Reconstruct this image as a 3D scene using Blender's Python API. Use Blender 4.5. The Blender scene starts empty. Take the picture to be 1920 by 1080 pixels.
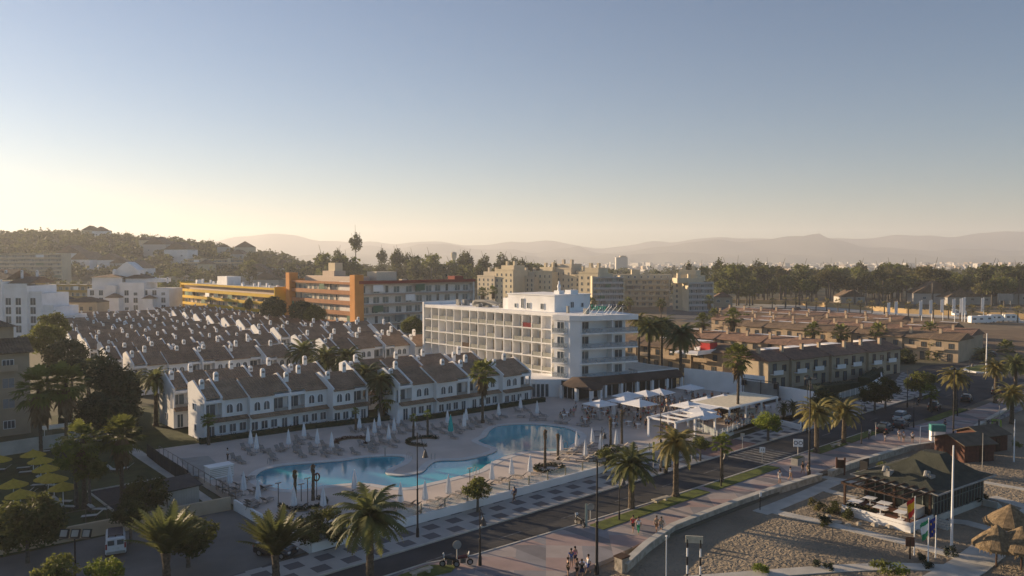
import bpy, math, random
from mathutils import Vector, Matrix
from mathutils.geometry import tessellate_polygon
random.seed(7)
R = math.radians
sc = bpy.context.scene
col = sc.collection
# ---------------------------------------------------------------- camera, sky, sun, exposure
F, CH, PITCH = 1478.0, 28.0, R(2.0)
cam = bpy.data.objects.new('camera', bpy.data.cameras.new('camera')); col.objects.link(cam)
cam.location = (0, 0, CH); cam.rotation_euler = (R(90) - PITCH, 0, 0)
cam.data.lens = 36 * F / 1920; cam.data.clip_start = .5; cam.data.clip_end = 60000
sc.camera = cam
SUN_AZ, SUN_EL = R(148), R(11)         # mathematical azimuth of the sun, elevation
w = bpy.data.worlds.new("World"); sc.world = w; w.use_nodes = True
nt = w.node_tree; bg = nt.nodes['Background']
sky = nt.nodes.new('ShaderNodeTexSky'); sky.sky_type = 'NISHITA'; sky.sun_disc = False
sky.sun_elevation = SUN_EL; sky.sun_rotation = math.pi / 2 - SUN_AZ
sky.altitude = 20; sky.air_density = 1.0; sky.dust_density = .35; sky.ozone_density = 3.8
nt.links.new(sky.outputs[0], bg.inputs[0]); bg.inputs[1].default_value = .055
sun = bpy.data.objects.new('sun', bpy.data.lights.new('sun', 'SUN')); col.objects.link(sun)
sun.data.energy = 5; sun.data.angle = R(.6); sun.data.color = (1, .74, .47)
sd = Vector((math.cos(SUN_AZ) * math.cos(SUN_EL), math.sin(SUN_AZ) * math.cos(SUN_EL), math.sin(SUN_EL)))
sun.rotation_euler = sd.to_track_quat('Z', 'Y').to_euler()
sc.view_settings.view_transform = 'Standard'; sc.view_settings.look = 'None'
sc.view_settings.exposure = 1.1; sc.view_settings.gamma = 1
sc.cycles.volume_bounces = 1; sc.cycles.max_bounces = 6; sc.cycles.diffuse_bounces = 3
sc.cycles.transparent_max_bounces = 6
# ---------------------------------------------------------------- frames: u runs along the sea road, v inland
A = R(42.5); CA, SA = math.cos(A), math.sin(A)
BZ = -.3                                 # level of the beach
def W(u, v, z=0): return Vector((u * CA - v * SA, u * SA + v * CA, z))
def G(px, py, z=0):                       # where a spot measured on the photograph lies on the plane z, as (u, v)
    x = (px - 960) / F; y = -(py - 540) / F
    dy = math.cos(PITCH) + y * math.sin(PITCH); dz = -math.sin(PITCH) + y * math.cos(PITCH)
    t = (z - CH) / dz
    return (x * t * CA + dy * t * SA, -x * t * SA + dy * t * CA)
# ---------------------------------------------------------------- materials
MATS = {}
def mat(name, c1, c2=None, scale=3.0, rough=.85, bump=0.0, bscale=None, spec=.3, metal=0, detail=4, rand=0, rng=(.35, .65)):
    if name in MATS: return MATS[name]
    m = bpy.data.materials.new(name); m.use_nodes = True; n = m.node_tree; L = n.links.new
    b = n.nodes['Principled BSDF']; b.inputs['Roughness'].default_value = rough
    b.inputs['Specular IOR Level'].default_value = spec; b.inputs['Metallic'].default_value = metal
    c2 = c2 or tuple(x * .82 for x in c1)
    tc = n.nodes.new('ShaderNodeTexCoord'); no = n.nodes.new('ShaderNodeTexNoise')
    no.inputs['Scale'].default_value = scale; no.inputs['Detail'].default_value = detail
    L(tc.outputs['Object'], no.inputs['Vector'])
    r = n.nodes.new('ShaderNodeValToRGB'); r.color_ramp.elements[0].position = rng[0]; r.color_ramp.elements[1].position = rng[1]
    r.color_ramp.elements[0].color = (*c2, 1); r.color_ramp.elements[1].color = (*c1, 1)
    L(no.outputs['Fac'], r.inputs[0]); out = r.outputs[0]
    if rand:
        oi = n.nodes.new('ShaderNodeObjectInfo'); hs = n.nodes.new('ShaderNodeHueSaturation')
        mr = n.nodes.new('ShaderNodeMapRange'); mr.inputs[3].default_value = 1 - rand; mr.inputs[4].default_value = 1 + rand
        L(oi.outputs['Random'], mr.inputs[0]); L(mr.outputs[0], hs.inputs['Value']); L(out, hs.inputs['Color']); out = hs.outputs[0]
    L(out, b.inputs['Base Color'])
    if bump:
        n2 = n.nodes.new('ShaderNodeTexNoise'); n2.inputs['Scale'].default_value = bscale or scale * 4; n2.inputs['Detail'].default_value = 3
        L(tc.outputs['Object'], n2.inputs['Vector']); bp = n.nodes.new('ShaderNodeBump'); bp.inputs['Strength'].default_value = bump
        bp.inputs['Distance'].default_value = .1
        L(n2.outputs['Fac'], bp.inputs['Height']); L(bp.outputs[0], b.inputs['Normal'])
    MATS[name] = m; return m
def nodes_of(m): return m.node_tree, m.node_tree.links.new, m.node_tree.nodes['Principled BSDF']
def tile_mat(name, c1, c2, pitch=.42):
    m = mat(name, c1, c2, scale=.5, rough=.9, detail=6, rand=.16); n, L, b = nodes_of(m)
    tc = n.nodes.new('ShaderNodeTexCoord'); sx = n.nodes.new('ShaderNodeSeparateXYZ'); L(tc.outputs['Object'], sx.inputs[0])
    def ridge(ax, p):
        a = n.nodes.new('ShaderNodeMath'); a.operation = 'MULTIPLY'; a.inputs[1].default_value = 2 * math.pi / p; L(sx.outputs[ax], a.inputs[0])
        s = n.nodes.new('ShaderNodeMath'); s.operation = 'SINE'; L(a.outputs[0], s.inputs[0]); return s
    r1 = ridge(0, pitch); r2 = ridge(1, pitch * 1.1)
    ad = n.nodes.new('ShaderNodeMath'); ad.operation = 'MULTIPLY_ADD'; ad.inputs[1].default_value = .25; L(r2.outputs[0], ad.inputs[0]); L(r1.outputs[0], ad.inputs[2])
    bp = n.nodes.new('ShaderNodeBump'); bp.inputs['Strength'].default_value = .8; bp.inputs['Distance'].default_value = .055
    L(ad.outputs[0], bp.inputs['Height']); L(bp.outputs[0], b.inputs['Normal'])
    # single odd tiles, paler or darker
    vo = n.nodes.new('ShaderNodeTexVoronoi'); vo.inputs['Scale'].default_value = 2.6; L(tc.outputs['Object'], vo.inputs['Vector'])
    mx = n.nodes.new('ShaderNodeMix'); mx.data_type = 'RGBA'; mx.blend_type = 'MULTIPLY'; mx.inputs[0].default_value = .5
    src = b.inputs['Base Color'].links[0].from_socket
    hs = n.nodes.new('ShaderNodeMapRange'); hs.inputs[3].default_value = .65; hs.inputs[4].default_value = 1.25
    sv = n.nodes.new('ShaderNodeSeparateColor'); L(vo.outputs['Color'], sv.inputs[0]); L(sv.outputs[0], hs.inputs[0])
    cc = n.nodes.new('ShaderNodeCombineColor'); [L(hs.outputs[0], cc.inputs[k]) for k in range(3)]
    L(src, mx.inputs[6]); L(cc.outputs[0], mx.inputs[7]); L(mx.outputs[2], b.inputs['Base Color'])
    return m
WHITE = mat('white_stucco', (.87, .86, .85), (.77, .76, .74), .3, .9, .15, 12, detail=7, rand=.05)
WHITE2 = mat('white_paint', (.86, .86, .85), (.8, .8, .79), 1, .6)
CREAM = mat('cream_render', (.46, .38, .27), (.39, .32, .23), .3, .9, .15, 10)
TANW = mat('tan_render', (.46, .36, .25), (.38, .3, .21), .4, .9, .2, 10)
TANPALE = mat('pale_tan_render', (.56, .44, .31), (.46, .35, .24), .4, .9, .2, 10)
YEL = mat('yellow_render', (.62, .4, .03), (.5, .33, .03), .2, .9)
YELSH = mat('ochre_render', (.42, .29, .09), (.36, .25, .08), .3, .9)
ORA = mat('orange_render', (.66, .3, .09), (.56, .25, .07), .3, .9)
BRICK = mat('terracotta_band', (.42, .2, .1), (.34, .16, .08), .6, .9)
BEIGE = mat('beige_concrete', (.64, .55, .39), (.56, .48, .34), .2, .9)
GREYC = mat('grey_concrete', (.36, .35, .32), (.28, .27, .25), .8, .9, .2)
PALE = mat('pale_concrete', (.56, .53, .47), (.44, .42, .37), .6, .9, .2, 14)
STONE = mat('pale_stone', (.5, .45, .37), (.32, .28, .22), 1.6, .9, .6, 5)
TILE = tile_mat('brown_roof_tiles', (.33, .225, .15), (.23, .155, .1))
TILER = tile_mat('terracotta_roof_tiles', (.27, .165, .115), (.18, .115, .085))
TILEG = tile_mat('weathered_roof_tiles', (.22, .155, .1), (.14, .1, .07))
DARKROOF = mat('dark_slate_roof', (.05, .05, .05), (.03, .03, .032), 1.2, .7, .3, 8)
GLASS = mat('window_glass', (.15, .18, .2), (.06, .08, .09), .35, .12, spec=.6, rand=.3)
GLASSB = mat('bluish_glass', (.22, .27, .27), (.12, .16, .17), .5, .15, spec=.6)
BLACK = mat('black_metal', (.02, .02, .022), None, 3, .5)
DARK = mat('dark_interior', (.035, .032, .03), (.02, .02, .02), .6, .8)
BROWNW = mat('dark_brown_wood', (.07, .035, .02), (.045, .024, .015), 2, .8, .3)
REDW = mat('red_brown_wood', (.12, .05, .032), (.085, .038, .025), 2, .8, .3)
RED = mat('red_paint', (.5, .03, .03), None, 2, .7)
TARP = mat('beige_fabric', (.75, .68, .52), None, 2, .8)
CANV = mat('white_canvas', (.82, .82, .82), (.74, .75, .77), 2, .8)
LOUNG = mat('taupe_sling', (.3, .27, .24), (.24, .22, .2), 3, .8)
LOUNGM = mat('bronze_metal', (.14, .12, .1), None, 3, .5)
HEDGE = mat('hedge_green', (.03, .05, .022), (.015, .026, .012), 2.5, .9, .8, 8)
GRASS = mat('lawn', (.065, .08, .026), (.04, .05, .018), .5, .95, .5, 9)
GRASSY = mat('verge_grass', (.13, .16, .03), (.07, .09, .022), 1.2, .95, .5, 12)
SAND = mat('beach_sand', (.3, .245, .175), (.2, .165, .12), .16, .95)
DIRT = mat('dry_earth', (.24, .18, .11), (.16, .12, .075), .05, .95)
ASPH = mat('asphalt', (.062, .063, .066), (.032, .033, .036), .22, .9, .3, 20, detail=9)
ASPH2 = mat('pale_asphalt', (.11, .11, .11), (.08, .08, .082), .25, .9, .3, 20)
LOTM = mat('worn_concrete_yard', (.2, .19, .175), (.13, .125, .115), .15, .9, .3, 9, detail=8)
BARK = mat('palm_bark', (.15, .12, .085), (.07, .055, .04), 5, .95, .9, 14)
BARKG = mat('tree_bark', (.16, .14, .12), (.09, .08, .065), 4, .95, .6, 14)
LEAFD = mat('dark_leaves', (.11, .12, .035), (.05, .06, .02), .6, .7, rand=.25)
LEAFM = mat('green_leaves', (.2, .21, .05), (.1, .12, .03), .6, .7, rand=.25)
LEAFB = mat('bright_leaves', (.24, .28, .04), (.12, .16, .03), .8, .7, rand=.2)
LEAFO = mat('olive_leaves', (.16, .145, .05), (.09, .09, .035), .3, .8, rand=.3)
FROND = mat('palm_frond', (.17, .18, .06), (.09, .11, .038), .5, .6, rand=.2)
FRONDY = mat('yellowing_frond', (.3, .25, .08), (.16, .15, .05), .5, .6, rand=.2)
FROND_D = mat('dead_frond', (.2, .14, .075), (.11, .075, .04), .8, .9)
for m_ in (LEAFD, LEAFM, LEAFB, LEAFO, FROND, FRONDY):        # thin leaves let part of the light through
    n, L, b = nodes_of(m_); tb = n.nodes.new('ShaderNodeBsdfTranslucent'); mx = n.nodes.new('ShaderNodeMixShader'); mx.inputs[0].default_value = .42
    L(b.inputs['Base Color'].links[0].from_socket, tb.inputs['Color']); L(b.outputs[0], mx.inputs[1]); L(tb.outputs[0], mx.inputs[2]); L(mx.outputs[0], n.nodes['Material Output'].inputs['Surface'])
THATCH = mat('thatch', (.26, .19, .11), (.13, .095, .055), 3, .95, .9, 12)
YCLOTH = mat('yellow_straw', (.5, .35, .045), (.4, .27, .035), 3, .9, .4)
TEALC = mat('turquoise_cloth', (.04, .5, .47), None, 3, .8)
# ---------------------------------------------------------------- mesh building
class MB:
    def __init__(s): s.v = []; s.f = []; s.mi = []; s.m = 0; s.M = None
    def add(s, vs, fs):
        k = len(s.v)
        if s.M is not None: vs = [s.M @ Vector(p) for p in vs]
        s.v += [tuple(p) for p in vs]; s.f += [tuple(i + k for i in f) for f in fs]; s.mi += [s.m] * len(fs); return s
    def box(s, x0, y0, z0, x1, y1, z1):
        return s.add([(x0,y0,z0),(x1,y0,z0),(x1,y1,z0),(x0,y1,z0),(x0,y0,z1),(x1,y0,z1),(x1,y1,z1),(x0,y1,z1)],
                     [(0,3,2,1),(4,5,6,7),(0,1,5,4),(1,2,6,5),(2,3,7,6),(3,0,4,7)])
    def cbox(s, x, y, z, a, b, c): return s.box(x-a/2, y-b/2, z, x+a/2, y+b/2, z+c)
    def rail(s, pts, wd, z0, z1):           # a strip of given width along a polyline, standing from z0 to z1
        n = len(pts); Lf, Rt = [], []
        for i, p in enumerate(pts):
            a = Vector(pts[max(i-1, 0)]); b = Vector(pts[min(i+1, n-1)]); d = (b - a).normalized(); nn = Vector((-d.y, d.x)) * wd / 2
            Lf.append(Vector(p) + nn); Rt.append(Vector(p) - nn)
        vs = []
        for l, r in zip(Lf, Rt): vs += [(l.x,l.y,z0),(r.x,r.y,z0),(r.x,r.y,z1),(l.x,l.y,z1)]
        fs = []
        for i in range(n-1):
            a = 4*i
            fs += [(a+3,a+2,a+6,a+7),(a+1,a,a+4,a+5),(a,a+3,a+7,a+4),(a+2,a+1,a+5,a+6)]
        fs += [(0,1,2,3),(4*n-1,4*n-2,4*n-3,4*n-4)]
        return s.add(vs, fs)
    def tube(s, p0, p1, r0, r1=None, n=8, cap=True):
        r1 = r0 if r1 is None else r1; p0 = Vector(p0); p1 = Vector(p1); d = (p1-p0).normalized()
        a = d.orthogonal().normalized(); b = d.cross(a); vs = []
        for p, r in ((p0, r0), (p1, r1)):
            for i in range(n):
                t = 2*math.pi*i/n; vs.append(p + (a*math.cos(t) + b*math.sin(t))*r)
        fs = [(i, (i+1) % n, n+(i+1) % n, n+i) for i in range(n)]
        if cap: fs += [tuple(range(n-1, -1, -1)), tuple(range(n, 2*n))]
        return s.add(vs, fs)
    def path(s, pts, rs, n=7):
        pts = [Vector(p) for p in pts]; vs = []; a = None
        for i, (p, r) in enumerate(zip(pts, rs)):
            d = (pts[min(i+1, len(pts)-1)] - pts[max(i-1, 0)]).normalized()
            a = d.orthogonal().normalized() if a is None else (a - d*a.dot(d)).normalized(); b = d.cross(a)
            vs += [p + (a*math.cos(2*math.pi*k/n) + b*math.sin(2*math.pi*k/n))*r for k in range(n)]
        fs = [(i*n+k, i*n+(k+1) % n, (i+1)*n+(k+1) % n, (i+1)*n+k) for i in range(len(pts)-1) for k in range(n)]
        fs += [tuple(range(n-1, -1, -1)), tuple(range(len(vs)-n, len(vs)))]
        return s.add(vs, fs)
    def lathe(s, prof, n=10, c=(0,0,0)):
        vs = [(c[0]+r*math.cos(2*math.pi*k/n), c[1]+r*math.sin(2*math.pi*k/n), c[2]+z) for r, z in prof for k in range(n)]
        fs = [(i*n+k, i*n+(k+1) % n, (i+1)*n+(k+1) % n, (i+1)*n+k) for i in range(len(prof)-1) for k in range(n)]
        fs += [tuple(range(n-1, -1, -1)), tuple(range(len(vs)-n, len(vs)))]
        return s.add(vs, fs)
    def prism(s, poly, z0, z1):             # vertical prism over a counter-clockwise outline
        n = len(poly); vs = [(*p[:2], z0) for p in poly] + [(*p[:2], z1) for p in poly]
        tr = tessellate_polygon([[Vector((p[0], p[1], 0)) for p in poly]])
        ar = sum(poly[i][0]*poly[(i+1) % n][1] - poly[(i+1) % n][0]*poly[i][1] for i in range(n))
        fs = []
        for t in tr:
            a, b, c = t; sg = (poly[b][0]-poly[a][0])*(poly[c][1]-poly[a][1]) - (poly[c][0]-poly[a][0])*(poly[b][1]-poly[a][1])
            if sg < 0: a, b, c = a, c, b
            fs += [(n+a, n+b, n+c), (c, b, a)]
        fs += [((i, (i+1) % n, n+(i+1) % n, n+i) if ar > 0 else (n+i, n+(i+1) % n, (i+1) % n, i)) for i in range(n)]
        return s.add(vs, fs)
    def extr(s, prof, axis, a0, a1):        # profile in the other two axes, extruded along 'x' or 'y'
        n = len(prof)
        mk = (lambda p, t: (t, p[0], p[1])) if axis == 'x' else (lambda p, t: (p[0], t, p[1]))
        vs = [mk(p, a0) for p in prof] + [mk(p, a1) for p in prof]
        fs = [(i, (i+1) % n, n+(i+1) % n, n+i) for i in range(n)] + [tuple(range(n-1, -1, -1)), tuple(range(n, 2*n))]
        return s.add(vs, fs)
    def quad(s, a, b, c, d): return s.add([a, b, c, d], [(0,1,2,3)])
    def data(s, name, mats, smooth=False):
        me = bpy.data.meshes.new(name); me.from_pydata(s.v, [], s.f)
        for m in (mats if isinstance(mats, (list, tuple)) else [mats]): me.materials.append(m)
        me.polygons.foreach_set('material_index', s.mi)
        if smooth: me.polygons.foreach_set('use_smooth', [True]*len(s.f))
        me.update(); return me
def obj(name, mb, mats, parent=None, smooth=False, label=None):
    o = bpy.data.objects.new(name, mb.data(name, mats, smooth) if isinstance(mb, MB) else mb); col.objects.link(o)
    if parent: o.parent = parent
    if label: o['label'] = label
    return o
def tag(o, label, cat, group=None, kind=None):
    o['label'] = label; o['category'] = cat
    if group: o['group'] = group
    if kind: o['kind'] = kind
    return o
def thing(name, label, cat, u=0, v=0, z=0, rot=0, group=None, s=1):
    o = bpy.data.objects.new(name, None); col.objects.link(o); o.empty_display_size = .3
    o.location = W(u, v, z); o.rotation_euler = (0, 0, A + rot); o.scale = (s, s, s)
    return tag(o, label, cat, group)
def struct(name, mb, mats, **k):
    o = obj(name, mb, mats, **k); o.rotation_euler = (0, 0, A); o['kind'] = 'structure'; return o
def dup(root, u, v, z=0, rot=0, label=None, group=None, s=None):
    r = root.copy(); col.objects.link(r); r.location = W(u, v, z); r.rotation_euler = (0, 0, A + rot)
    if s: r.scale = (s, s, s)
    if label: r['label'] = label
    if group: r['group'] = group
    for ch in list(root.children):
        c = ch.copy(); col.objects.link(c); c.parent = r
        for g in ch.children:
            d = g.copy(); col.objects.link(d); d.parent = c
    return r
ORD = ['first','second','third','fourth','fifth','sixth','seventh','eighth','ninth','tenth','eleventh','twelfth','thirteenth','fourteenth','fifteenth','sixteenth','seventeenth','eighteenth','nineteenth','twentieth']
def nth(i, n, word='from the left'):
    return 'only one' if n == 1 else ('leftmost' if i == 0 else 'rightmost' if i == n-1 else ORD[i] + ' ' + word if i < 20 else ORD[min(n-1-i, 19)] + ' from the right')
# ================================================================ SETTING: terrain, roads, paving, sand
def terrain_h(x, y):
    u = x*CA + y*SA; v = -x*SA + y*CA
    h = 0.0
    if v < 46.9 and u < 260: h = -1.05
    elif v < 47.6 and u < 260: h = -1.05
    # wooded hill on the left
    if y > 480:
        r = x / y
        prof = [(-.9, 47), (-.65, 50), (-.6, 51), (-.52, 50), (-.47, 45), (-.42, 41), (-.37, 35), (-.33, 27), (-.29, 17), (-.24, 6), (-.18, 0), (9, 0)]
        for (a, ha), (b, hb) in zip(prof, prof[1:]):
            if a <= r < b: hh = ha + (hb-ha)*(r-a)/(b-a); break
        else: hh = 47 if r < -.9 else 0
        t = min(1, max(0, (y-560)/420)); t = t*t*(3-2*t)
        hh = max(0, hh-5)
        h += hh*t*(1.0 if y < 1100 else max(0, 1-(y-1100)/900))
        h += 9*min(1, max(0, (y-520)/260))*(max(0, min(1, (.02-r)/.2)))*max(0, 1-max(0, y-1100)/600)
    return h
xs = sorted(set([-9000,-6000,-4000,-2500,-1600] + list(range(-1200, 1001, 40)) + [1300,1700,2500,4000,6000,9000]))
ys = sorted(set([-300,-100] + list(range(0, 441, 40)) + list(range(460, 1300, 28)) + [1400,1600,1900,2300,3000,4000,5500,7500,10000,13000]))
g = MB(); nx = len(xs)
for y in ys:
    for x in xs: g.v.append((x, y, terrain_h(x, y) if y > 450 else 0))
g.f = [(j*nx+i, j*nx+i+1, (j+1)*nx+i+1, (j+1)*nx+i) for j in range(len(ys)-1) for i in range(nx-1)]
# cut the shore cells out and lay the beach lower: everything seaward of the sea wall
g.mi = [0]*len(g.f)
def uvof(p): return (p[0]*CA + p[1]*SA, -p[0]*SA + p[1]*CA)
keep = [k for k, f in enumerate(g.f) if not any(uvof(g.v[i])[1] < 47.9 and g.v[i][1] < 450 for i in f)]
g.f = [g.f[k] for k in keep]; g.mi = [0]*len(g.f)
GRND = mat('scrub_ground', (.15, .13, .08), (.08, .085, .045), .012, .95, detail=9)
ground = obj('ground', g, GRND); ground['kind'] = 'structure'
s = MB(); s.box(-160, 47.9, -1.5, 420, 420, -.03); struct('town_ground', s, [mat('town_ground', (.17, .15, .12), (.11, .1, .075), .08, .95)])
# beach with a pitted, footprinted surface
n, L, b = nodes_of(SAND)
tc = n.nodes.new('ShaderNodeTexCoord'); vo = n.nodes.new('ShaderNodeTexNoise'); vo.inputs['Scale'].default_value = 2.1; vo.inputs['Detail'].default_value = 2
vo.inputs['Distortion'].default_value = .7
L(tc.outputs['Object'], vo.inputs['Vector'])
bp = n.nodes.new('ShaderNodeBump'); bp.inputs['Strength'].default_value = 1; bp.inputs['Distance'].default_value = .32; L(vo.outputs['Fac'], bp.inputs['Height']); L(bp.outputs[0], b.inputs['Normal'])
s = MB(); s.box(-200, -500, -2, 470, 47.9, BZ); struct('beach', s, SAND)
def sheet(name, poly, z, m, th=.1):
    s = MB(); s.prism(poly, z-th, z); return struct(name, s, m)
def flat(name, poly, z, m): return sheet(name, poly, z, m, .06)
# --- paving patterns
def paving(name, kind):
    m = mat(name, (.43, .41, .38), (.36, .34, .32), .5, .85, .2, 20); n, L, b = nodes_of(m)
    tc = n.nodes.new('ShaderNodeTexCoord'); sx = n.nodes.new('ShaderNodeSeparateXYZ'); L(tc.outputs['Object'], sx.inputs[0])
    def M(op, a, b_=None, c=None):
        k = n.nodes.new('ShaderNodeMath'); k.operation = op
        for i, q in enumerate((a, b_, c)):
            if q is None: continue
            if isinstance(q, (int, float)): k.inputs[i].default_value = q
            else: L(q, k.inputs[i])
        return k.outputs[0]
    def mix(f, a, b_):
        k = n.nodes.new('ShaderNodeMix'); k.data_type = 'RGBA'
        L(f, k.inputs[0])
        for i, q in ((6, a), (7, b_)):
            if isinstance(q, tuple): k.inputs[i].default_value = (*q, 1)
            else: L(q, k.inputs[i])
        return k.outputs[2]
    base = b.inputs['Base Color'].links[0].from_socket
    if kind == 'squares':
        fv = M('SUBTRACT', sx.outputs[1], 62.6)
        row = M('FLOOR', M('DIVIDE', fv, 2.2))
        fu = M('FRACT', M('DIVIDE', M('ADD', sx.outputs[0], M('MULTIPLY', row, 1.55)), 3.1))
        fr = M('FRACT', M('DIVIDE', fv, 2.2))
        ins = M('MULTIPLY', M('LESS_THAN', fu, .5), M('MULTIPLY', M('GREATER_THAN', fr, .14), M('LESS_THAN', fr, .8)))
        L(mix(ins, base, (.125, .12, .125)), b.inputs['Base Color'])
    else:
        a = M('ADD', sx.outputs[0], sx.outputs[1]); d = M('SUBTRACT', sx.outputs[0], sx.outputs[1])
        t1 = M('FRACT', M('DIVIDE', a, 9.0)); t2 = M('FRACT', M('DIVIDE', d, 9.0))
        c1 = M('GREATER_THAN', M('ADD', t1, t2), 1.0)
        c2 = M('MULTIPLY', M('GREATER_THAN', t1, .5), M('LESS_THAN', t2, .55))
        st = M('LESS_THAN', M('FRACT', M('DIVIDE', sx.outputs[0], 6.4)), .35)
        k = mix(c1, (.35, .26, .24), (.26, .25, .26)); k = mix(c2, k, (.37, .32, .3)); k = mix(M('MULTIPLY', st, c1), k, (.19, .18, .19))
        no = n.nodes.new('ShaderNodeTexNoise'); no.inputs['Scale'].default_value = .5; no.inputs['Detail'].default_value = 6; L(tc.outputs['Object'], no.inputs['Vector'])
        mr = n.nodes.new('ShaderNodeMapRange'); mr.inputs[3].default_value = .7; mr.inputs[4].default_value = 1.25; L(no.outputs['Fac'], mr.inputs[0])
        mm = n.nodes.new('ShaderNodeVectorMath'); mm.operation = 'SCALE'; L(k, mm.inputs[0]); L(mr.outputs[0], mm.inputs['Scale'])
        L(mm.outputs[0], b.inputs['Base Color'])
    return m
SIDEW = paving('patterned_sidewalk', 'squares'); PROM = paving('patterned_promenade', 'tri')
# --- the sea road and its pavements
NE = [(-60, 58.3), (42.5, 58.1), (47, 56.7), (62, 55.9), (75, 55.3), (128, 55)]
road = NE+[(140, 53.5), (160, 52), (190, 52), (205, 55), (215, 52), (260, 48), (330, 44), (330, 50), (262, 58), (245, 68), (236, 76), (222, 80), (206, 77), (196, 70), (184, 62.4), (-60, 62.4)]
sheet('road', road, .02, ASPH)
sheet('sidewalk', [(28, 62.4), (96, 62.4), (96, 67.6), (28, 67.6)], .14, SIDEW, .3)
sheet('sidewalk', [(108, 62.4), (182, 62.4), (196, 71.5), (205, 79), (188, 74), (176, 69), (108, 66.8)], .14, SIDEW, .3)
sheet('crossing_pavement', [(96, 62.4), (108, 62.4), (108, 70), (96, 70)], .1, mat('red_paving', (.22, .14, .125), (.17, .11, .1), .6, .9, .2, 20))
k = MB(); k.box(28, 62.2, 0, 182, 62.39, .17); k.rail([(a_, b_+.1) for a_, b_ in NE], .2, 0, .17)
struct('kerb', k, PALE)
prom = [(-60, 48), (56, 47.6), (71, 49), (86, 48.8), (100, 48.6), (109, 48.6), (131, 44.4), (141, 44), (172, 44), (240, 36), (240, 46), (213, 50), (204, 53), (190, 50), (160, 50), (140, 51.5)]+NE[::-1]
sheet('promenade', prom, .12, PROM, .4)
for a_, b_ in ((61.5, 81), (82.5, 97.5), (109, 118), (119, 129.5), (146, 162)):
    t = 0 if a_ < 125 else -2.6
    s = MB(); s.rail([(a_, 54.05+t), (b_, 54.05+t)], 1.9, .11, .19); struct('verge', s, GRASSY)
s = MB(); s.prism([(38.5, 56), (43, 55), (44.4, 55.9), (42.4, 57.7), (39, 57.5)], .1, .18); struct('verge', s, GRASSY)
# painted road marks
MARK = mat('road_paint', (.24, .24, .23), (.1, .1, .1), 2, .8)
s = MB()
for i in range(7): s.box(98.2+i*1.3, 55.6, .0, 98.75+i*1.3, 61.9, .026)
for u0 in range(-20, 96, 9): s.box(u0, 58.65, 0, u0+3, 58.78, .026)
for u0 in range(112, 180, 9): s.box(u0, 58.65, 0, u0+3, 58.78, .026)
struct('road_markings', s, MARK)
# roundabout island
s = MB(); s.prism([(226+9*math.cos(t*.35), 66+5*math.sin(t*.35)) for t in range(18)], 0, .35); struct('roundabout_kerb', s, WHITE2)
s = MB(); s.prism([(226+8.3*math.cos(t*.35), 66+4.4*math.sin(t*.35)) for t in range(18)], .3, .42); struct('roundabout_lawn', s, GRASSY)
# --- beach paths of pale concrete
def bpath(pts, wd, name='beach_path', z=-.24):
    s = MB(); s.rail([G(x, y, BZ) for x, y in pts], wd, -.8, z); return struct(name, s, PALE)
bpath([(1425, 962), (1500, 932), (1567, 902)], 1.9)
bpath([(1436, 956), (1550, 982), (1680, 1013), (1835, 1054)], 1.5, z=-.234)
bpath([(1535, 893), (1612, 907)], 1.3, z=-.226)
bpath([(1530, 915), (1606, 935)], 1.3, z=-.222)
bpath([(1700, 1130), (1815, 1062), (1880, 1012), (1960, 950)], 3.2)
bpath([(1200, 1095), (1440, 1076), (1560, 1067), (1680, 1062), (1790, 1066)], 1.6, z=-.23)
bpath([(1780, 977), (1810, 980), (1896, 1003)], 1.6, z=-.228)
bpath([(1860, 932), (1960, 962)], 1.6, z=-.22)
bpath([(1845, 905), (1960, 925)], 1.2, z=-.215)
bpath([(1780, 858), (1812, 846)], 1.6, z=-.21)
# --- left foreground: yard, lawn
sheet('parking_yard', [(-60, 62.4), (28, 62.4), (28, 67.6), (36, 68.5), (36, 86), (-60, 88)], .03, LOTM)
sheet('lawn', [(-60, 88.6), (35.8, 86.4), (37, 117), (38.4, 160), (34, 160), (30, 140), (-60, 140)], .05, GRASS)
sheet('garden_path', [(34.6, 86.5), (35.6, 86.5), (37.2, 117), (39.8, 158), (37.8, 158), (35.6, 117)], .09, PALE)
sheet('petanque_court', [G(p, q, .1) for p, q in ((165, 922), (298, 897), (350, 935), (212, 958))], .08, mat('dark_gravel', (.06, .055, .055), (.04, .038, .038), 2, .95, .5, 20))
s = MB(); s.rail([G(300, 897, .1), G(165, 922, .1), G(212, 958, .1)], .2, .04, .22); struct('court_kerb', s, PALE)
sheet('garden_ground', [(37.5, 117), (150, 117), (150, 160), (39.8, 158)], .1, GRASS, .3)
# --- pool terrace with the pool cut out of it
DK = .9
def smooth(pts, k=5):
    n = len(pts); out = []
    for i in range(n):
        p0, p1, p2, p3 = (Vector(pts[(i+j-1) % n]) for j in range(4))
        for t in (q/k for q in range(k)):
            out.append(.5*((2*p1)+(p2-p0)*t+(2*p0-5*p1+4*p2-p3)*t*t+(-p0+3*p1-3*p2+p3)*t**3))
    return out
pool_px = [(472, 893), (490, 880), (530, 871), (590, 866), (640, 862), (680, 856), (740, 853), (765, 857), (760, 868), (738, 878), (730, 886), (750, 890), (785, 884), (800, 870), (820, 862), (870, 860), (912, 850), (926, 842), (905, 834), (890, 826), (905, 818), (915, 805), (935, 797), (990, 794), (1060, 800), (1092, 815), (1088, 828), (1075, 836), (1070, 845), (1040, 848), (990, 848), (950, 858), (920, 872), (905, 882), (870, 893), (820, 905), (755, 917), (680, 908), (620, 912), (560, 921), (510, 917), (478, 905)]
pool = smooth([G(x, y, DK) for x, y in pool_px])
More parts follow.
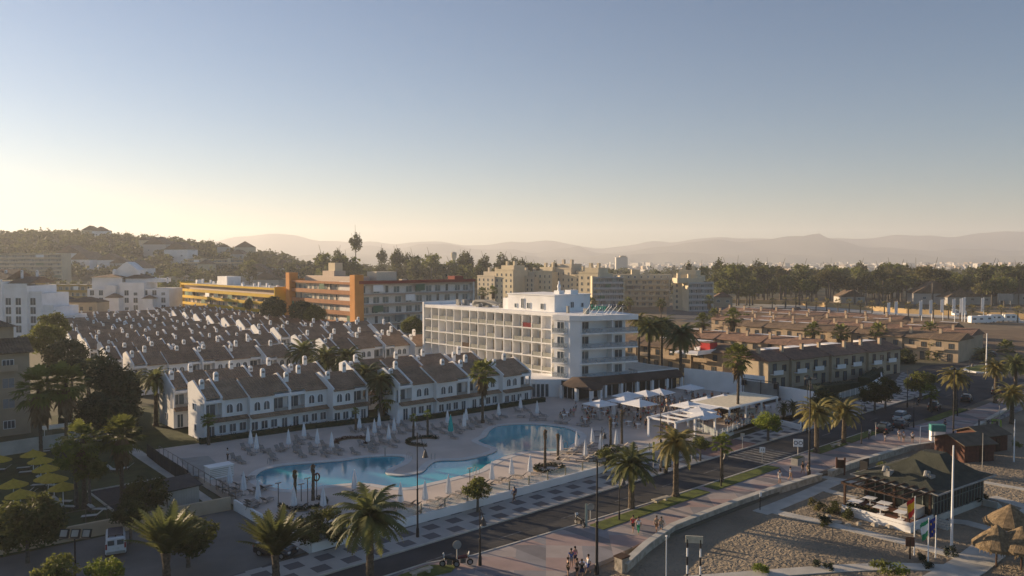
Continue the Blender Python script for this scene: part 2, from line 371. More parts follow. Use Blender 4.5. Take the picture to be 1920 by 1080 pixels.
deck = [(36.3, 67.8), (96, 67.8), (104, 68.2), (120, 69.5), (123, 77), (126, 78), (126, 110), (112, 112), (37.8, 117.4)]
rings = [[Vector((p[0], p[1], 0)) for p in deck], [Vector((p[0], p[1], 0)) for p in reversed(pool)]]
allp = rings[0]+rings[1]; tr = tessellate_polygon(rings); s = MB()
s.v = [(p.x, p.y, DK) for p in allp]; nd = len(deck)
for t in tr:
    a, b_, c = t
    if (allp[b_]-allp[a]).cross(allp[c]-allp[a]).z < 0: b_, c = c, b_
    s.f.append((a, b_, c))
s.mi = [0]*len(s.f); DECKM = mat('terrace_paving', (.58, .5, .44), (.5, .43, .375), .3, .85, .15, 12)
for i in range(nd):
    p, q = deck[i], deck[(i+1) % nd]; s.quad((p[0], p[1], 0), (q[0], q[1], 0), (q[0], q[1], DK), (p[0], p[1], DK))
np_ = len(pool)
for i in range(np_):
    p, q = pool[i], pool[(i+1) % np_]; s.quad((p.x, p.y, DK), (q.x, q.y, DK), (q.x, q.y, -.6), (p.x, p.y, -.6))
struct('pool_terrace', s, DECKM)
s = MB(); s.rail(pool+[pool[0]], 1.0, DK-.1, DK+.03); struct('pool_coping', s, mat('pale_coping', (.62, .6, .57), (.55, .53, .5), 1, .7))
WATER = mat('pool_water', (.03, .37, .46), (.02, .25, .35), .06, .04, .06, 2.2, spec=.5)
s = MB(); s.prism([(p.x, p.y) for p in pool], .2, .78); struct('pool_water', s, WATER)
sheet('hotel_court', [(96, 67.8), (108, 70.2), (138, 67.5), (146, 67.5), (146, 100), (126, 110), (126, 78), (123, 77), (120, 69.5), (104, 68.2)], DK-.03, DECKM)
# --- far side: dusty lot, parking field, far roads
sheet('parking_field', [(215, 92), (600, 92), (600, 262), (470, 330), (330, 310), (215, 200)], .04, DIRT)
sheet('far_road', [(300, 190), (560, 268), (600, 262), (600, 275), (560, 281), (300, 215)], .08, ASPH2)
sheet('far_road', [G(x, y) for x, y in ((1340, 575), (1500, 578), (1700, 592), (1920, 606), (1920, 601), (1700, 587), (1500, 572), (1340, 568))], .09, PALE)
sheet('asphalt_lot', [G(x, y) for x, y in ((1250, 600), (1340, 596), (1660, 592), (1640, 585), (1420, 576), (1250, 572))], .07, ASPH2)
sheet('dirt_field', [G(x, y) for x, y in ((1815, 645), (1990, 700), (1990, 620), (1815, 618))], .08, mat('ploughed_earth', (.2, .14, .085), (.13, .09, .055), .12, .95, .8, .6))
# --- mountains, layer behind layer, and the far plain
def ridge(name, Y, pts, m, depth=900, sd=1):
    rnd = random.Random(sd); s = MB(); X = []; n = 150
    x0, x1 = pts[0][0], pts[-1][0]; rows = 7; ph = [rnd.uniform(0, 6) for _ in range(8)]
    def hgt(px):
        for (a, ha), (b_, hb) in zip(pts, pts[1:]):
            if a <= px <= b_: t = (px-a)/(b_-a); t = t*t*(3-2*t); return ha+(hb-ha)*t
        return pts[-1][1]
    for j in range(rows):
        f = j/(rows-1)
        for i in range(n+1):
            px = x0+(x1-x0)*i/n; y = hgt(px); z = CH+(488.4-y)/F*Y
            wob = sum(math.sin(i*.11*(k+1)*1.7+ph[k]+j*.6)/(k+1.5) for k in range(6))+.5*math.sin(i*1.13+ph[6])*math.sin(i*.37+ph[7])
            z = max(0, z*(1-f)**.8 + wob*Y*.0012*(1-f)*(1.7+f*2.2)) if f < 1 else 0
            s.v.append(((px-960)/F*Y, Y-depth*f*(1+.15*math.sin(i*.5+ph[1])), z))
    k = n+1
    s.f = [(j*k+i, (j+1)*k+i, (j+1)*k+i+1, j*k+i+1) for j in range(rows-1) for i in range(n)]; s.mi = [0]*len(s.f)
    o = obj(name, s, m, smooth=True); o['kind'] = 'structure'; return o
MTN = mat('mountain_scrub', (.1, .1, .075), (.07, .075, .055), .003, 1, detail=8)
ridge('mountain_range', 7600, [(-200, 470), (380, 456), (480, 441), (540, 439), (600, 448), (700, 454), (760, 456), (900, 460), (960, 455), (1010, 452), (1120, 462), (1250, 452), (1330, 450), (1400, 447), (1520, 450), (1600, 447), (1680, 438), (1760, 443), (1850, 440), (1930, 434), (2150, 440)], MTN, 900, 3)
ridge('mountain_range', 6400, [(-100, 486), (600, 478), (650, 466), (690, 462), (740, 468), (800, 460), (860, 462), (950, 466), (1000, 472), (1060, 465), (1085, 462), (1110, 472), (1170, 474), (1250, 462), (1350, 452), (1440, 447), (1500, 440), (1530, 437), (1560, 449), (1620, 462), (1720, 470), (1800, 470), (1930, 466), (2150, 470)], MTN, 600, 5)
ridge('foothills', 5600, [(300, 487), (560, 480), (640, 474), (760, 480), (940, 476), (1020, 482), (1170, 480), (1280, 472), (1400, 474), (1550, 478), (1700, 474), (1800, 481), (1950, 478), (2150, 482)], MTN, 500, 8)
# --- distant town on the plain: thousands of tiny pale blocks, one mass
rnd = random.Random(11); s = MB()
for i in range(1700):
    Y = rnd.uniform(2000, 4900); px = rnd.triangular(820, 2050, 1750); X = (px-960)/F*Y
    hh = rnd.choice([4, 5, 6, 7, 8, 10, 13]) if rnd.random() < .97 else 20; a_ = rnd.uniform(8, 30); s.M = Matrix.Translation((X, Y, 0)) @ Matrix.Rotation(rnd.uniform(0, 3), 4, 'Z'); s.m = rnd.choice([0, 0, 1])
    s.cbox(0, 0, 0, a_, rnd.uniform(8, 16), hh)
s.M = None
o = obj('distant_town', s, [mat('far_white', (.6, .57, .52)), mat('far_tan', (.5, .4, .3))]); tag(o, 'far pale town spread on the plain below the mountains', 'town', kind='stuff')
# ================================================================ BUILDINGS
GLPN = mat('pale_rail_glass', (.45, .5, .52), None, 2, .1); GLPN.node_tree.nodes['Principled BSDF'].inputs['Alpha'].default_value = .45
def win_data(w, h, arch=False, frame=WHITE2, glass=GLASS, mull=1, t=.09):
    """a window: frame standing proud, glass set in; faces -y, centred in x, sill at z=0"""
    s = MB(); s.m = 1
    if arch:
        pr = [(-w/2, 0), (w/2, 0)] + [(w/2*math.cos(a), h-w/2+w/2*math.sin(a)) for a in (i*math.pi/8 for i in range(9))]
        pr = [(-w/2, 0), (w/2, 0)] + [(w/2*math.cos(i*math.pi/8), h-w/2+w/2*math.sin(i*math.pi/8)) for i in range(9)]
        s.extr(pr, 'y', -.03, .05); s.m = 0
        o = [(p[0]*1.22, p[1]*1.08 if p[1] > 0 else -.1) for p in pr]
        for i in range(len(pr)):
            j = (i+1) % len(pr)
            s.add([(pr[i][0], -t, pr[i][1]), (pr[j][0], -t, pr[j][1]), (o[j][0], -t, o[j][1]), (o[i][0], -t, o[i][1]),
                   (pr[i][0], .02, pr[i][1]), (pr[j][0], .02, pr[j][1]), (o[j][0], .02, o[j][1]), (o[i][0], .02, o[i][1])],
                  [(3,2,1,0), (0,1,5,4), (2,3,7,6)])
        s.box(-.03, -.07, 0, .03, 0, h)
    else:
        s.box(-w/2, -.03, 0, w/2, .05, h); s.m = 0; f = .07
        s.box(-w/2-f, -t, -f, w/2+f, .01, 0); s.box(-w/2-f, -t, h, w/2+f, .01, h+f); s.box(-w/2-f, -t, 0, -w/2, .01, h); s.box(w/2, -t, 0, w/2+f, .01, h)
        for i in range(mull): x = -w/2+w*(i+1)/(mull+1); s.box(x-.03, -t+.02, 0, x+.03, .01, h)
    return s.data('window', [frame, glass])
W_ARCH = win_data(.95, 1.35, True); W_SQ = win_data(1.0, 1.2); W_DOOR = win_data(.9, 2.1, mull=1)
W_BIG = win_data(1.7, 2.1, mull=1); W_WIDE = win_data(1.5, 1.2, mull=2); W_SM = win_data(.7, .9, mull=0)
W_TALL = win_data(1.0, 2.1, mull=0, frame=CREAM); W_BRN = win_data(1.1, 1.3, frame=BROWNW); W_BRND = win_data(1.0, 2.1, frame=BROWNW, mull=1)
def put(data, parent, x, y, z, rz=0, name='window', s=1):
    o = bpy.data.objects.new(name, data); col.objects.link(o); o.parent = parent; o.location = (x, y, z); o.rotation_euler = (0, 0, rz)
    if s != 1: o.scale = (s, s, s)
    return o
def chim_data(h, m=WHITE, w=.85, d=.6):
    s = MB(); s.box(-w/2, -d/2, -1.2, w/2, d/2, h-.25)
    s.add([(-w/2,-d/2,h-.25),(w/2,-d/2,h-.25),(w/2,d/2,h-.25),(-w/2,d/2,h-.25),(-w*.3,-d*.3,h),(w*.3,-d*.3,h),(w*.3,d*.3,h),(-w*.3,d*.3,h)], [(4,5,6,7),(0,1,5,4),(1,2,6,5),(2,3,7,6),(3,0,4,7)])
    s.m = 1; s.box(-w*.34, -d/2-.03, h-.75, w*.34, d/2+.03, h-.4)
    return s.data('chimney', [m, GREYC])
CH1 = chim_data(1.75, w=.68, d=.5); CH2 = chim_data(1.4, w=.68, d=.5)
EZ, RZ, RD, TD = 6.4, 8.6, 4.6, 6.6           # eave, ridge, roof depth, body depth
def half_row(root, u0, v0, n, jogs, w=7.6, detail=True, z0=0, seed=0, flip=0):
    rnd = random.Random(seed); x = u0
    for i in range(n):
        jg = jogs[min(i, len(jogs)-1)]; y = v0+jg; mir = (i+flip) % 2          # mir 0: balcony bay at the left end
        x1 = x+w; bw = 2.7
        bx0, bx1 = (x, x+bw) if mir == 0 else (x1-bw, x1)
        wx0, wx1 = (x+bw, x1) if mir == 0 else (x, x1-bw)
        dz = 0 if jg > -2 else -.25
        s = MB()
        # body with the gable rising to the back
        s.extr([(y, 0), (y+TD, 0), (y+TD, RZ-.9+dz), (y+RD, RZ-.12+dz), (y, EZ-.12+dz)], 'x', wx0, wx1)
        s.extr([(y+1.5, 0), (y+TD, 0), (y+TD, RZ-.9+dz), (y+RD, RZ-.12+dz), (y+1.5, EZ-.12+1.5*.46+dz)], 'x', bx0, bx1)
        s.box(bx0, y+.002, 0, bx1, y+1.5, 3.1)                              # under the balcony
        s.box(bx0, y-.05, EZ-.75+dz, bx1, y+1.6, EZ-.3+dz)                  # flat canopy over it
        e = bx0 if mir == 0 else bx1-.25
        s.box(e, y-.06, 3.1, e+.25, y+.3, EZ-.75+dz)
        # parapet wall, raised above the tiles, at the outer side of the unit
        for px_ in ([x, wx0-.15] if i == 0 else [x] if i >= 2 else []):
            s.extr([(y-.12, EZ-.6+dz), (y+TD, EZ-.6), (y+TD, RZ-.35+dz), (y+RD, RZ+.28+dz), (y-.12, EZ+.16+dz)], 'x', px_-.02, px_+.24)
        if i == n-1: s.extr([(y-.12, EZ-.6+dz), (y+TD, EZ-.6), (y+TD, RZ-.35+dz), (y+RD, RZ+.28+dz), (y-.12, EZ+.16+dz)], 'x', x1-.22, x1+.04)
        obj('wall', s, WHITE, root)
        r = MB(); th = .14
        for a, b_, yy in ((wx0, wx1, y-.42), (bx0, bx1, y+.3)):
            za = EZ+dz+(yy-y)*.46
            r.extr([(yy, za), (y+RD+.1, RZ+.04+dz), (y+TD+.2, RZ-.6+dz), (y+TD+.2, RZ-.75+dz), (y+RD, RZ-.1+dz), (yy, za-th)], 'x', a+.02, b_-.02)
        obj('roof', r, TILE, root)
        if detail:
            p = MB()                                                        # tiled skirt between the floors
            a0, a1 = (wx0, wx1)
            p.extr([(y-.95, 2.95), (y-.01, 3.4), (y-.01, 3.1), (y-.95, 2.85)], 'x', x, x1)
            obj('tiled_skirt', p, TILE, root)
            q = MB(); q.box(bx0+.2, y+.05, 3.1, bx1-.2, y+.12, 3.75); q.box(bx0+.2, y+.02, 3.75, bx1-.2, y+.16, 3.85)
            obj('balcony_rail', q, [GREYC, WHITE], root)
            put(W_BIG, root, (bx0+bx1)/2, y+1.46, 3.15)
            cx = (wx0+wx1)/2
            for dx in (-1.3, .25): put(W_ARCH, root, cx+dx+.5, y-.01, 3.95)
            for dx in ((-2.6, -1.0, .6) if mir else (-.6, 1.0, 2.6)): put(W_SQ, root, (x+x1)/2+dx, y-.01, 1.0)
            put(W_DOOR, root, (x+x1)/2+(2.4 if mir else -2.3), y-.01, .1, name='door')
            if i == 0:
                for zz in (1.2, 4.4): put(W_SM, root, x-.03, y+3.2+zz*.2, zz, rz=-math.pi/2)
        else:
            cx = (wx0+wx1)/2
            put(W_BIG, root, (bx0+bx1)/2, y+1.46, 3.15)
            for dx in (-1.1, .6): put(W_ARCH, root, cx+dx, y-.01, 3.95)
        put(rnd.choice([CH1, CH1, CH2]), root, x+w*.5+rnd.uniform(-1.6, 1.6), y+RD-.2, RZ-.5, name='chimney', s=1 if detail else .8)
        if i % 3 != 1 and detail: put(rnd.choice([CH1, CH2]), root, x+.7, y+RD*.72+rnd.uniform(-.8, .4), RZ-1.2, name='chimney')
        x = x1
def rowhouse(label, u0, v0, n, jogs, du=0, n2=None, detail=True, z0=.1, seed=1, off=13.0, w=7.0, flip=0, jogs2=None):
    root = thing('terraced_house', label, 'terraced house', u0, v0, z0, 0, 'white terraced houses of the resort')
    half_row(root, 0, 0, n, jogs, detail=detail, seed=seed, w=w, flip=flip)
    if n2 != 0: half_row(root, du, off, n2 or n, jogs2 or jogs, detail=detail and False or detail, seed=seed+50, w=w, flip=flip)
    return root
rowhouse('white terrace of houses nearest the van, behind the left half of the pool', 45.6, 118.4, 4, [0, -1.1, -1.1, -3.2], z0=.6, seed=1, w=6.65)
rowhouse('white terrace of houses in front of the hotel wing, a pink towel on its balcony', 75.4, 110.6, 4, [0, -1, -1, -2.2], z0=.6, seed=2, w=7.2)
rowhouse('second white terrace from the pool on the left, arched windows showing above the front roofs', 51.5, 169.8, 5, [1.5, .5, -.5, -.5, -2.5], du=-1, seed=3, w=6.7)
rowhouse('white terrace below the long end of the hotel wing, behind three palm crowns', 95.5, 168.5, 4, [1, 0, -.8, -3.2], seed=4, w=7.4)
rowhouse('white terrace of dark roofs just below the orange apartment towers', 101.7, 206.5, 5, [1, 0, -.4, -1.5, -4.5], seed=5, w=7.2)
desc = ['third', 'fourth', 'fifth', 'sixth', 'farthest']
for i, (uu, vv, nn) in enumerate(((53, 195, 6), (55.5, 222.5, 6), (57.5, 250, 6), (60, 278, 6), (64, 306, 6))):
    rowhouse(f'dark roofed white terrace, {desc[i]} from the pool in the left column', uu, vv, nn, [1, 0, .6, -.4, -1, -1.5], detail=False, seed=10+i, w=6.9)
for i, (uu, vv, nn) in enumerate(((106.8, 242, 4), (107.2, 268, 3), (108, 293, 3), (110, 321, 3))):
    rowhouse(f'white terrace with sunlit end wall below the yellow block, {("nearest", "second nearest", "third nearest", "farthest")[i]} of four', uu, vv, nn, [1, 0, -.8], detail=False, seed=20+i, w=6.8, off=12)

# ---------------------------------------------------------------- the white hotel
HT = thing('hotel', 'white hotel of stacked balconies with rooftop sign lettering and colonnade below', 'hotel', 0, 0, 0)
FL = 3.0; HZ = 1.3
WU = 118.5                                   # the wing's facade plane (faces -u)
wv0, wv1, NB = 114.0, 162.3, 16
bw = (wv1-wv0)/NB
s = MB(); s.box(WU+1.7, wv0, 0, WU+14, wv1, HZ+5*FL+.5); s.box(WU-.1, wv1, 0, WU+14, wv1+.6, HZ+5*FL+1.2)
s.box(WU+.5, wv0, 0, WU+1.7, wv1, HZ+.2)
s.box(WU, wv0, HZ+5*FL-.15, WU+1.9, wv1, HZ+5*FL+.6)
obj('wing_wall', s, WHITE, HT)
for f in range(5):
    s = MB(); z = HZ+f*FL
    s.box(WU+.02, wv0, z-.12, WU+1.7, wv1, z+.14); obj('balcony_slab', s, WHITE, HT)
for i in range(NB+1):
    s = MB(); v = wv0+bw*i; s.box(WU, v-.11, HZ, WU+1.7, v+.11, HZ+5*FL-.1); obj('balcony_divider', s, WHITE, HT)
PATIO = win_data(1.5, 2.1, mull=1, frame=mat('cream_blind', (.5, .44, .34)), glass=mat('blind_glass', (.5, .44, .35), (.3, .26, .2), .4, .4, rand=.3))
RG = mat('rail_glass', (.38, .38, .34), None, 2, .2)
rail = MB(); rail.box(0, -bw/2+.15, 0, .03, bw/2-.15, .9); RAILG = rail.data('balcony_rail', [RG])
bal = MB(); bal.box(0, -bw/2+.15, 0, .05, bw/2-.15, 1.0); REDP = bal.data('balcony_rail', [mat('dark_red_towel', (.2, .02, .03))]); BRP = bal.data('balcony_rail', [BROWNW])
for i in range(NB):
    for f in range(5):
        v = wv0+bw*(i+.5); z = HZ+f*FL+.15; rn = random.random()
        if f == 0: continue
        if f == 1 and i > 9: continue
        put(PATIO, HT, WU+1.66, v+random.uniform(-.2, .2), z, rz=-math.pi/2, name='window')
        d = REDP if (i, f) == (3, 4) else BRP if (i, f) == (10, 2) else RAILG
        if rn < .55 or d is not RAILG: put(d, HT, WU+.06, v, z, name='balcony_rail')
# corner block and its sea front
ZT = HZ+5*FL
C0, C1 = Vector((116.1, 106.5)), Vector((128.2, 102.3)); fd = (C1-C0).normalized(); fn_ = Vector((-fd.y, fd.x)); FW = (C1-C0).length; FR = math.atan2(fd.y, fd.x)
def fq(a, b_): p = C0+fd*a+fn_*b_; return (p.x, p.y)
def fbox(a0, b0, z0, a1, b1, z1): return MB().prism([fq(a0, b0), fq(a1, b0), fq(a1, b1), fq(a0, b1)], z0, z1)
s = MB()
s.prism([(WU+1.2, 114.2), (WU-.1, 113.9), (114.7, 112.4), (115.2, 108.5), fq(-.05, .1), fq(.4, 0), fq(.5, 1.9), fq(FW-1.2, 1.9), fq(FW-1.2, 14), (WU+1.2, 120)], 0, ZT+.3)
obj('corner_wall', s, WHITE, HT)
s = MB(); s.prism([fq(-.1, -.5), fq(FW+.4, -.5), fq(FW+.4, 10), (WU-.1, 114.1), (114.4, 112.6), (114.95, 108.4)], ZT-.4, ZT+.65)
obj('roof_parapet', s, WHITE, HT)
FG = mat('front_rail_glass', (.33, .4, .42), None, 2, .15)
for f in range(1, 5):
    z = HZ+f*FL
    obj('balcony_slab', fbox(.1, -.5, z-.16, FW+.4, 2.0, z+.12), WHITE, HT)
    s = fbox(.2, -.45, z+.12, FW+.3, -.42, z+1.05); s.prism([fq(FW+.28, -.4), fq(FW+.32, -.4), fq(FW+.32, 3), fq(FW+.28, 3)], z+.12, z+1.05); obj('balcony_rail', s, GLPN, HT)
    s = MB(); s.rail([fq(.2, -.44), fq(FW+.3, -.44), fq(FW+.3, 3)], .05, z+1.05, z+1.1); obj('handrail', s, GREYC, HT)
    s = MB(); s.prism([(114.7, 112.4), (113.7, 112.2), (114.15, 109.2), (115.15, 109.1)], z-.14, z+.12); obj('balcony_slab', s, WHITE, HT)
    s = MB(); s.rail([(114.7, 112.3), (113.75, 112.1), (114.2, 109.3), (115.1, 109.15)], .04, z+.12, z+1.05); obj('balcony_rail', s, GLPN, HT)
    put(W_BIG, HT, 114.86, 110.7, z+.15, rz=-math.pi/2+.13, name='balcony_door')
    for a_ in (2.0, 9.9): put(W_BIG, HT, *fq(a_, 1.87), z+.15, rz=FR)
s = fbox(FW*.56, -.3, HZ+FL, FW*.56+.2, 1.95, ZT); obj('balcony_divider', s, WHITE, HT)
# penthouse block, plant, figure and chimneys on the roof
s = MB(); s.box(WU+3.5, 119.5, ZT, WU+15, 134.5, ZT+4.0); s.box(WU+3.3, 119.3, ZT+4.0, WU+15.2, 134.7, ZT+4.2); s.box(WU+4.2, 134.5, ZT, WU+8, 137, ZT+3)
ph = obj('penthouse', s, WHITE, HT)
for v, d in ((131.8, W_SM), (127.6, W_SQ), (123.2, W_SQ), (129.5, W_DOOR)): put(d, ph, WU+3.45, v, ZT+1.0, rz=-math.pi/2)
for x, d in ((9, W_SQ), (12.3, W_SM)): put(d, ph, WU+x, 119.45, ZT+1.3)
s = MB(); s.lathe([(.5, 0), (.45, .5), (.3, 1.2), (.42, 1.7), (.3, 2.1), (.18, 2.3), (.25, 2.6), (.12, 2.9)], 8, (WU+8, 122.5, ZT+4.2)); s.cbox(WU+8, 122.5, ZT+4.2, 1.6, 1.6, .8); s.cbox(WU+11, 121.5, ZT+4.2, 2.4, 1.8, .9)
obj('rooftop_figure', s, WHITE2, HT)
s = MB(); rnd = random.Random(4)
for i in range(13): s = MB(); s.cbox(WU+3+rnd.uniform(0, 8), 137.5+i*1.5+rnd.uniform(-.5, .5), ZT+.5, rnd.uniform(.5, 1.4), rnd.uniform(.5, 1.4), rnd.uniform(.6, 1.5)); obj('rooftop_unit', s, [GREYC], HT)
for i in range(3): s = MB(); s.path([(WU+4+i*.9, 139, ZT+1.2), (WU+4+i*.9, 143, ZT+1.9), (WU+4+i*.9, 147, ZT+1.9), (WU+5+i*.9, 149, ZT+1.1)], [.28]*4, 7); obj('roof_duct', s, [GREYC], HT)
s = MB(); s.cbox(WU+2.4, 114.5, ZT+.3, .5, .5, 1.8); obj('roof_vent', s, [GREYC], HT); s = MB(); s.cbox(WU+2.6, 109.5, ZT+.3, .9, .9, 1.5); obj('roof_vent', s, [GREYC], HT)
# sign: letters with their raking stays, standing on the front parapet
s = MB(); s.box(2.2, .6, 0, 11.6, .7, .1); SG = obj('roof_sign', s, BLACK, HT); SG.location = (C0.x, C0.y, ZT+.5); SG.rotation_euler = (0, 0, FR)
for x in (2.4, 3.8, 5.3, 6.9, 7.6, 8.7, 10.1):
    s = MB(); s.tube((x, .5, 0), (x, .5, 2.3), .05, n=4); s.tube((x, .5, 2.0), (x-1.0, 1.9, 0), .05, n=4); s.tube((x, .5, .8), (x-.4, 1.1, .8), .04, n=4)
    obj('sign_stay', s, WHITE2, SG)
def text(body, size, m, parent, loc, rz=0, name='lettering', rx=math.pi/2, ext=.04):
    c = bpy.data.curves.new('t', 'FONT'); c.body = body; c.size = size; c.extrude = ext; c.align_x = 'CENTER'; c.resolution_u = 2
    t = bpy.data.objects.new('t', c); col.objects.link(t); bpy.context.view_layer.update()
    me = bpy.data.meshes.new_from_object(t.evaluated_get(bpy.context.evaluated_depsgraph_get())); bpy.data.objects.remove(t)
    me.materials.clear(); me.materials.append(m)
    o = bpy.data.objects.new(name, me); col.objects.link(o); o.location = loc; o.rotation_euler = (rx, 0, rz)
    if parent: o.parent = parent
    return o
text('Sunny', 1.5, mat('green_letters', (.02, .42, .3)), SG, (4.4, .4, 1.3))
text('Home', 1.2, mat('navy_letters', (.03, .04, .09)), SG, (8.9, .4, 1.6))
# low front range: podium, glazed hall and the colonnade with its dark tiled roof
s = MB(); s.prism([(114.2, 107.0), (117.8, 104.0), (138.8, 99.8), (140.5, 101.5), (140.5, 113), (118, 113), (113.2, 121), (108, 121), (107.4, 112.9), (112.3, 108.6)], .4, 4.4)
s.prism([(128.5, 101.9), (139.6, 99.6), (141, 113.6), (128.5, 113.6)], 4.39, 5.0)
obj('podium_wall', s, WHITE, HT)
s = MB(); s.prism([(129, 102.4), (139.1, 100.2), (140.3, 113), (129, 113)], 4.4, 5.03); obj('roof_terrace', s, PALE, HT)
s = MB(); s.prism([(107.2, 112.7), (110.6, 109.8), (110.9, 110.1), (107.5, 113)], .9, 3.9); s.m = 1
for i in range(5):
    a, b_ = Vector((107.3, 112.6)), Vector((110.6, 109.8)); p0 = a.lerp(b_, i/5+.03); p1 = a.lerp(b_, (i+1)/5-.03); s.rail([p0+Vector((-.06, -.07)), p1+Vector((-.06, -.07))], .06, 1.0, 3.5)
obj('glazed_doors', s, [WHITE, GLASS], HT)
s = MB()
P_ = [(111.4, 107.3, 3.65), (111.0, 99.0, 3.65), (113.5, 98.6, 3.65), (117.8, 102.0, 3.65), (138.8, 97.7, 3.65), (138.9, 99.4, 4.9), (117.6, 103.4, 4.95), (113.9, 106.6, 4.95), (113.3, 104.4, 5.1)]
s.add(P_, [(0, 1, 8, 7), (1, 2, 8), (2, 3, 8), (8, 3, 6, 7), (3, 4, 5, 6)])
s.add([(p[0], p[1], 3.5) for p in P_[:6]]+[(117.6, 103.4, 3.5), (113.9, 107.3, 3.5)], [(7, 6, 3, 2, 1, 0), (6, 5, 4, 3)])
s.rail([(111.4, 107.3), (111.0, 99.0), (113.5, 98.6), (117.8, 102.0), (138.8, 97.7)], .12, 3.35, 3.68)
obj('colonnade_roof', s, mat('charcoal_tiles', (.1, .07, .055), (.055, .04, .035), .4, .9, .6, 6), HT)
for x in range(6):
    s = MB(); s.cbox(118.6+x*3.95, 102.1-x*.82, .8, .55, .55, 2.7); obj('column', s, WHITE, HT)
for x, y in ((111.5, 107.2), (111.5, 103.2), (111.5, 99.4), (115.2, 100.4)):
    s = MB(); s.cbox(x, y, .8, .6, .6, 2.75); obj('column', s, WHITE, HT)
s = MB(); s.rail([(112.6, 108.3), (112.6, 103.9), (116.9, 104.2), (117.7, 103.75), (138.6, 99.55)], .1, .9, 4.2); s.m = 1
for k in range(12): x = 118+k*1.75; s.cbox(x, 103.62-(x-117.6)*.2, .9, .1, .14, 2.7)
for k in range(4): s.cbox(112.55, 104+k*1.3, .9, .14, .1, 2.6)
obj('glazed_front', s, [mat('dark_glazing', (.03, .04, .04), (.015, .02, .02), .4, .3), WHITE2], HT)

# ---------------------------------------------------------------- apartment slabs
def banded(name, label, u, v, L_, D, floors, fh, m_band, m_back, z0=0, rot=0, bays=None, end=None, roofm=GREYC, topband=.9, shade=GLASSB, group=None, seed=0, extra=None):
    """slab block whose front (local -y) is open galleries: parapet bands with recessed back wall and windows"""
    rnd = random.Random(seed); t = thing(name, label, 'apartment block', u, v, z0, rot, group)
    H = floors*fh; s = MB(); s.box(0, 1.6, 0, L_, D, H); obj('wall', s, m_back, t)
    for f in range(floors+1):
        s = MB(); z = f*fh; s.box(-.02, 0, z-.25, L_+.02, 1.7, z); s.box(-.02, -.02, z-.3, L_+.02, .14, z+(topband if f < floors else .5))
        obj('balcony_band', s, m_band, t)
    for a_, b_ in ((-.5, .02), (L_-.02, L_+.5)): s = MB(); s.box(a_, -.15, 0, b_, D+.1, H+.9); obj('end_wall', s, end or m_band, t)
    s = MB(); s.box(0, 1.6, H+.001, L_, D, H+.35); obj('roof', s, roofm, t)
    bays = bays or int(L_/4.2); bwid = L_/bays
    g1 = win_data(bwid*.55, fh*.6, mull=1, glass=shade); g2 = win_data(bwid*.28, fh*.7, mull=0, glass=GLASS)
    k = 0
    for f in range(floors):
        for i in range(bays):
            if k >= 96: break
            k += 1; put(rnd.choice([g1, g1, g2]), t, bwid*(i+.5)+rnd.uniform(-.5, .5), 1.57, f*fh+.45)
            if rnd.random() < .18:
                q = MB(); q.box(bwid*i+.2, .05, f*fh+.9, bwid*(i+1)-.2, .1, (f+1)*fh-.3); obj('awning', q, rnd.choice([WHITE2, shade, mat('green_blind', (.12, .2, .13))]), t)
    return t
# yellow block, faces -u: local x axis must run along -v, so it is turned by -90 degrees
t = banded('apartment_block', 'long bright yellow apartment block with cream galleries behind the terraces', 131, 366, 94, 12, 6, 2.9, YEL, mat('pinkish_wall', (.6, .48, .38)), rot=-math.pi/2, bays=20, seed=3, roofm=mat('pale_roof', (.5, .48, .44)))
s = MB(); s.box(32, 4, 17.5, 42, 10, 21.3); s.box(10, 3, 17.5, 12, 5, 19.4); rnd = random.Random(2)
for i in range(16): s.cbox(6+i*5.4, 3+rnd.uniform(0, 5), 17.5, .8, .8, rnd.uniform(1, 2.2))
obj('roof_house', s, WHITE, t)
t = banded('apartment_block', 'orange towered apartment block, its left range sunlit with terracotta bands', 135, 268, 43.5, 13, 6, 3.4, BRICK, mat('cream_wall', (.7, .62, .5)), rot=-math.pi/2, bays=12, seed=5, end=ORA, roofm=TILER, topband=1.1)
for a_, b_, h_ in ((-1.2, 1.6, 23.6), (43.6, 46.6, 23.3)): s = MB(); s.box(a_, -.9, 0, b_, 2.5, h_); obj('tower', s, ORA, t)
s = MB(); s.box(6, 3, 20.7, 40, 9, 22.6); s.box(18, 3.5, 22.6, 26, 8, 24.4); obj('penthouse', s, mat('pinkish_wall', (.6, .48, .38)), t)
s = MB(); s.box(19.5, 5, 24.4, 24, 8, 27.2); obj('lift_house', s, BEIGE, t)
t = banded('apartment_block', 'shaded pale range with long balconies joined to the orange towers, red roof edge', 136.8, 221.6, 47, 13, 6, 3.36, mat('pale_brown_band', (.48, .37, .3)), mat('white_washed_wall', (.78, .75, .7)), bays=11, seed=6, end=mat('white_washed_wall', (.78, .75, .7)), roofm=TILER, topband=.25)
s = MB(); s.box(-1, -.3, 20.3, 48, .8, 21.3); s.box(40, 2, 20.5, 44, 6, 22.4); s.box(2, 2, 20.5, 46, 11, 20.9); obj('red_roof_edge', s, mat('red_roof', (.28, .07, .05)), t)
s = MB(); s.box(9, 5, 20.5, 17, 11, 24.2); s.box(20, 6, 20.5, 22, 8, 21.5); obj('lift_house', s, mat('cream_wall', (.55, .47, .36)), t)
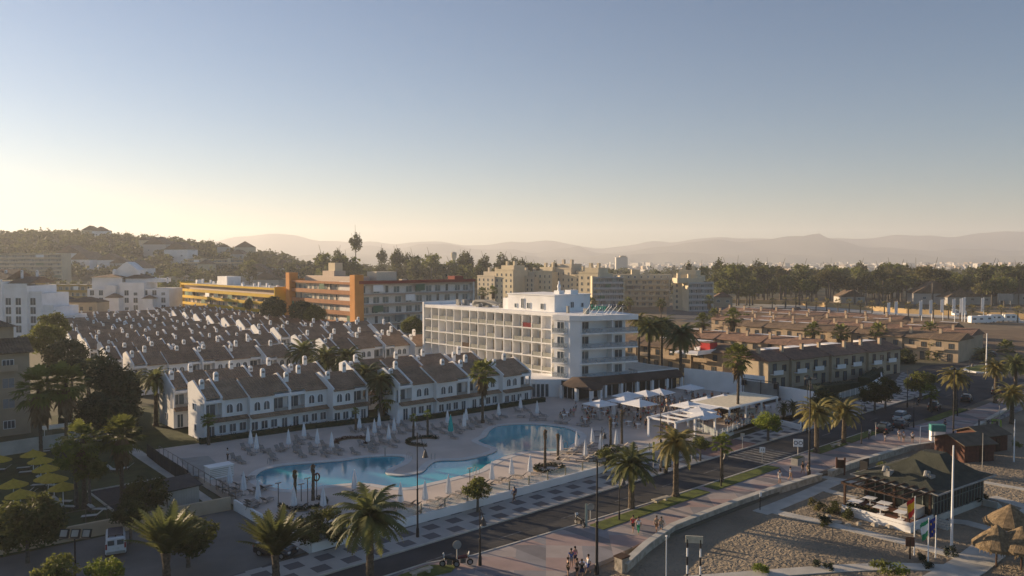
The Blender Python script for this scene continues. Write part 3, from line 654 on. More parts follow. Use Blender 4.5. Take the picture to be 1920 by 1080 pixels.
# brown gallery block beyond the left terraces
cx = lambda px, Y: ((px-960)/F*Y*CA+Y*SA, -(px-960)/F*Y*SA+Y*CA)
def at(px, Y): return cx(px, Y)
u, v = at(62, 395); t = banded('apartment_block', 'long ochre apartment block with shaded galleries beyond the left terraces', u, v, 55, 12, 5, 3.1, YELSH, BEIGE, rot=-A-.12, bays=18, seed=7)
s = MB()
for i in range(9): s.cbox(4+i*5.6, 5, 15.5, 1, 1, 1.8)
s.box(34, 3, 15.6, 43, 9, 18.6); obj('roof_house', s, BEIGE, t)
# far hotels at the foot of the hill
u, v = at(-30, 640); t = banded('far_hotel', 'tall hazy hotel of seven balconied storeys at the far left below the hill', u, v, 62, 14, 10, 3.3, BEIGE, GREYC, rot=-A+.03, bays=9, seed=8, shade=GLASS)
u, v = at(352, 720); t = banded('far_hotel', 'hazy grey apartment hotel with gridded balconies below the wooded hill', u, v, 52, 14, 9, 3.2, BEIGE, GREYC, rot=-A+.08, bays=10, seed=9, shade=GLASSB)
for a_, b_ in ((12, 16), (36, 39)): s = MB(); s.box(a_, -1.5, 0, b_, 3, 30); obj('stair_tower', s, BEIGE, t)
u, v = at(175, 600); banded('apartment_block', 'low pale flat roofed block among trees left of the cupola house', u, v, 60, 12, 4, 3, BEIGE, CREAM, rot=-A, bays=14, seed=10, z0=3)
u, v = at(300, 640); banded('apartment_block', 'low cream block among trees right of the cupola house', u, v, 30, 12, 4, 3, mat('pale_wall', (.55, .52, .48)), CREAM, rot=-A+.1, bays=8, seed=12, z0=3)
# ---------------------------------------------------------------- white house with the cupola
def hip(s, x0, y0, x1, y1, z, h, o=.4):
    x0 -= o; y0 -= o; x1 += o; y1 += o; d = min(x1-x0, y1-y0)/2
    if x1-x0 >= y1-y0: a, b_ = (x0+d, (y0+y1)/2, z+h), (x1-d, (y0+y1)/2, z+h); F_ = [(0,1,5,4), (1,2,5), (2,3,4,5), (3,0,4), (3,2,1,0)]
    else: a, b_ = ((x0+x1)/2, y0+d, z+h), ((x0+x1)/2, y1-d, z+h); F_ = [(0,1,4), (1,2,5,4), (2,3,5), (3,0,4,5), (3,2,1,0)]
    return s.add([(x0,y0,z),(x1,y0,z),(x1,y1,z),(x0,y1,z),a,b_], F_)
u, v = at(163, 330); t = thing('apartment_house', 'white many gabled apartment house crowned by a pointed cupola', 'apartment house', u, v, 0, -A+.02)
s = MB(); s.box(0, 0, 0, 34, 14, 16.2); s.box(1.5, 1, 16.2, 14, 12, 21); s.box(14, -1, 0, 24, 12, 18.8); s.box(15, 2, 18.8, 30, 12, 20.4); s.box(8, -1.6, 0, 12.5, 0, 17.6)
obj('wall', s, WHITE, t)
for a_ in ((1.2, .6, 14.2, 12.4, 21, 1.2), (14, 1.6, 24, 12, 20.4, 2.2), (10, -5, 15.5, -.5, 12.6, 1.8), (24.5, -4, 29, 0, 12.2, 1.4)): obj('roof', hip(MB(), *a_), TILE, t)
s = MB(); s.box(10, 5, 20, 18.5, 12, 24.0); s.extr([(9.8, 24.0), (18.7, 24.0), (15.6, 26.6), (14.2, 27.4), (12.8, 26.6)], 'y', 4.8, 12.2); s.lathe([(.8, 22), (.9, 23.6), (.5, 24.2), (.1, 24.4)], 8, (9.2, 4.8, 0)); s.lathe([(.8, 22), (.9, 23.6), (.5, 24.2), (.1, 24.4)], 8, (19.2, 4.8, 0)); obj('cupola', s, WHITE, t)
s = MB(); s.box(10.2, -5, 0, 15.3, -.5, 12.6); obj('bay_wall', s, WHITE, t); s = MB(); s.box(24.7, -4, 0, 28.8, 0, 12.2); obj('bay_wall', s, WHITE, t)
for i in range(9):
    for f in range(5):
        if 3 <= i <= 3: continue
        put(W_BIG if (i+f) % 3 else W_WIDE, t, 2+i*3.7, (-1.02 if 14 < 2+i*3.7 < 24 else -.01), 1+f*3.1)
for x in (3, 6, 20, 26, 31): put(CH2, t, x, 6, 19.5, name='chimney')
# white stepped building at the left edge
u, v = at(-45, 262); t = thing('apartment_house', 'white stepped apartment house with arched terraces at the left edge', 'apartment house', u, v, 0, -A-.08)
s = MB()
for i, (x, h) in enumerate(((0, 21), (9, 19.6), (17, 17), (21.5, 12.5), (25, 9.5))): s.box(x, i*.9, 0, (9, 17, 21.5, 25, 28)[i], 16, h); s.box(x-.1, i*.9-.15, h, (9, 17, 21.5, 25, 28)[i]+.1, i*.9+.2, h+.7)
obj('wall', s, WHITE, t)
s = MB(); s.extr([(1, 21.7), (9, 25), (16, 21.7)], 'x', 0, 9.3); obj('roof', s, TILE, t); s = MB(); s.extr([(2, 20.3), (9, 22.6), (16, 20.3)], 'x', 9.3, 17.2); obj('roof', s, TILE, t)
for i, x in enumerate((2.5, 6, 10.5, 14, 18.5, 22.5, 26.2)):
    top = (19, 19, 17, 17, 15, 11, 8)[i]; yy = (0, 0, .9, .9, 1.8, 2.7, 3.6)[i]
    for f in range(int(top/3)): put(W_BIG if f else W_ARCH, t, x, yy-.01, 1+f*3.05, s=1.1 if f else 1.5)
for x, y in ((2, 8), (6, 6), (11, 7), (15, 9)): put(CH1, t, x, y, 23, name='chimney')
# small cream house between them
u, v = at(122, 300); t = thing('apartment_house', 'small cream hipped roof house between the white apartment houses', 'house', u, v, 0, -A)
s = MB(); s.box(0, 0, 0, 12, 9, 12); obj('wall', s, CREAM, t); s = MB(); hip(s, 0, 0, 12, 9, 12, 2); obj('roof', s, TILEG, t)
for x in (2.5, 6, 9.5): put(W_BRN, t, x, -.01, 9); put(W_BRN, t, x, -.01, 6)
u, v = at(78, 300); t = thing('apartment_house', 'brown tiled house among dark cypresses behind the stepped white house', 'house', u, v, 0, -A)
s = MB(); s.box(0, 0, 0, 8, 9, 13); obj('wall', s, TANW, t); s = MB(); hip(s, 0, 0, 8, 9, 13, 2.2); obj('roof', s, TILEG, t)
# tan apartment block at the left edge, near
t = thing('apartment_building', 'tan brick apartment building with shuttered windows cut by the left edge', 'apartment building', 0, 0, 0, 0)
u1, v0_ = 28.3, 146.5
s = MB(); s.box(u1-34, v0_, 0, u1, v0_+16, 13.6); s.box(u1-34, v0_+3.5, 13.6, u1-1.5, v0_+14, 17.2); obj('wall', s, TANW, t)
s = MB(); s.extr([(v0_-.7, 13.4), (v0_+3.6, 15.4), (v0_+3.6, 15.1), (v0_-.7, 13.15)], 'x', u1-34, u1+.5); hip(s, u1-34, v0_+3.5, u1-1.5, v0_+14, 17.2, 2.6, .7); obj('roof', s, TILEG, t)
SHUT = win_data(1.6, 1.5, mull=1, frame=TANPALE, glass=mat('grey_shutter', (.3, .3, .3), (.25, .25, .25)))
for f in range(4):
    for i in range(7): put(SHUT if (f+i) % 3 else W_WIDE, t, u1-3.0-i*4.6, v0_-.01, 1.2+f*3.25)
for i in range(5): put(W_BIG, t, u1-5.5-i*6, v0_+3.48, 14.3)
for i in range(3):
    s = MB(); s.box(u1-4.2-i*9.2, v0_-.9, 10.4, u1-1.8-i*9.2, v0_, 10.55); s.box(u1-4.2-i*9.2, v0_-.9, 10.55, u1-1.8-i*9.2, v0_-.86, 11.4); obj('balcony', s, [TANPALE], t)
# a matching block outside the frame on the left carries on the street and throws the evening shade
t = thing('apartment_building', 'tan apartment building beyond the left edge of the lawn', 'apartment building', 0, 0, 0, 0)
s = MB(); s.box(-44, 128, 0, -12, 143, 16); obj('wall', s, TANW, t); s = MB(); hip(s, -44, 128, -12, 143, 16, 2.6, .6); obj('roof', s, TILEG, t)
for f in range(5):
    for i in range(6): put(W_WIDE, t, -41+i*5.2, 127.99, 1.2+f*3.1)

# ---------------------------------------------------------------- beige apartment range in the middle distance
def towerblock(px0, px1, Y, H, label, seed, m=BEIGE, rot=0, floors=6, penth=True, lit=0):
    rnd = random.Random(seed); u, v = at(px0, Y); L_ = (px1-px0)/F*Y/max(.5, math.cos(rot))
    t = thing('apartment_block', label, 'apartment block', u, v, 0, -A+rot, 'cream apartment blocks beyond the hotel')
    s = MB(); s.box(0, 0, 0, L_, 14, H); s.box(-.2, -.2, H, L_+.2, .3, H+.7); s.box(-.2, -.2, H, .2, 14, H+.7)
    if penth: s.box(L_*.15, 3, H, L_*.85, 12, H+3)
    for k in range(2): s.cbox(L_*(.3+.4*k), 6, H+2, 1.6, 1.6, 3.6)
    obj('wall', s, m, t)
    nb = max(2, int(L_/3.6))
    fh = (H-1)/floors
    g1 = win_data(1.2, 1.6, mull=0, frame=m, t=.05); q = MB()
    for f in range(floors):
        for i in range(nb):
            if f*nb+i < 98: put(g1, t, L_*(i+.5)/nb, -.02, .9+f*fh)
    return t
BE2 = mat('grey_beige_render', (.56, .49, .38), (.5, .43, .33), .2, .9)
data = [(895, 928, 500, 18, BE2), (928, 962, 490, 22, BEIGE), (962, 1000, 492, 18, BE2), (1000, 1033, 484, 21, BEIGE), (1033, 1068, 480, 23, BE2), (1068, 1104, 468, 19, BEIGE)]
for i, (a, b_, Y, H, m) in enumerate(data):
    towerblock(a, b_, Y, H, f'cream block with narrow windows in the far range above the hotel, {nth(i, 6)}', 30+i, m, rot=-.83)
for i, (a, b_, Y, H, r_) in enumerate(((1085, 1118, 440, 21, -.75), (1262, 1302, 445, 19.5, -.55))):
    towerblock(a, b_, Y, H, ['cream gable end block in sun left of the long balconied slab', 'cream gable end block in sun right of the long balconied slab'][i], 40+i, rot=r_)
u, v = at(1148, 475); t = banded('apartment_block', 'long sunlit cream slab with deep balconies and a windowed attic storey', u, v, 34, 13, 5, 3.3, mat('pale_cream_band', (.6, .53, .4)), BEIGE, rot=-A-.05, bays=8, seed=15, shade=GLASS)
s = MB(); s.box(-.5, 1, 16.5, 36, 12, 19.6); s.box(12, 4, 19.6, 17, 9, 22.5); s.box(20, 4, 19.6, 22, 6, 22.5); obj('attic', s, BEIGE, t)
for i in range(9): put(W_SM, t, 2+i*3.9, .98, 17.4, s=1.4)
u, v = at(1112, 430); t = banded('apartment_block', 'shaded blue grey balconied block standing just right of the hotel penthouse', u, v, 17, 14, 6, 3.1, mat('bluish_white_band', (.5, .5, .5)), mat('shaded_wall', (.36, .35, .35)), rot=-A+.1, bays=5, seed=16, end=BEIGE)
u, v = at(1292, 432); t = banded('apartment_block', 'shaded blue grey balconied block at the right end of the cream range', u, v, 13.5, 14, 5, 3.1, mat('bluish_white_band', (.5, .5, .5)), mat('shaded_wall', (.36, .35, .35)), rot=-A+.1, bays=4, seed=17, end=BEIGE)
s = MB(); s.cbox(2, 6, 15.5, 1.6, 1.6, 5); s.cbox(-4, 6, 15.5, 1.8, 1.8, 5.4); s.box(-6, 2, 15.5, 9, 11, 18.3); obj('roof_house', s, BEIGE, t)
# ================================================================ VEGETATION
def leaf_cloud(s, rnd, c, rad, n, size, flat=.0):
    """n small leaf faces scattered through an uneven clump"""
    for _ in range(n):
        d = Vector((rnd.gauss(0, 1), rnd.gauss(0, 1), rnd.gauss(0, 1))).normalized()*rnd.random()**.45
        p = Vector((c[0]+d.x*rad[0], c[1]+d.y*rad[1], c[2]+d.z*rad[2]))
        a = Vector((rnd.gauss(0, 1), rnd.gauss(0, 1), rnd.gauss(0, .6))).normalized(); b_ = a.orthogonal().normalized(); b_ = Matrix.Rotation(rnd.uniform(0, 6.28), 3, a) @ b_
        q = size*rnd.uniform(.6, 1.3); w_ = q*.55
        s.v += [tuple(p-a*q), tuple(p+b_*w_), tuple(p+a*q), tuple(p-b_*w_)]; k = len(s.v); s.f.append((k-4, k-3, k-2, k-1)); s.mi.append(s.m)
def crown_data(name, seed, rx, ry, rz, clumps, per, size, m, cz=0, clr=.32, shell=.75, squash=1):
    rnd = random.Random(seed); s = MB()
    for i in range(clumps):
        d = Vector((rnd.gauss(0, 1), rnd.gauss(0, 1), rnd.gauss(0, 1)*squash)).normalized()*(shell+rnd.random()*(1-shell) if rnd.random() < .8 else rnd.random()*shell)
        if d.z < -.55: d.z *= .6
        k = clr*rnd.uniform(.65, 1.35)
        leaf_cloud(s, rnd, (d.x*rx, d.y*ry, cz+d.z*rz), (rx*k, ry*k, rz*k), per, size)
    return s.data(name, m)
def trunk_data(name, seed, h, r0, r1, m, lean=.05, limbs=4, spread=1.2):
    rnd = random.Random(seed); s = MB(); a = rnd.uniform(0, 6.28)
    pts = [(math.cos(a)*lean*h*t*t, math.sin(a)*lean*h*t*t, h*t-.3*(t == 0)) for t in (0, .3, .65, 1)]
    s.path(pts, [r0*1.25, r0, (r0+r1)/2, r1], 8)
    for i in range(limbs):
        b_ = i*6.28/limbs+rnd.uniform(-.4, .4); p = Vector(pts[2]).lerp(Vector(pts[3]), rnd.uniform(.2, .9))
        s.path([p, p+Vector((math.cos(b_)*spread*.5, math.sin(b_)*spread*.5, spread*.5)), p+Vector((math.cos(b_)*spread, math.sin(b_)*spread, spread*1.2))], [r1*.7, r1*.5, r1*.25], 6)
    return s.data(name, m)
def date_crown(seed, n=38, L_=3.2, up=.9, m=None, droop=1.0, bend=1.0, wl=.42):
    """arching feather fronds made of leaflet pairs"""
    rnd = random.Random(seed); s = MB(); g = MB()
    for i in range(n):
        az = i*2.4+rnd.uniform(-.2, .2); el = up-(i/n)*(up+.55)*droop+rnd.uniform(-.1, .1); ln = L_*rnd.uniform(.85, 1.1)
        p = Vector((0, 0, 0)); pts = [p.copy()]; e = el; K = 9
        for k in range(K):
            st = ln/K; p = p+Vector((math.cos(az)*math.cos(e), math.sin(az)*math.cos(e), math.sin(e)))*st; pts.append(p.copy()); e -= bend*(.10+.13*k/K)*(1.2 if el > .2 else .8)
        s.m = 0
        s.path(pts[:7:2]+[pts[8]], [.035, .03, .022, .016, .01], 3)
        for k in range(1, K+1):
            for sub in (0, .5):
                a_, b_ = pts[k-1], pts[k]; q = a_.lerp(b_, sub); d = (b_-a_).normalized()
                side = d.cross(Vector((0, 0, 1))).normalized(); upv = side.cross(d)
                t = (k-1+sub)/K; ll = wl*ln/3.2*math.sin(math.pi*min(1, t*.95+.12))**.6+.08
                for sg in (-1, 1):
                    tip = q+side*sg*ll*.85+d*ll*.55-upv*ll*(.25)+Vector((0, 0, rnd.uniform(-.06, .02)))
                    w_ = d*.075*ln/2
                    s.v += [tuple(q-w_), tuple(q+w_), tuple(tip)]; z = len(s.v); s.f.append((z-3, z-2, z-1)); s.mi.append(0)
    return s.data('crown', m or FROND)
def fan_crown(seed, n=34, L_=1.5, m=None, skirt=True):
    """Washingtonia: fans on stalks above, dead skirt below"""
    rnd = random.Random(seed); s = MB()
    for i in range(n):
        az = i*2.4+rnd.uniform(-.3, .3); el = 1.3-2.0*(i/n)+rnd.uniform(-.15, .15); st = rnd.uniform(.5, .9)*L_
        d = Vector((math.cos(az)*math.cos(el), math.sin(az)*math.cos(el), math.sin(el))); q = d*st-Vector((0, 0, .1)); s.m = 0
        s.path([(0, 0, 0), q*.5, q], [.03, .025, .02], 3)
        side = d.cross(Vector((0, 0, 1))).normalized(); u_ = side.cross(d)
        for k in range(9):
            t = (k-4)/4*1.25; dd = d*math.cos(t)+side*math.sin(t); ln = L_*.62*(1-.18*abs(t))*rnd.uniform(.9, 1.1)
            tip = q+dd*ln-Vector((0, 0, ln*.3*rnd.random()+.1)); nrm = dd.cross(u_).normalized()*.075*L_
            mid = q+dd*ln*.55; s.add([q, mid+nrm, tip, mid-nrm], [(0, 1, 2, 3)])
    c = s.data('crown', m or LEAFM)
    k = None
    if skirt:
        s = MB()
        for i in range(60):
            az = rnd.uniform(0, 6.28); z0 = -rnd.uniform(.1, 1.2)*L_; d = Vector((math.cos(az), math.sin(az), 0))
            tip = d*rnd.uniform(.45, .85)*L_*(1+z0/(2.6*L_))+Vector((0, 0, z0-rnd.uniform(.5, 1.0)*L_)); sd = Vector((-d.y, d.x, 0))*.16*L_
            s.add([d*.12+Vector((0, 0, z0)), (d*.3*L_+sd+Vector((0, 0, z0-.3*L_))), tip, (d*.3*L_-sd+Vector((0, 0, z0-.3*L_)))], [(0, 1, 2, 3)])
        k = s.data('dead_fronds', FROND_D)
    return c, k
def palm_trunk(seed, h, r0, r1, boss=True):
    rnd = random.Random(seed); s = MB(); n = max(6, int(h/.35)); pts = []; rs = []
    a = rnd.uniform(0, 6.28)
    for i in range(n+1):
        t = i/n; pts.append((math.cos(a)*.02*h*t*t, math.sin(a)*.02*h*t*t, h*t-.2*(i == 0))); rs.append((r0+(r1-r0)*t)*(1.09 if i % 2 else .95)*(1.3 if t < .06 else 1)*(1.35 if boss and t > .9 else 1))
    s.path(pts, rs, 9); return s.data('trunk', BARK)
DATE = [date_crown(1, 54, 3.3, 1.25, wl=.55), date_crown(2, 50, 3.1, 1.25, FRONDY, wl=.55), date_crown(3, 56, 3.7, 1.15, wl=.6), date_crown(9, 42, 4.0, 1.5, FROND, .38, .42, wl=.5)]
FANS = [fan_crown(4), fan_crown(5, 40, 1.9), fan_crown(6, 30, 1.3, LEAFB, False)]
TRK = {}
def trk(h, r0, r1):
    k = (round(h*2)/2, r0, r1)
    if k not in TRK: TRK[k] = palm_trunk(len(TRK), k[0], r0, r1)
    return TRK[k]
def palm(label, u, v, z, h, kind='date', var=0, s=1, group=None, rot=None):
    t = thing('palm_tree', label, 'palm tree', u, v, z, rot if rot is not None else random.uniform(0, 6), group)
    r = (.36, .28) if kind == 'date' else (.26, .17)
    hh = round(h*2)/2
    put(trk(h, *r), t, 0, 0, 0, name='trunk')
    if kind == 'date': put(DATE[var], t, 0, 0, hh, name='crown', s=s)
    else:
        c, k = FANS[var]; put(c, t, 0, 0, hh, name='crown', s=s)
        if k: put(k, t, 0, 0, hh, name='dead_fronds', s=s)
    return t
def at(px, Y): return cx(px, Y)
def gz(px, py, base_y=None, Y=None, z=0):
    """ground spot and height of a thing whose base shows at base_y (or whose distance is Y) and whose top centre shows at py"""
    if Y is None:
        u, v = G(px, base_y, z); Y = u*SA+v*CA
    else: u, v = at(px, Y)
    d = Y*math.cos(PITCH)                       # height from the picture row
    a = math.atan((540-py)/F)-PITCH
    return u, v, CH+Y*math.tan(a)-z
def P_(label, px, py, base=None, Y=None, z=0, kind='date', var=0, s=1, group=None):
    u, v, h = gz(px, py, base, Y, z); return palm(label, u, v, z, max(.8, h), kind, var, s, group)
# along the sea road
gr = 'palms along the sea road'
P_('large arching date palm at the bottom centre, fronds over the white wall', 690, 972, Y=67, var=0, s=1.22, group=gr)
P_('yellowish upright date palm in front of the dark parked car', 512, 1040, Y=65, var=3, s=1.05, group=gr)
P_('upright date palm beside the white van, fronds brushing the pruned tree', 304, 1032, Y=64, var=3, s=1.08, group=gr)
P_('date palm on the grass verge left of the stone bench', 1184, 872, 955, var=0, s=1.1, group=gr)
P_('date palm on the verge in front of the advertising panel', 1267, 832, 933, var=1, s=1.15, group=gr)
P_('small fan palm on the verge beside a bell lantern', 1353, 832, 905, kind='fan', var=2, s=.95, group=gr)
P_('yellow green date palm with hanging fruit left of its twin by the road', 1531, 775, 850, var=1, s=1.15, group=gr)
P_('yellow green date palm on the verge right of its twin by the road', 1582, 768, 832, var=1, s=1.15, group=gr)
P_('date palm beside the promenade behind the floodlight mast', 1790, 705, 772, var=1, s=1.15, group=gr)
P_('small fan palm near the white villa gate', 1745, 735, 772, kind='fan', var=2, s=1.1, group=gr)
P_('date palm in front of the roundabout lawn', 1866, 688, 757, var=1, s=1.05, group=gr)
P_('date palm right of the roundabout lawn', 1904, 682, 725, var=0, s=1.2, group=gr)
P_('yellow palm cut by the right edge above the promenade', 1897, 738, 792, var=1, s=1.1, group=gr)
P_('slim palm near the white flagpole of the roundabout', 1846, 664, Y=222, var=1, s=1.2, group=gr)
P_('fan palm clump among parked cars behind the roundabout', 1890, 652, Y=240, kind='fan', var=0, s=1.5, group=gr)
# tall ones by pool and terrace
P_('tall fan palm with a brown skirt standing before the second white terrace', 905, 700, 793, z=DK, kind='fan', var=1, s=1.15)
P_('tallest slim fan palm rising beside the beige bar awning', 1383, 668, 792, z=DK, kind='fan', var=1, s=1.15)
for i, (px, py, Y, s_) in enumerate(((1218, 612, 178, 1.25), (1241, 610, 184, 1.3), (1278, 628, 170, 1.45), (1198, 600, 196, 1.2))):
    P_(('tall palm hard against the hotel corner, left of three', 'tall palm in the middle of the three beside the hotel', 'broadest tall palm of the three beside the hotel', 'palm half hidden behind the right corner of the hotel')[i], px, py, Y=Y, var=(2, 2, 2, 1)[i], s=s_, group='tall palms beside the hotel')
gr = 'palms between the white terraces'
for i, (px, py, Y, k, s_, lb) in enumerate(((567, 662, 180, 0, 1.5, 'dark palm farthest left between the second and front terraces'), (609, 672, 172, 0, 1.5, 'left palm of the bright pair behind the front terrace'), (650, 672, 170, 2, 1.35, 'right palm of the bright pair behind the front terrace'),
        (686, 704, 138, 2, 1.15, 'broad palm rising in the gap between the two front terraces'), (713, 714, 134, 2, .9, 'lower palm just right of the broad palm in the gap between terraces'))):
    P_(lb, px, py, Y=Y, var=k, s=s_, group=gr)
P_('fan palm with a hanging brown skirt at the gap between the two front terraces', 727, 742, Y=136, kind='fan', var=1, s=1.35, group=gr)
gr = 'palms of the left gardens'
P_('date palm against the white end wall of the second terrace, left', 288, 712, Y=132, var=0, s=1.05, group=gr)
P_('shadowed date palm left of the palm by the end wall', 247, 710, Y=138, var=0, s=.9, group=gr)
P_('date palm behind the black conifers at left', 162, 690, Y=150, var=0, s=1.1, group=gr)
P_('shaggy fan palm in front of the lattice wall at left', 118, 718, Y=112, kind='fan', var=1, s=1.5, group=gr)
P_('shaggy fan palm left of its twin before the tan apartment building', 70, 728, Y=110, kind='fan', var=1, s=1.6, group=gr)
P_('brown skirted fan palm on the lawn beside the yellow parasols', 222, 818, Y=90, kind='fan', var=1, s=1.15, group=gr)
P_('fan palm in the bright mixed clump left of the brown skirted palm', 150, 826, Y=88, kind='fan', var=0, s=1.3, group=gr)
P_('young fan palm before the end bay of the front terrace', 391, 788, 838, z=.6, kind='fan', var=2, s=.75)
gr = 'young palms on the pool terrace'
for px, py, b_, lb in ((553, 893, 950, 'bare brown young palm left of the lifebuoy'), (587, 882, 938, 'bare brown young palm behind the lifebuoy'), (1022, 816, 878, 'bare brown young palm in a stone ringed bed by the round pool'),
        (1046, 820, 862, 'thin young palm right of the stone ringed bed'), (1145, 790, 842, 'bare reddish young palm left of its pair by the terrace'), (1166, 776, 832, 'taller bare reddish young palm of the pair by the terrace'),
        (775, 784, 822, 'young green palm left in the half ring of dark shrubs'), (802, 778, 820, 'young green palm right in the half ring of dark shrubs'), (667, 775, 808, 'young palm beside the red leaved bed')):
    u, v, h = gz(px, py, b_, z=DK); t = thing('young_palm', lb, 'palm tree', u, v, DK, random.uniform(0, 6), gr)
    put(trk(max(1, h), .19, .16), t, 0, 0, 0, name='trunk')
    put(FANS[2][0] if px in (775, 802, 667) else FANS[0][1], t, 0, 0, round(max(1, h)*2)/2+(.2 if px in (775, 802, 667) else .75), name='crown', s=.45 if px in (775, 802, 667) else .38)
# clipped round street trees (ficus) and other near trees
RT = [crown_data('crown', 21, 2.2, 2.2, 1.7, 70, 60, .17, LEAFD, clr=.3), crown_data('crown', 22, 1.6, 1.6, 1.25, 55, 50, .15, LEAFM, clr=.32), crown_data('crown', 23, 1.5, 1.5, 1.2, 55, 50, .14, LEAFB, clr=.32), crown_data('crown', 24, 3, 3, 2.5, 90, 60, .22, LEAFD, clr=.3)]
def round_tree(label, px, py, base=None, Y=None, z=0, var=0, s=1, grp='clipped trees by the road', dx=0, name='clipped_tree'):
    u, v, h = gz(px+dx, py, base, Y, z); t = thing(name, label, 'tree', u, v, z, random.uniform(0, 6), grp)
    h = max(1.2, h); put(trunk_data('trunk', int(px), h, .13*s+.04, .09*s, BARKG, .03, 5, 1.0*s), t, 0, 0, 0, name='trunk'); put(RT[var], t, 0, 0, h, name='crown', s=s); return t
round_tree('big dark clipped tree at the left edge above the yard wall', 40, 985, Y=72, var=3, s=.98)
round_tree('dense clipped tree between the two nearest palms and the white wall', 598, 988, Y=76, var=0, s=1.0, dx=0)
round_tree('clipped dark tree half behind the palm by the van', 345, 1005, Y=71, var=0, s=1.05)
round_tree('small lopsided clipped tree leaning over the white wall', 895, 916, Y=86.5, var=1, s=.9)
round_tree('small clipped tree before the terrace steps left of the verge palm', 1137, 858, Y=103, var=1, s=.95)
round_tree('small dark clipped tree left of the round bright shrub', 1313, 832, 866, var=1, s=.75)
round_tree('bright round clipped tree on the verge below the bar terrace', 1440, 792, 828, var=2, s=1.25)
round_tree('dark clipped tree against the white end wall of the terrace', 1549, 752, 790, var=0, s=1.05)
round_tree('broad dark clipped tree left of two in front of the villas', 1640, 738, 775, var=0, s=1.15)
round_tree('broad clipped tree right of two in front of the villas', 1660, 726, 768, var=0, s=1.05)
round_tree('clipped tree by the villa gate', 1726, 718, 748, var=1, s=1.7)
round_tree('large dark dome shaped tree behind the villas', 1762, 660, Y=222, var=3, s=1.35, name='round_tree')
round_tree('dark tree between the villa row and the dome shaped tree', 1690, 672, Y=215, var=0, s=1.6, name='round_tree')
round_tree('clipped tree in shadow close to the yard wall', 237, 962, Y=77, var=0, s=.72)
round_tree('low bright tree top cut by the bottom edge, right', 185, 1073, Y=61, var=2, s=.85)
round_tree('low dark tree top cut by the bottom edge, left', 95, 1070, Y=61, var=1, s=.9)
round_tree('dark bushy tree behind the grey garden shed', 268, 925, Y=84, var=0, s=.95)
round_tree('bright leaved tree in the mixed clump on the left lawn', 135, 850, Y=88, var=2, s=1.45)
round_tree('reddish brown tree beneath the bright clump on the left lawn', 160, 880, Y=87, var=1, s=1.1)
# the dark mass of conifers and shrubs between lawn and terraces
DK_C = [crown_data('crown', 31, 2.6, 2.6, 5, 110, 70, .24, mat('conifer_green', (.075, .095, .04), (.035, .045, .02), .6, .8, rand=.2), clr=.28), crown_data('crown', 33, 4, 4, 3.4, 110, 70, .28, LEAFM, clr=.28), crown_data('crown', 35, 4.2, 4.2, 3.6, 120, 70, .28, mat('conifer_green', (.03, .04, .018)), clr=.28)]
def big_tree(label, px, py, Y, var, s, grp=None, z=0):
    u, v, h = gz(px, py, Y=Y, z=z); t = thing('garden_tree', label, 'tree', u, v, z, random.uniform(0, 6), grp)
    h = max(1.5, h); put(trunk_data('trunk', int(px), h, .28, .16, BARKG, .03, 5, 1.8), t, 0, 0, 0, name='trunk'); put(DK_C[var], t, 0, 0, h, name='crown', s=s); return t
big_tree('tall black conifer behind the lattice wall, tallest of the dark mass', 195, 728, 128, 0, 1.1)
big_tree('black conifer right of the tallest in the dark mass', 228, 752, 126, 0, 1.0)
big_tree('broad black tree at the foot of the dark mass', 205, 785, 122, 2, .85)
big_tree('dark tree left in the dark mass', 172, 770, 120, 2, .7)
big_tree('dark tree below the sunlit bright tree at left', 120, 668, 158, 2, .9)
big_tree('bright sunlit tree beside the tan apartment building', 84, 640, 172, 1, 1.0)
big_tree('bright sunlit tree behind its twin near the end walls', 98, 612, 195, 1, .9)
big_tree('dark garden tree right of the sunlit pair', 130, 690, 150, 2, .6)
big_tree('dark pine at the foot of the yellow block', 511, 578, 262, 2, 1.0)
big_tree('slim dark cypress left of the dark pine', 466, 572, 285, 0, .5)
big_tree('dark leafy tree in front of the orange towers, left', 565, 584, 258, 2, .9)
big_tree('dark leafy tree in front of the orange towers, right', 590, 589, 255, 1, .8)
big_tree('green tree beside the far end of the hotel wing', 772, 612, 240, 1, .8)
# ------------------------------------------------ hedges and low shrubs
def hedge_box(name, label, pts, wd, h, z, m=HEDGE, grp=None, kind=None, seed=1):
    rnd = random.Random(seed); s = MB()
    for (a, b_) in zip(pts, pts[1:]):
        a, b_ = Vector(a), Vector(b_); L_ = (b_-a).length; n = max(2, int(L_*2.2))
        for i in range(n): p = a.lerp(b_, (i+rnd.random())/n); leaf_cloud(s, rnd, (p.x, p.y, z+h*rnd.uniform(.35, .7)), (.45, wd*.55, h*.5), 26, .13)
    s2 = MB(); s2.rail(pts, wd*.75, z, z+h*.8); o = obj(name, s2, m); o.rotation_euler = (0, 0, A); tag(o, label, 'hedge', grp)
    c = obj('leaves', s, m, o); return o
hedge_box('hedge', 'long low dark hedge along the foot of the front left terrace', [(44, 116.3), (60, 115.2), (74.5, 112.2)], .9, 1.0, DK)
hedge_box('hedge', 'long low dark hedge along the foot of the right front terrace', [(76.5, 108.4), (92, 107.4), (106.5, 107)], .9, 1.0, DK, seed=2)
hedge_box('hedge', 'dark clipped hedge bordering the garden left of the front terrace', [(39.6, 132), (41.5, 147), (45, 158)], 3.2, 2.0, 0, seed=3)
hedge_box('hedge', 'dark hedge in front of the dark conifers', [(37.5, 140), (33.8, 150)], 2.5, 1.8, 0, seed=4)
hedge_box('hedge', 'dark planting in front of the villa gardens', [(150, 76), (158, 78), (170, 75)], 3.0, 2.2, 0, seed=5)
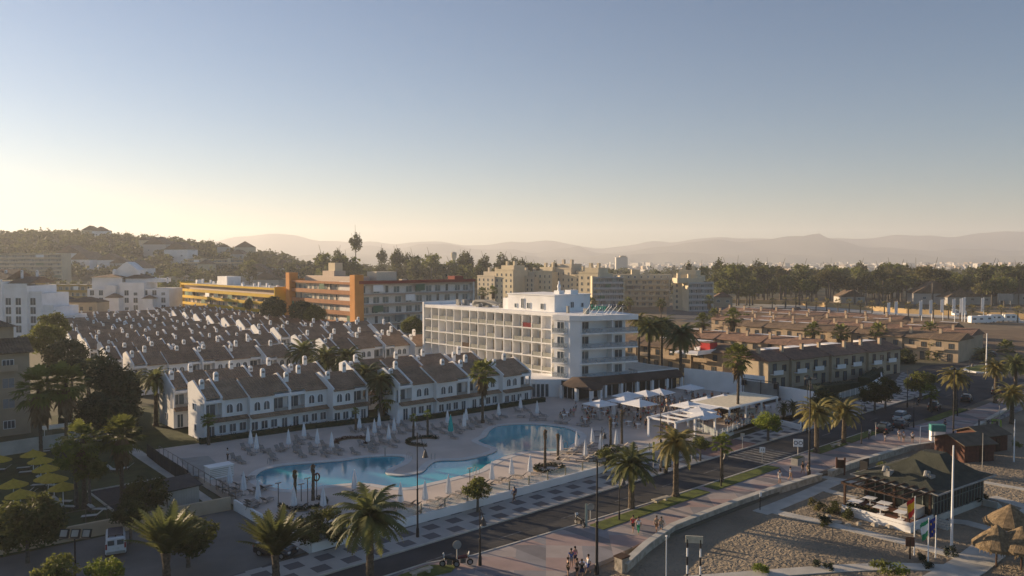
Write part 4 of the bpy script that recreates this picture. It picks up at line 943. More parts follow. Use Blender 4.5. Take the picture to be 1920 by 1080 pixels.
hedge_box('hedge', 'dark planting behind the fence of the villa gardens', [(176, 76), (190, 79), (204, 84)], 3.2, 2.4, 0, seed=6)
hedge_box('hedge', 'bushes in front of the tan villas behind the street', [(205, 92), (222, 88)], 4, 2.5, 0, seed=7, m=LEAFD)
def ring(label, px, py, r, a0, a1, m=HEDGE, seed=0, h=.5, z=DK, name='planting_bed'):
    u, v = G(px, py, z); rnd = random.Random(seed); s = MB(); t = thing(name, label, 'planting bed', u, v, z)
    n = int(abs(a1-a0)*r*2.6)+3
    for i in range(n): a_ = a0+(a1-a0)*i/n; leaf_cloud(s, rnd, (r*math.cos(a_), r*math.sin(a_), h*.5), (.42, .42, h*.55), 36, .12)
    obj('leaves', s, m, t); s = MB(); s.rail([(r*math.cos(a0+(a1-a0)*i/12), r*math.sin(a0+(a1-a0)*i/12)) for i in range(13)], .7, 0, .14); obj('soil', s, DIRT, t); return t
RUST = mat('rust_leaves', (.1, .035, .025), (.04, .02, .015), 2, .8)
ring('half ring of dark shrubs around two young palms behind the pool', 797, 829, 2.6, .2, 4.2)
ring('ring of dark and rust coloured shrubs before the front left terrace', 661, 829, 2.4, -1.2, 3.0, RUST, 1)
ring('stone ringed bed with scattered dark plants beside the round pool', 1030, 880, 1.8, .2, 6.1, HEDGE, 2)
ring('curved dark bed around the lifebuoy palms at the near pool edge', 568, 945, 2.4, 2.8, 6.6, HEDGE, 3)
ring('small bed of dark plants right of the two reddish palms', 1150, 843, 1.6, .2, 5.5, HEDGE, 4)
def shrub(label, px, py, s_=1, m=LEAFM, z=BZ, grp='shrubs on the beach', seed=0, name='shrub'):
    u, v = G(px, py, z); rnd = random.Random(seed or int(px+py)); s = MB()
    for i in range(9): leaf_cloud(s, rnd, (rnd.uniform(-.5, .5), rnd.uniform(-.5, .5), rnd.uniform(.2, .8)), (.35, .35, .3), 40, .11)
    o = obj(name, s, m); o.location = W(u, v, z); o.scale = (s_,)*3; tag(o, label, 'shrub', grp); return o
for i, (px, py, s_, m, lb) in enumerate(((1535, 955, 1.6, LEAFO, 'pale olive shrub at the left end of the rockery'), (1562, 962, 1.9, LEAFD, 'broad dark shrub in the rockery below the pergola'), (1604, 965, 1.7, HEDGE, 'tall dark rounded shrub at the left corner of the beach deck'),
        (1588, 972, 1.5, LEAFD, 'dark shrub before the tall rounded one in the rockery'), (1635, 970, 1.6, LEAFD, 'dark bushy shrub along the deck wall, left of two'), (1665, 975, 1.1, LEAFO, 'small olive shrub along the deck wall'), (1682, 980, 1.1, LEAFD, 'small shrub mid deck wall'),
        (1710, 985, 1.0, LEAFD, 'round shrub near the right end of the deck wall'), (1748, 990, .9, LEAFM, 'small shrub below the deck corner by the flagpoles'), (1545, 982, 1.2, HEDGE, 'low sprawling shrub at the front of the rockery'),
        (1545, 983, .8, LEAFO, 'small agave like plant in front of the rockery'), (1658, 882, 1.4, LEAFM, 'green bush behind the dark restaurant roof'), (1615, 900, 1.6, LEAFM, 'green bush behind the pergola corner'), (1800, 955, 1.5, HEDGE, 'dark shrub under the long glazed wall, left'), (1820, 947, 1.5, HEDGE, 'dark shrub under the long glazed wall, middle'), (1842, 942, 1.4, HEDGE, 'dark shrub under the long glazed wall, right'),
        (1545, 987, .7, LEAFD, 'tuft by the long beach path, left'), (1547, 982, .6, LEAFD, 'tiny tuft by the path'), (1545, 1005, .1, LEAFD, 'x'), (1531, 1062, .8, HEDGE, 'dark tuft on the near curved path, left'), (1554, 1070, .9, HEDGE, 'dark tuft on the near curved path, second'), (1724, 1052, 1.0, HEDGE, 'dark tuft on the sand left of the European flag'),
        (1783, 1042, 1.1, HEDGE, 'dark tuft at the foot of the tallest flagpole'), (1741, 1066, .9, HEDGE, 'dark tuft near the Andalusian flagpole foot'), (1546, 981, .5, HEDGE, 'x'), (1425, 1072, 1.4, LEAFB, 'yellow green shrub at the bottom edge of the sand'), (1655, 1078, 1.6, LEAFM, 'green shrub cut by the bottom edge'), (1690, 1080, 1.4, LEAFB, 'yellowish shrub cut by the bottom edge'), (1905, 838, 1.2, LEAFM, 'low green growth behind the wooden huts'))):
    if lb != 'x' and not lb.startswith('tiny'): shrub(lb, px, py, s_*.8, m, seed=i+1)
for i, (px, py) in enumerate(((1548, 976), (1556, 981), (1570, 980), (1590, 986), (1610, 984), (1640, 987), (1668, 990), (1700, 995), (1725, 998), (1553, 970))):
    s = MB(); rnd = random.Random(i); s.lathe([(.3, -.1), (.42, .12), (.28, .3), (.08, .36)], 6); o = obj('boulder', s, STONE); u, v = G(px, py, BZ); o.location = W(u, v, BZ); o.scale = (rnd.uniform(.7, 1.3), rnd.uniform(.7, 1.3), rnd.uniform(.7, 1.2)); tag(o, f'pale boulder edging the beach rockery, {nth(i, 10)}', 'boulder', 'boulders edging the rockery')
# ------------------------------------------------ woods and far trees
far_sh = [crown_data('crown', 41, 5.5, 5.5, 4.2, 34, 26, .8, LEAFM, clr=.36), crown_data('crown', 42, 7, 7, 3.2, 34, 26, .8, LEAFO, clr=.36), crown_data('crown', 43, 4, 4, 6, 34, 26, .75, LEAFD, clr=.36)]
ftr = trunk_data('trunk', 44, 9, .4, .25, BARKG, .02, 4, 3)
def far_tree(label, u, v, z, h, var, s, grp):
    t = thing('wood_tree', label, 'tree', u, v, z, random.uniform(0, 6), grp)
    k = put(ftr, t, 0, 0, 0, name='trunk'); k.scale = (s, s, max(.4, (h-1.5*s)/9)); put(far_sh[var], t, 0, 0, h-3.4*s, name='crown', s=s); return t
rnd = random.Random(77)
W_L = {'r': ('leafy tree in the dark wood behind the sandy lot at right', 'trees of the wood at right'), 'm': ('tree in the hazy wood behind the orange towers', 'trees of the middle wood'), 'l': ('hazy tree among the houses below the left hill', 'trees below the hill'), 'c': ('tree beyond the cream apartment range', 'trees beyond the cream blocks')}
def scatter(key, n, px0, px1, Y0, Y1, h0, h1, vs, ssc=(.8, 1.4)):
    lb, g_ = W_L[key]
    for i in range(n):
        px = rnd.uniform(px0, px1); Y = Y0+(Y1-Y0)*(i+rnd.random())/n; u, v = at(px, Y); x, y = (px-960)/F*Y, Y
        far_tree(lb, u, v, terrain_h(x, y), rnd.uniform(h0, h1), rnd.choice(vs), rnd.uniform(*ssc), g_)
scatter('r', 150, 1345, 1990, 470, 640, 13, 25, [0, 0, 1, 2])
scatter('m', 52, 600, 1010, 560, 700, 16, 30, [0, 2, 2, 0], (.9, 1.5))
scatter('m', 16, 440, 640, 600, 720, 14, 22, [0, 2], (.8, 1.3))
scatter('l', 48, -20, 470, 400, 640, 9, 15, [0, 2, 0], (.6, 1.0))
scatter('c', 26, 880, 1345, 520, 620, 14, 24, [0, 1, 2], (.8, 1.3))
W_L['s'] = ('dark tree at the near edge of the right hand wood', 'trees at the edge of the right wood')
u, v = at(667, 640); far_tree('tall isolated tree standing clear above the middle wood', u, v, 6, 40, 2, 1.25, None)
# the far woods that read as one mass, and the wooded hill
def mass(name, label, spots, seed, per=16, size=1.4, m=LEAFD):
    rnd = random.Random(seed); s = MB()
    for (x, y, z, r, h) in spots:
        for k in range(4): leaf_cloud(s, rnd, (x+rnd.uniform(-.5, .5)*r, y+rnd.uniform(-.5, .5)*r, z+h*.6+rnd.uniform(-.2, .25)*h), (r*.7, r*.7, h*.45), per, size*r/6)
    o = obj(name, s, m); tag(o, label, 'wood', kind='stuff'); return o
sp = []
for i in range(900):
    px = rnd.uniform(-60, 640); Y = rnd.uniform(640, 1120); x = (px-960)/F*Y; z = terrain_h(x, Y)
    if z > 5 or rnd.random() < .35: sp.append((x, Y, z-1, rnd.uniform(5, 10), rnd.uniform(6, 12)))
mass('hill_wood', 'hazy wood covering the hill at the left horizon', sp, 5, 15, 1.5)
sp = []
for i in range(620):
    px = rnd.uniform(480, 2000); Y = rnd.uniform(660, 1500) if px < 1100 else rnd.uniform(640, 1300); x = (px-960)/F*Y
    sp.append((x, Y, terrain_h(x, Y)-1, rnd.uniform(7, 13), rnd.uniform(9, 17)))
mass('far_wood', 'far dark belt of woodland below the mountains', sp, 6, 14, 1.6)
# skyline trees on the hill
for i, (px, py) in enumerate(((92, 432), (110, 436), (240, 436), (269, 440), (284, 441), (307, 446), (315, 446), (384, 455), (396, 452), (408, 456), (455, 462), (463, 466), (470, 469))):
    Y = 950; u, v, h = gz(px, py, Y=Y); x = (px-960)/F*Y; zz = terrain_h(x, Y)
    t = thing('skyline_tree', f'dark tree standing on the skyline of the left hill, {nth(i, 13)}', 'tree', u, v, zz, i, 'trees on the hill skyline')
    k = put(ftr, t, 0, 0, 0, name='trunk'); k.scale = (1, 1, max(.4, (h-zz)/9)); put(far_sh[2 if i % 2 else 0], t, 0, 0, h-zz-4, name='crown', s=(.5 if i % 2 else .8))
# row of small street palms before the sandy lot
FARF = fan_crown(50, 16, 2.0, FRONDY, False)[0]; FTK = palm_trunk(9, 5.5, .3, .22)
rowp = [(1448, 590), (1472, 588), (1492, 588), (1512, 588), (1530, 590), (1550, 590), (1571, 592), (1592, 592), (1613, 596), (1635, 596), (1658, 598), (1680, 600), (1703, 600), (1725, 602), (1750, 602), (1778, 604), (1800, 606), (1822, 607), (1852, 608), (1877, 608), (1908, 610)]
for i, (px, py) in enumerate(rowp):
    u, v = G(px, py-5); t = thing('street_palm', f'small street palm in the row before the sandy lot, {nth(i, len(rowp))}', 'palm tree', u, v, 0, i, 'row of small palms before the sandy lot')
    put(FTK, t, 0, 0, 0, name='trunk'); put(FARF, t, 0, 0, 5.5, name='crown')
gr = 'palms rising among the tan villas'
for i, (px, py, Y, s_) in enumerate(((1318, 602, 235, 1.5), (1375, 594, 232, 1.6), (1525, 618, 240, 1.5), (1578, 622, 236, 1.6), (1648, 620, 232, 1.5), (1745, 618, 236, 1.5))):
    P_(f'fan palm rising among the tan tiled villas, {nth(i, 6)} of six', px, py, Y=Y, kind='fan', var=0, s=s_, group=gr)
for i, (px, py, Y) in enumerate(((905, 548, 400), (925, 545, 410), (1075, 570, 380), (1110, 566, 390), (1180, 566, 390), (1240, 568, 385), (1165, 574, 350), (1330, 562, 400), (1400, 598, 300), (1340, 590, 300))):
    P_(f'small palm below the cream apartment range, {nth(i, 10)}', px, py, Y=Y, kind='fan', var=0, s=1.6, group='palms below the cream blocks')
# ================================================================ WALLS, FENCES, KERB THINGS
def wallth(name, label, pts, wd, z0, z1, m, cat='wall', grp=None):
    s = MB(); s.rail(pts, wd, z0, z1); o = obj(name, s, m); o.rotation_euler = (0, 0, A); return tag(o, label, cat, grp)
wt = wallth('boundary_wall', 'long white wall carrying the pool terrace along the patterned pavement', [(36.1, 67.75), (81, 67.75), (84, 68.6), (93, 68.6)], .3, 0, DK+.12, WHITE)
wallth('boundary_wall', 'short white retaining wall down the left side of the pool terrace', [(36.1, 67.9), (36.2, 85.6)], .25, 0, DK+.3, WHITE)
wallth('boundary_wall', 'cream wall between the yard and the left lawn', [(-60, 88.3), (12, 87.6), (35.9, 86)], .3, 0, 1.5, TANPALE)
wallth('boundary_wall', 'white low wall below the beige bar', [G(1352, 822, .3), G(1400, 798, .3), G(1427, 790, .3)], .3, 0, 1.3, WHITE)
wallth('boundary_wall', 'tall white wall closing the terrace behind the stage', [(140.8, 99), (141.5, 92), (142.2, 81)], .35, 0, 5.0, WHITE)
wallth('boundary_wall', 'white wall sloping down to the pavement beside the white leaved yuccas', [(142.2, 81), (142.4, 75), (140.8, 69.4)], .34, 0, 3.4, WHITE)
wallth('boundary_wall', 'short white planter wall under the yuccas', [G(1458, 792, .4), G(1500, 803, .4), G(1502, 796, .4)], .3, 0, 1.0, WHITE)
wallth('boundary_wall', 'white garden wall with hedge along the villas', [(172, 72.5), (182, 74.5), (190, 78)], .3, 0, 1.7, WHITE)
wallth('boundary_wall', 'white gate wall near the street palms of the villas', [(192, 79), (203, 84)], .3, 0, 1.7, WHITE)
wallth('lattice_wall', 'pale lattice topped wall at the back of the left lawn', [(-20, 131), (20, 131.6), (36, 133)], .3, 0, 2.0, PALE)
wallth('boundary_wall', 'ochre wall along the back of the sandy lot', [G(1340, 568), G(1500, 572), G(1700, 588), G(1960, 600)], .5, 0, 2.6, mat('sunlit_ochre_wall', (.5, .36, .18), (.42, .3, .15), .05, .9))
# sea wall of pale stone, in three runs
sw = [[(1170, 1058), (1212, 1020), (1262, 985), (1335, 957), (1385, 938), (1450, 916), (1538, 889)], [(1556, 884), (1590, 870), (1640, 855), (1700, 837), (1775, 826)], [(1812, 822), (1832, 798), (1880, 771), (1915, 752), (1990, 715)]]
for pts, lb in zip(sw, ('pale stone sea wall from the bottom centre to the beach steps', 'pale stone sea wall behind the dark roofed beach restaurant', 'pale stone sea wall bending at the wooden huts')):
    o = wallth('sea_wall', lb, [G(x, y, .45) for x, y in pts], .55, -1.3, .5, STONE); s = MB(); s.rail([G(x, y, .45) for x, y in pts], .72, .5, .6); c = obj('coping', s, PALE, o)
s = MB(); u, v = G(1166, 1062, .1); s.cbox(0, 0, -.9, 1.0, .9, 1.9); s.m = 1; s.cbox(0, 0, 1.0, 1.15, 1.05, .12); o = obj('wall_pier', s, [STONE, BROWNW]); o.location = W(u, v, 0); o.rotation_euler = (0, 0, A); tag(o, 'stone pier with a brown cap ending the sea wall', 'pier')
def fence(name, label, pts, z, h, step, mp, mg=None, r=.035, rails=True, grp=None):
    a0 = pts[0]; t = thing(name, label, 'fence', a0[0], a0[1], z, 0, grp); P = [Vector((p[0]-a0[0], p[1]-a0[1])) for p in pts]; n = 0
    pn = MB()
    for a, b_ in zip(P, P[1:]):
        k = max(1, round((b_-a).length/step))
        for i in range(k+1):
            if n >= 98: break
            p = a.lerp(b_, i/k); s = MB(); s.cbox(p.x, p.y, 0, r*2, r*2, h); obj('post', s, mp, t); n += 1
        if mg is not None: pn.rail([a, b_], .02, .1, h-.1)
        if rails: pn.rail([a, b_], .05, h-.06, h)
    if pn.v: obj('panel', pn, mg or mp, t)
    return t
GLP = bpy.data.materials.new('clear_glass_panel'); GLP.use_nodes = True; _n = GLP.node_tree; _b = _n.nodes['Principled BSDF']
_b.inputs['Base Color'].default_value = (.55, .62, .62, 1); _b.inputs['Alpha'].default_value = .25; _b.inputs['Roughness'].default_value = .08
fence('glass_balustrade', 'glass balustrade with pale posts on the long white terrace wall', [(36.4, 68), (81, 68), (84, 68.9), (95.5, 69)], DK, 1.15, 3.1, mat('olive_post', (.25, .23, .17)), GLP, .06, False)
fence('glass_balustrade', 'glass balustrade around the terrace corner below the bar', [G(1300, 800, DK), G(1345, 822, DK), G(1400, 797, DK), G(1428, 788, DK)], DK, 1.2, 2.2, WHITE2, GLP, .05)
fence('wire_fence', 'thin metal fence down the left edge of the pool terrace', [(36.5, 86), (37, 100), (37.5, 114)], DK-.1, 1.3, 1.9, LOUNGM, None, .03)
fence('black_fence', 'dark mesh fence beside the lawn path', [(35.9, 99), (36.4, 110), (37, 117.4)], 0, 1.9, 1.6, BLACK, mat('dark_mesh', (.04, .045, .045)), .04)
fence('wire_fence', 'green wire fence along the lawn by the yard wall', [(14, 89.5), (24, 89.2), (30, 88.8)], 0, 2.3, 2.0, LOUNGM, None, .03)
fence('wire_fence', 'white rail fence in front of the villa gardens', [(144, 71), (158, 72), (171, 72.4)], 0, 1.4, 2.4, WHITE2, mat('pale_mesh', (.4, .42, .42)), .05)
# garden shed, kiosk box
u, v = G(350, 950); t = thing('garden_shed', 'pale plank garden shed with a dark sloping roof by the yard wall', 'shed', u-.3, v, 0, .1)
s = MB(); s.box(-1.8, 0, 0, 1.8, 2.6, 2.3)
for i in range(12): s.box(-1.8+i*.3, -.03, 0, -1.65+i*.3, 0, 2.3)
obj('wall', s, PALE, t); s = MB(); s.extr([(-.4, 2.3), (3, 2.9), (3, 2.8), (-.4, 2.18)], 'x', -2.1, 2.1); obj('roof', s, DARKROOF, t)
u, v = G(411, 893, DK); t = thing('service_box', 'white slatted service cabinet at the left pool edge', 'cabinet', u, v, DK)
s = MB(); s.box(-1.5, -.8, 0, 1.5, .8, 1.4); obj('body', s, WHITE, t); s = MB(); s.box(-1.6, -.9, 1.4, 1.6, .9, 1.48); obj('lid', s, WHITE2, t)
for k in range(5): s = MB(); s.box(-1.45, -.84, .2+k*.22, 1.45, -.8, .32+k*.22); obj('slat', s, PALE, t)
sheet('service_pad', [G(p, q, DK) for p, q in ((335, 860), (390, 855), (420, 880), (400, 895), (360, 892))], DK+.02, GREYC)
# pergola frame at the terrace entrance
t = thing('entrance_pergola', 'white flat framed entrance pergola at the terrace steps', 'pergola', 97.0, 69.7, 0, 0)
for x in (0, 5, 10.4):
    for y in (0, 5): s = MB(); s.cbox(x, y, 0, .28, .28, 3.7); obj('post', s, WHITE, t)
for y in (0, 5): s = MB(); s.box(-.3, y-.15, 3.7, 10.7, y+.15, 4.0); obj('beam', s, WHITE, t)
for i in range(5): s = MB(); x = i*2.6; s.box(x-.12, -.3, 3.72+.001*i, x+.12, 5.3, 3.98); obj('rafter', s, WHITE, t)
# bar pavilion
t = thing('bar_pavilion', 'beach bar under a flat beige fabric awning on white posts', 'bar', 112.6, 70.2, DK, 0)
s = MB(); s.box(0, .3, 3.0, 15.2, 7.0, 3.12); obj('awning', s, TARP, t)
s = MB(); s.box(-.3, 0, 2.8, 15.5, .3, 3.1); s.box(-.3, 7, 2.8, 15.5, 7.3, 3.1); s.box(-.3, .3, 2.8, 0, 7, 3.1); s.box(15.2, .3, 2.8, 15.5, 7, 3.1); obj('roof_frame', s, WHITE2, t)
for x in (0, 5, 10, 15.2):
    for y in (.15, 7.15): s = MB(); s.cbox(x, y, 0, .25, .25, 2.8); obj('post', s, WHITE2, t)
s = MB(); s.box(3, 2.4, 0, 12, 3.1, 1.1); s.box(2.9, 2.2, 1.1, 12.1, 3.2, 1.17); obj('counter', s, PALE, t)
s = MB(); s.box(4, 5, 0, 11, 5.6, 2.2); obj('back_shelf', s, BROWNW, t)
s = MB(); s.box(-3.5, 1.5, 2.95, -.3, 6.8, 3.05); obj('side_awning', s, CANV, t)
# stage
t = thing('stage', 'low open stage with speakers and truss against the tall white wall', 'stage', 133.5, 76.8, DK, 0)
s = MB(); s.box(0, 0, 0, 7.6, 8.5, .5); obj('platform', s, BLACK, t)
s = MB(); s.box(7.5, .5, .5, 7.8, 8, 3.0); obj('backdrop', s, GREYC, t)
for y in (.3, 4, 8): s = MB(); s.cbox(7.0, y, .5, .12, .12, 2.9); obj('truss_post', s, BLACK, t)
s = MB(); s.box(6.9, .3, 3.4, 7.1, 8, 3.52); obj('truss_beam', s, BLACK, t)
for y in (.6, 7.6): s = MB(); s.cbox(6.8, y, 2.2, .6, .8, 1.1); obj('speaker', s, BLACK, t)
# ---------------------------------------------------------------- tan villas
def villas(label, u, v, rot, n, w, dep, seed, m=CREAM, rm=TILER, h=6.2, chim=True, porch=True, grp='tan tiled villas', hipd=True, z=0):
    rnd = random.Random(seed); t = thing('villa_row', label, 'villa row', u, v, z, rot, grp); L_ = n*w
    for i in range(n):
        jg = -.7*(i % 2); s = MB(); s.box(i*w, jg, 0, (i+1)*w-.01, dep, h); obj('wall', s, m, t)
        s = MB(); s.extr([(jg-.6, h-.05), (dep/2, h+1.7), (dep+.5, h-.05), (dep+.5, h-.2), (jg-.6, h-.2)], 'x', i*w-(.4 if i == 0 else -.01), (i+1)*w+(.4 if i == n-1 else -.01)); obj('roof', s, rm, t)
        put(W_BRND, t, i*w+w*.3, jg-.01, 3.3); put(W_BRN, t, i*w+w*.75, jg-.01, 3.7); put(W_BRND, t, i*w+w*.7, jg-.01, .1, name='door'); put(W_BRN, t, i*w+w*.28, jg-.01, 1.0)
        s = MB(); s.box(i*w+w*.1, jg-1.0, 3.1, i*w+w*.55, jg, 3.24); s.box(i*w+w*.1, jg-1.0, 3.24, i*w+w*.55, jg-.94, 4.1); obj('balcony', s, WHITE if porch else TANPALE, t)
        if chim:
            s = MB(); x = i*w+rnd.uniform(.8, 2); y = dep*rnd.uniform(.25, .4); s.cbox(x, y, h, .7, .6, 2.6); s.m = 1; s.cbox(x, y, h+2.6, .85, .75, .15); obj('chimney', s, [TANPALE, TILER], t)
        if rnd.random() < .5: s = MB(); s.box(i*w+1, dep*.62, h+1.0, i*w+w-1, dep-.4, h+1.5); obj('roof_terrace', s, WHITE, t)
    return t
villas('cream villa row with white balconies and terracotta roof facing the sea road', 156, 88, -.19, 7, 6.9, 9.5, 1)
villas('plain tan house with grey brown roof directly behind the three tall palms', 165, 148, -math.pi/2, 5, 8.6, 11, 2, TANW, TILEG, 5.8, chim=False, porch=False)
villas('tan villa row behind the red walled roof terrace, facing the hotel', 236, 150, -math.pi/2, 10, 7.4, 10, 3, TANW, TILEG, 6.2, porch=False)
villas('tan villa row partly hidden behind the white roof terraces', 196, 142, -math.pi/2, 6, 7.4, 9, 4, CREAM, TILER, 5.6, porch=False)
for i, (uu, v0_, n_) in enumerate(((256, 168, 12), (276, 180, 12), (298, 190, 10))):
    villas(f'far tan villa row with many small roof chimneys, {nth(i, 3, "from the street")}'.replace('leftmost', 'nearest').replace('rightmost', 'farthest'), uu, v0_, -math.pi/2, n_, 7.4, 10, 6+i, TANW, TILEG if i % 2 else TILER, 6.0, porch=False)
u, v = G(1330, 652, 6.5); t = thing('roof_house', 'bright red walled stair house on a white roof terrace', 'stair house', u, v, 5.6, 0)
s = MB(); s.box(-1.6, -1.2, 0, 1.6, 1.5, 2.2); obj('wall', s, RED, t); s = MB(); s.box(-8, -2, -.2, 8, 6, .1); s.box(-8, -2.1, .1, 8, -1.9, .8); s.box(-2.0, 1.5, .1, 2, 3, 1.0); obj('terrace', s, WHITE, t)
s = MB(); s.box(-1.7, -1.3, 2.2, 1.7, 1.6, 2.35); obj('roof', s, TILER, t)
# small gabled cream house and villas seen among the wood
def cottage(label, px, py, Y, w_, h, m=CREAM, rm=TILER, grp=None, z=None):
    u, v = at(px, Y); x = (px-960)/F*Y; zz = terrain_h(x, Y) if z is None else z
    t = thing('country_house', label, 'house', u, v, zz, -A+random.uniform(-.4, .4), grp)
    s = MB(); s.box(-w_/2, 0, 0, w_/2, w_*.7, h); obj('wall', s, m, t); s = MB(); s.extr([(-.4-w_/2, h), (w_/2+.4, h), (0, h+w_*.3)], 'y', -.4, w_*.7+.4); obj('roof', s, rm, t)
    for k in (-1, 1): put(W_WIDE, t, k*w_*.25, -.02, h*.5, s=1.2)
    return t
cottage('small cream gabled house at the left end of the right wood', 1356, 540, 470, 11, 6)
for i, (px, Y, w_, h) in enumerate(((1755, 500, 26, 7), (1800, 495, 20, 5), (1838, 500, 16, 5), (1862, 505, 16, 5), (1905, 500, 20, 7), (1600, 520, 16, 4))):
    cottage(f'pale country house half hidden in the right wood, {nth(i, 6)} of six', px, 540, Y, w_, h, mat('pale_wall', (.55, .52, .48)), TILEG, 'houses in the right wood')
hl = [(30, 700), (130, 720), (150, 700), (170, 930), (190, 925), (270, 820), (290, 790), (315, 800), (330, 760), (420, 830), (445, 800), (460, 880), (480, 640), (497, 620), (515, 630), (530, 700), (225, 690), (250, 660), (205, 700), (385, 690)]
for i, (px, Y) in enumerate(hl): cottage(f'pale hazy house on the left hillside, {nth(i, 20)}', px, 0, Y, random.uniform(12, 26), random.uniform(8, 15), random.choice([WHITE, BEIGE, mat('pale_wall', (.55, .52, .48))]), TILEG, 'houses on the left hillside')
u, v = at(1155, 1500); t = thing('far_tower', 'white far block standing above the woodland right of centre', 'tower', u, v, 0, -A); s = MB(); s.box(0, 0, 0, 22, 14, 34); obj('wall', s, mat('far_white', (.75, .72, .66)), t); s = MB(); s.box(8, 2, 34, 20, 12, 37); obj('roof_house', s, BEIGE, t)
u, v = at(851, 1100); t = thing('water_tower', 'small pale water tower on the hazy horizon left of centre', 'tower', u, v, 0, 0); s = MB(); s.lathe([(3, 0), (2.6, 30), (4, 33), (4, 39), (1, 40)], 10); obj('shaft', s, BEIGE, t)
# ================================================================ BEACH RESTAURANT, HUTS
t = thing('beach_restaurant', 'dark tent roofed beach restaurant with a long glazed side', 'restaurant', 90.1, 30.9, BZ, -.12, s=.9)
s = MB(); s.box(0, .3, 0, 13, 9.5, .8); obj('plinth', s, PALE, t)
s = MB(); s.m = 0; s.box(.2, .5, .8, 12.8, 9.3, 3.9); s.m = 1
for i in range(17): x = .15+i*.79; s.box(x, .38, .6, x+.09, .5, 3.9)
for i in range(8): y = .5+i*1.2; s.box(.08, y, .8, .2, y+.1, 3.9)
s.box(.1, .36, 2.35, 12.9, .46, 2.43)
obj('glazed_wall', s, [mat('dark_glazing', (.03, .045, .04), (.015, .02, .02), .4, .15), mat('grey_green_frame', (.22, .25, .22))], t)
s = MB(); n_ = 7
def tent(s, cx_, cy_, hw, hd, z0, h, top=.0):
    rings = []
    for k in range(n_+1):
        f = k/n_; sc_ = (1-f)*(1-top)+top; z = z0+h*f**1.75; rings.append((hw*sc_, hd*sc_, z))
    vs = []
    for a, b_, z in rings: vs += [(cx_-a, cy_-b_, z), (cx_+a, cy_-b_, z), (cx_+a, cy_+b_, z), (cx_-a, cy_+b_, z)]
    fs = [(4*k+i, 4*k+(i+1) % 4, 4*k+4+(i+1) % 4, 4*k+4+i) for k in range(n_) for i in range(4)]+[(4*n_, 4*n_+1, 4*n_+2, 4*n_+3), (3, 2, 1, 0)]
    s.add(vs, fs)
tent(s, 4.1, 4.9, 5.0, 5.5, 3.9, 2.3, .03); tent(s, 9.6, 5.2, 4.2, 5.6, 3.88, 2.5, .22)
obj('tent_roof', s, mat('dark_green_felt', (.055, .06, .045), (.035, .04, .03), .8, .9, .4, 6), t)
s = MB(); s.rail([(-.95, -.65), (13.9, -.65), (13.9, 10.5), (-.95, 10.5), (-.95, -.65)], .14, 3.72, 3.92); obj('gutter', s, GREYC, t)
for x, y in ((.9, 6.6), (2.8, 2.4)): s = MB(); s.path([(x, y, 4.4), (x, y, 5.3), (x-.9, y-.1, 5.5), (x-1.3, y-.2, 5.0)], [.22]*4, 7); s.cbox(x+.3, y, 4.1, 1.1, .8, .8); obj('vent_duct', s, GREYC, t)
s = MB(); s.box(2.5, 11.2, 3.9, 4.6, 11.3, 5.0); s.box(2.5, 10.2, 3.6, 2.6, 11.3, 5.0); obj('service_screen', s, BLACK, t)
for i in range(4): s = MB(); s.box(-.2-.32*i, -1.8, 0, .1-.32*i, -.2, .8-.2*i); s.M = None; obj('step', s, PALE, t)
for i in range(4): s = MB(); s.box(12.2+.32*i, -1.6, 0, 12.5+.32*i, .2, .8-.2*i); obj('step', s, PALE, t)
dk = thing('pergola_deck', 'brown pergola over a white walled dining deck on the sand', 'pergola', 90.1, 30.9, BZ, -.12, s=.9)
s = MB(); s.box(-5.6, .2, 0, -.1, 8.9, .75); obj('deck_wall', s, WHITE, dk)
s = MB(); s.box(-5.45, .35, .75, -.15, 8.8, .8); obj('deck_floor', s, mat('red_brown_boards', (.2, .09, .055), (.13, .06, .04), 1.5, .8), dk)
s = MB(); s.rail([(-.3, .3), (-5.5, .3), (-5.5, 8.8), (-.3, 8.8)], .14, .8, 1.15); obj('parapet', s, WHITE, dk)
for x, y in ((-5.3, .6), (-5.3, 8.6), (-.4, .6), (-.4, 8.6), (-.4, 5)): s = MB(); s.cbox(x, y, .8, .24, .24, 2.9); obj('post', s, BROWNW, dk)
for i, x in enumerate((-5.3, -.4)): s = MB(); s.box(x-.1, 0, 3.7, x+.1, 9.1, 3.95); obj('beam', s, BROWNW, dk)
for i in range(8): s = MB(); y = .25+i*1.22; s.box(-5.7, y-.07, 3.955, 0, y+.07, 4.1); obj('rafter', s, BROWNW, dk)
s = MB(); s.box(-5.2, .4, 3.62, -4.5, 8.8, 3.68); obj('rolled_blind', s, CANV, dk)
def table_data(w_=.85, h=.74, m=WHITE2):
    s = MB(); s.box(-w_/2, -w_/2, h-.04, w_/2, w_/2, h); s.tube((0, 0, 0), (0, 0, h-.04), .04, n=6); s.cbox(0, 0, 0, .45, .45, .04); return s
TB = table_data().data('table', WHITE2)
def frot(t, x, y): # local offsets of the restaurant frame to (u, v)
    c, q = math.cos(-.12), math.sin(-.12); return (90.1+.9*(x*c-y*q), 30.9+.9*(x*q+y*c))
for i, (x, y, s_) in enumerate(((-4.4, 7.7, 1.5), (-2.2, 5.2, 1.5), (-4.2, 4.6, 1.5), (-1.6, 7.4, 1.4), (-4.0, 2.2, 1.4))):
    u, v = frot(t, x, y); o = bpy.data.objects.new('deck_table', TB); col.objects.link(o); o.location = W(u, v, BZ+.72); o.rotation_euler = (0, 0, A); o.scale = (s_, s_, 1.1); tag(o, f'white square table on the brown pergola deck, {nth(i, 5)} of five', 'table', 'tables on the beach deck')
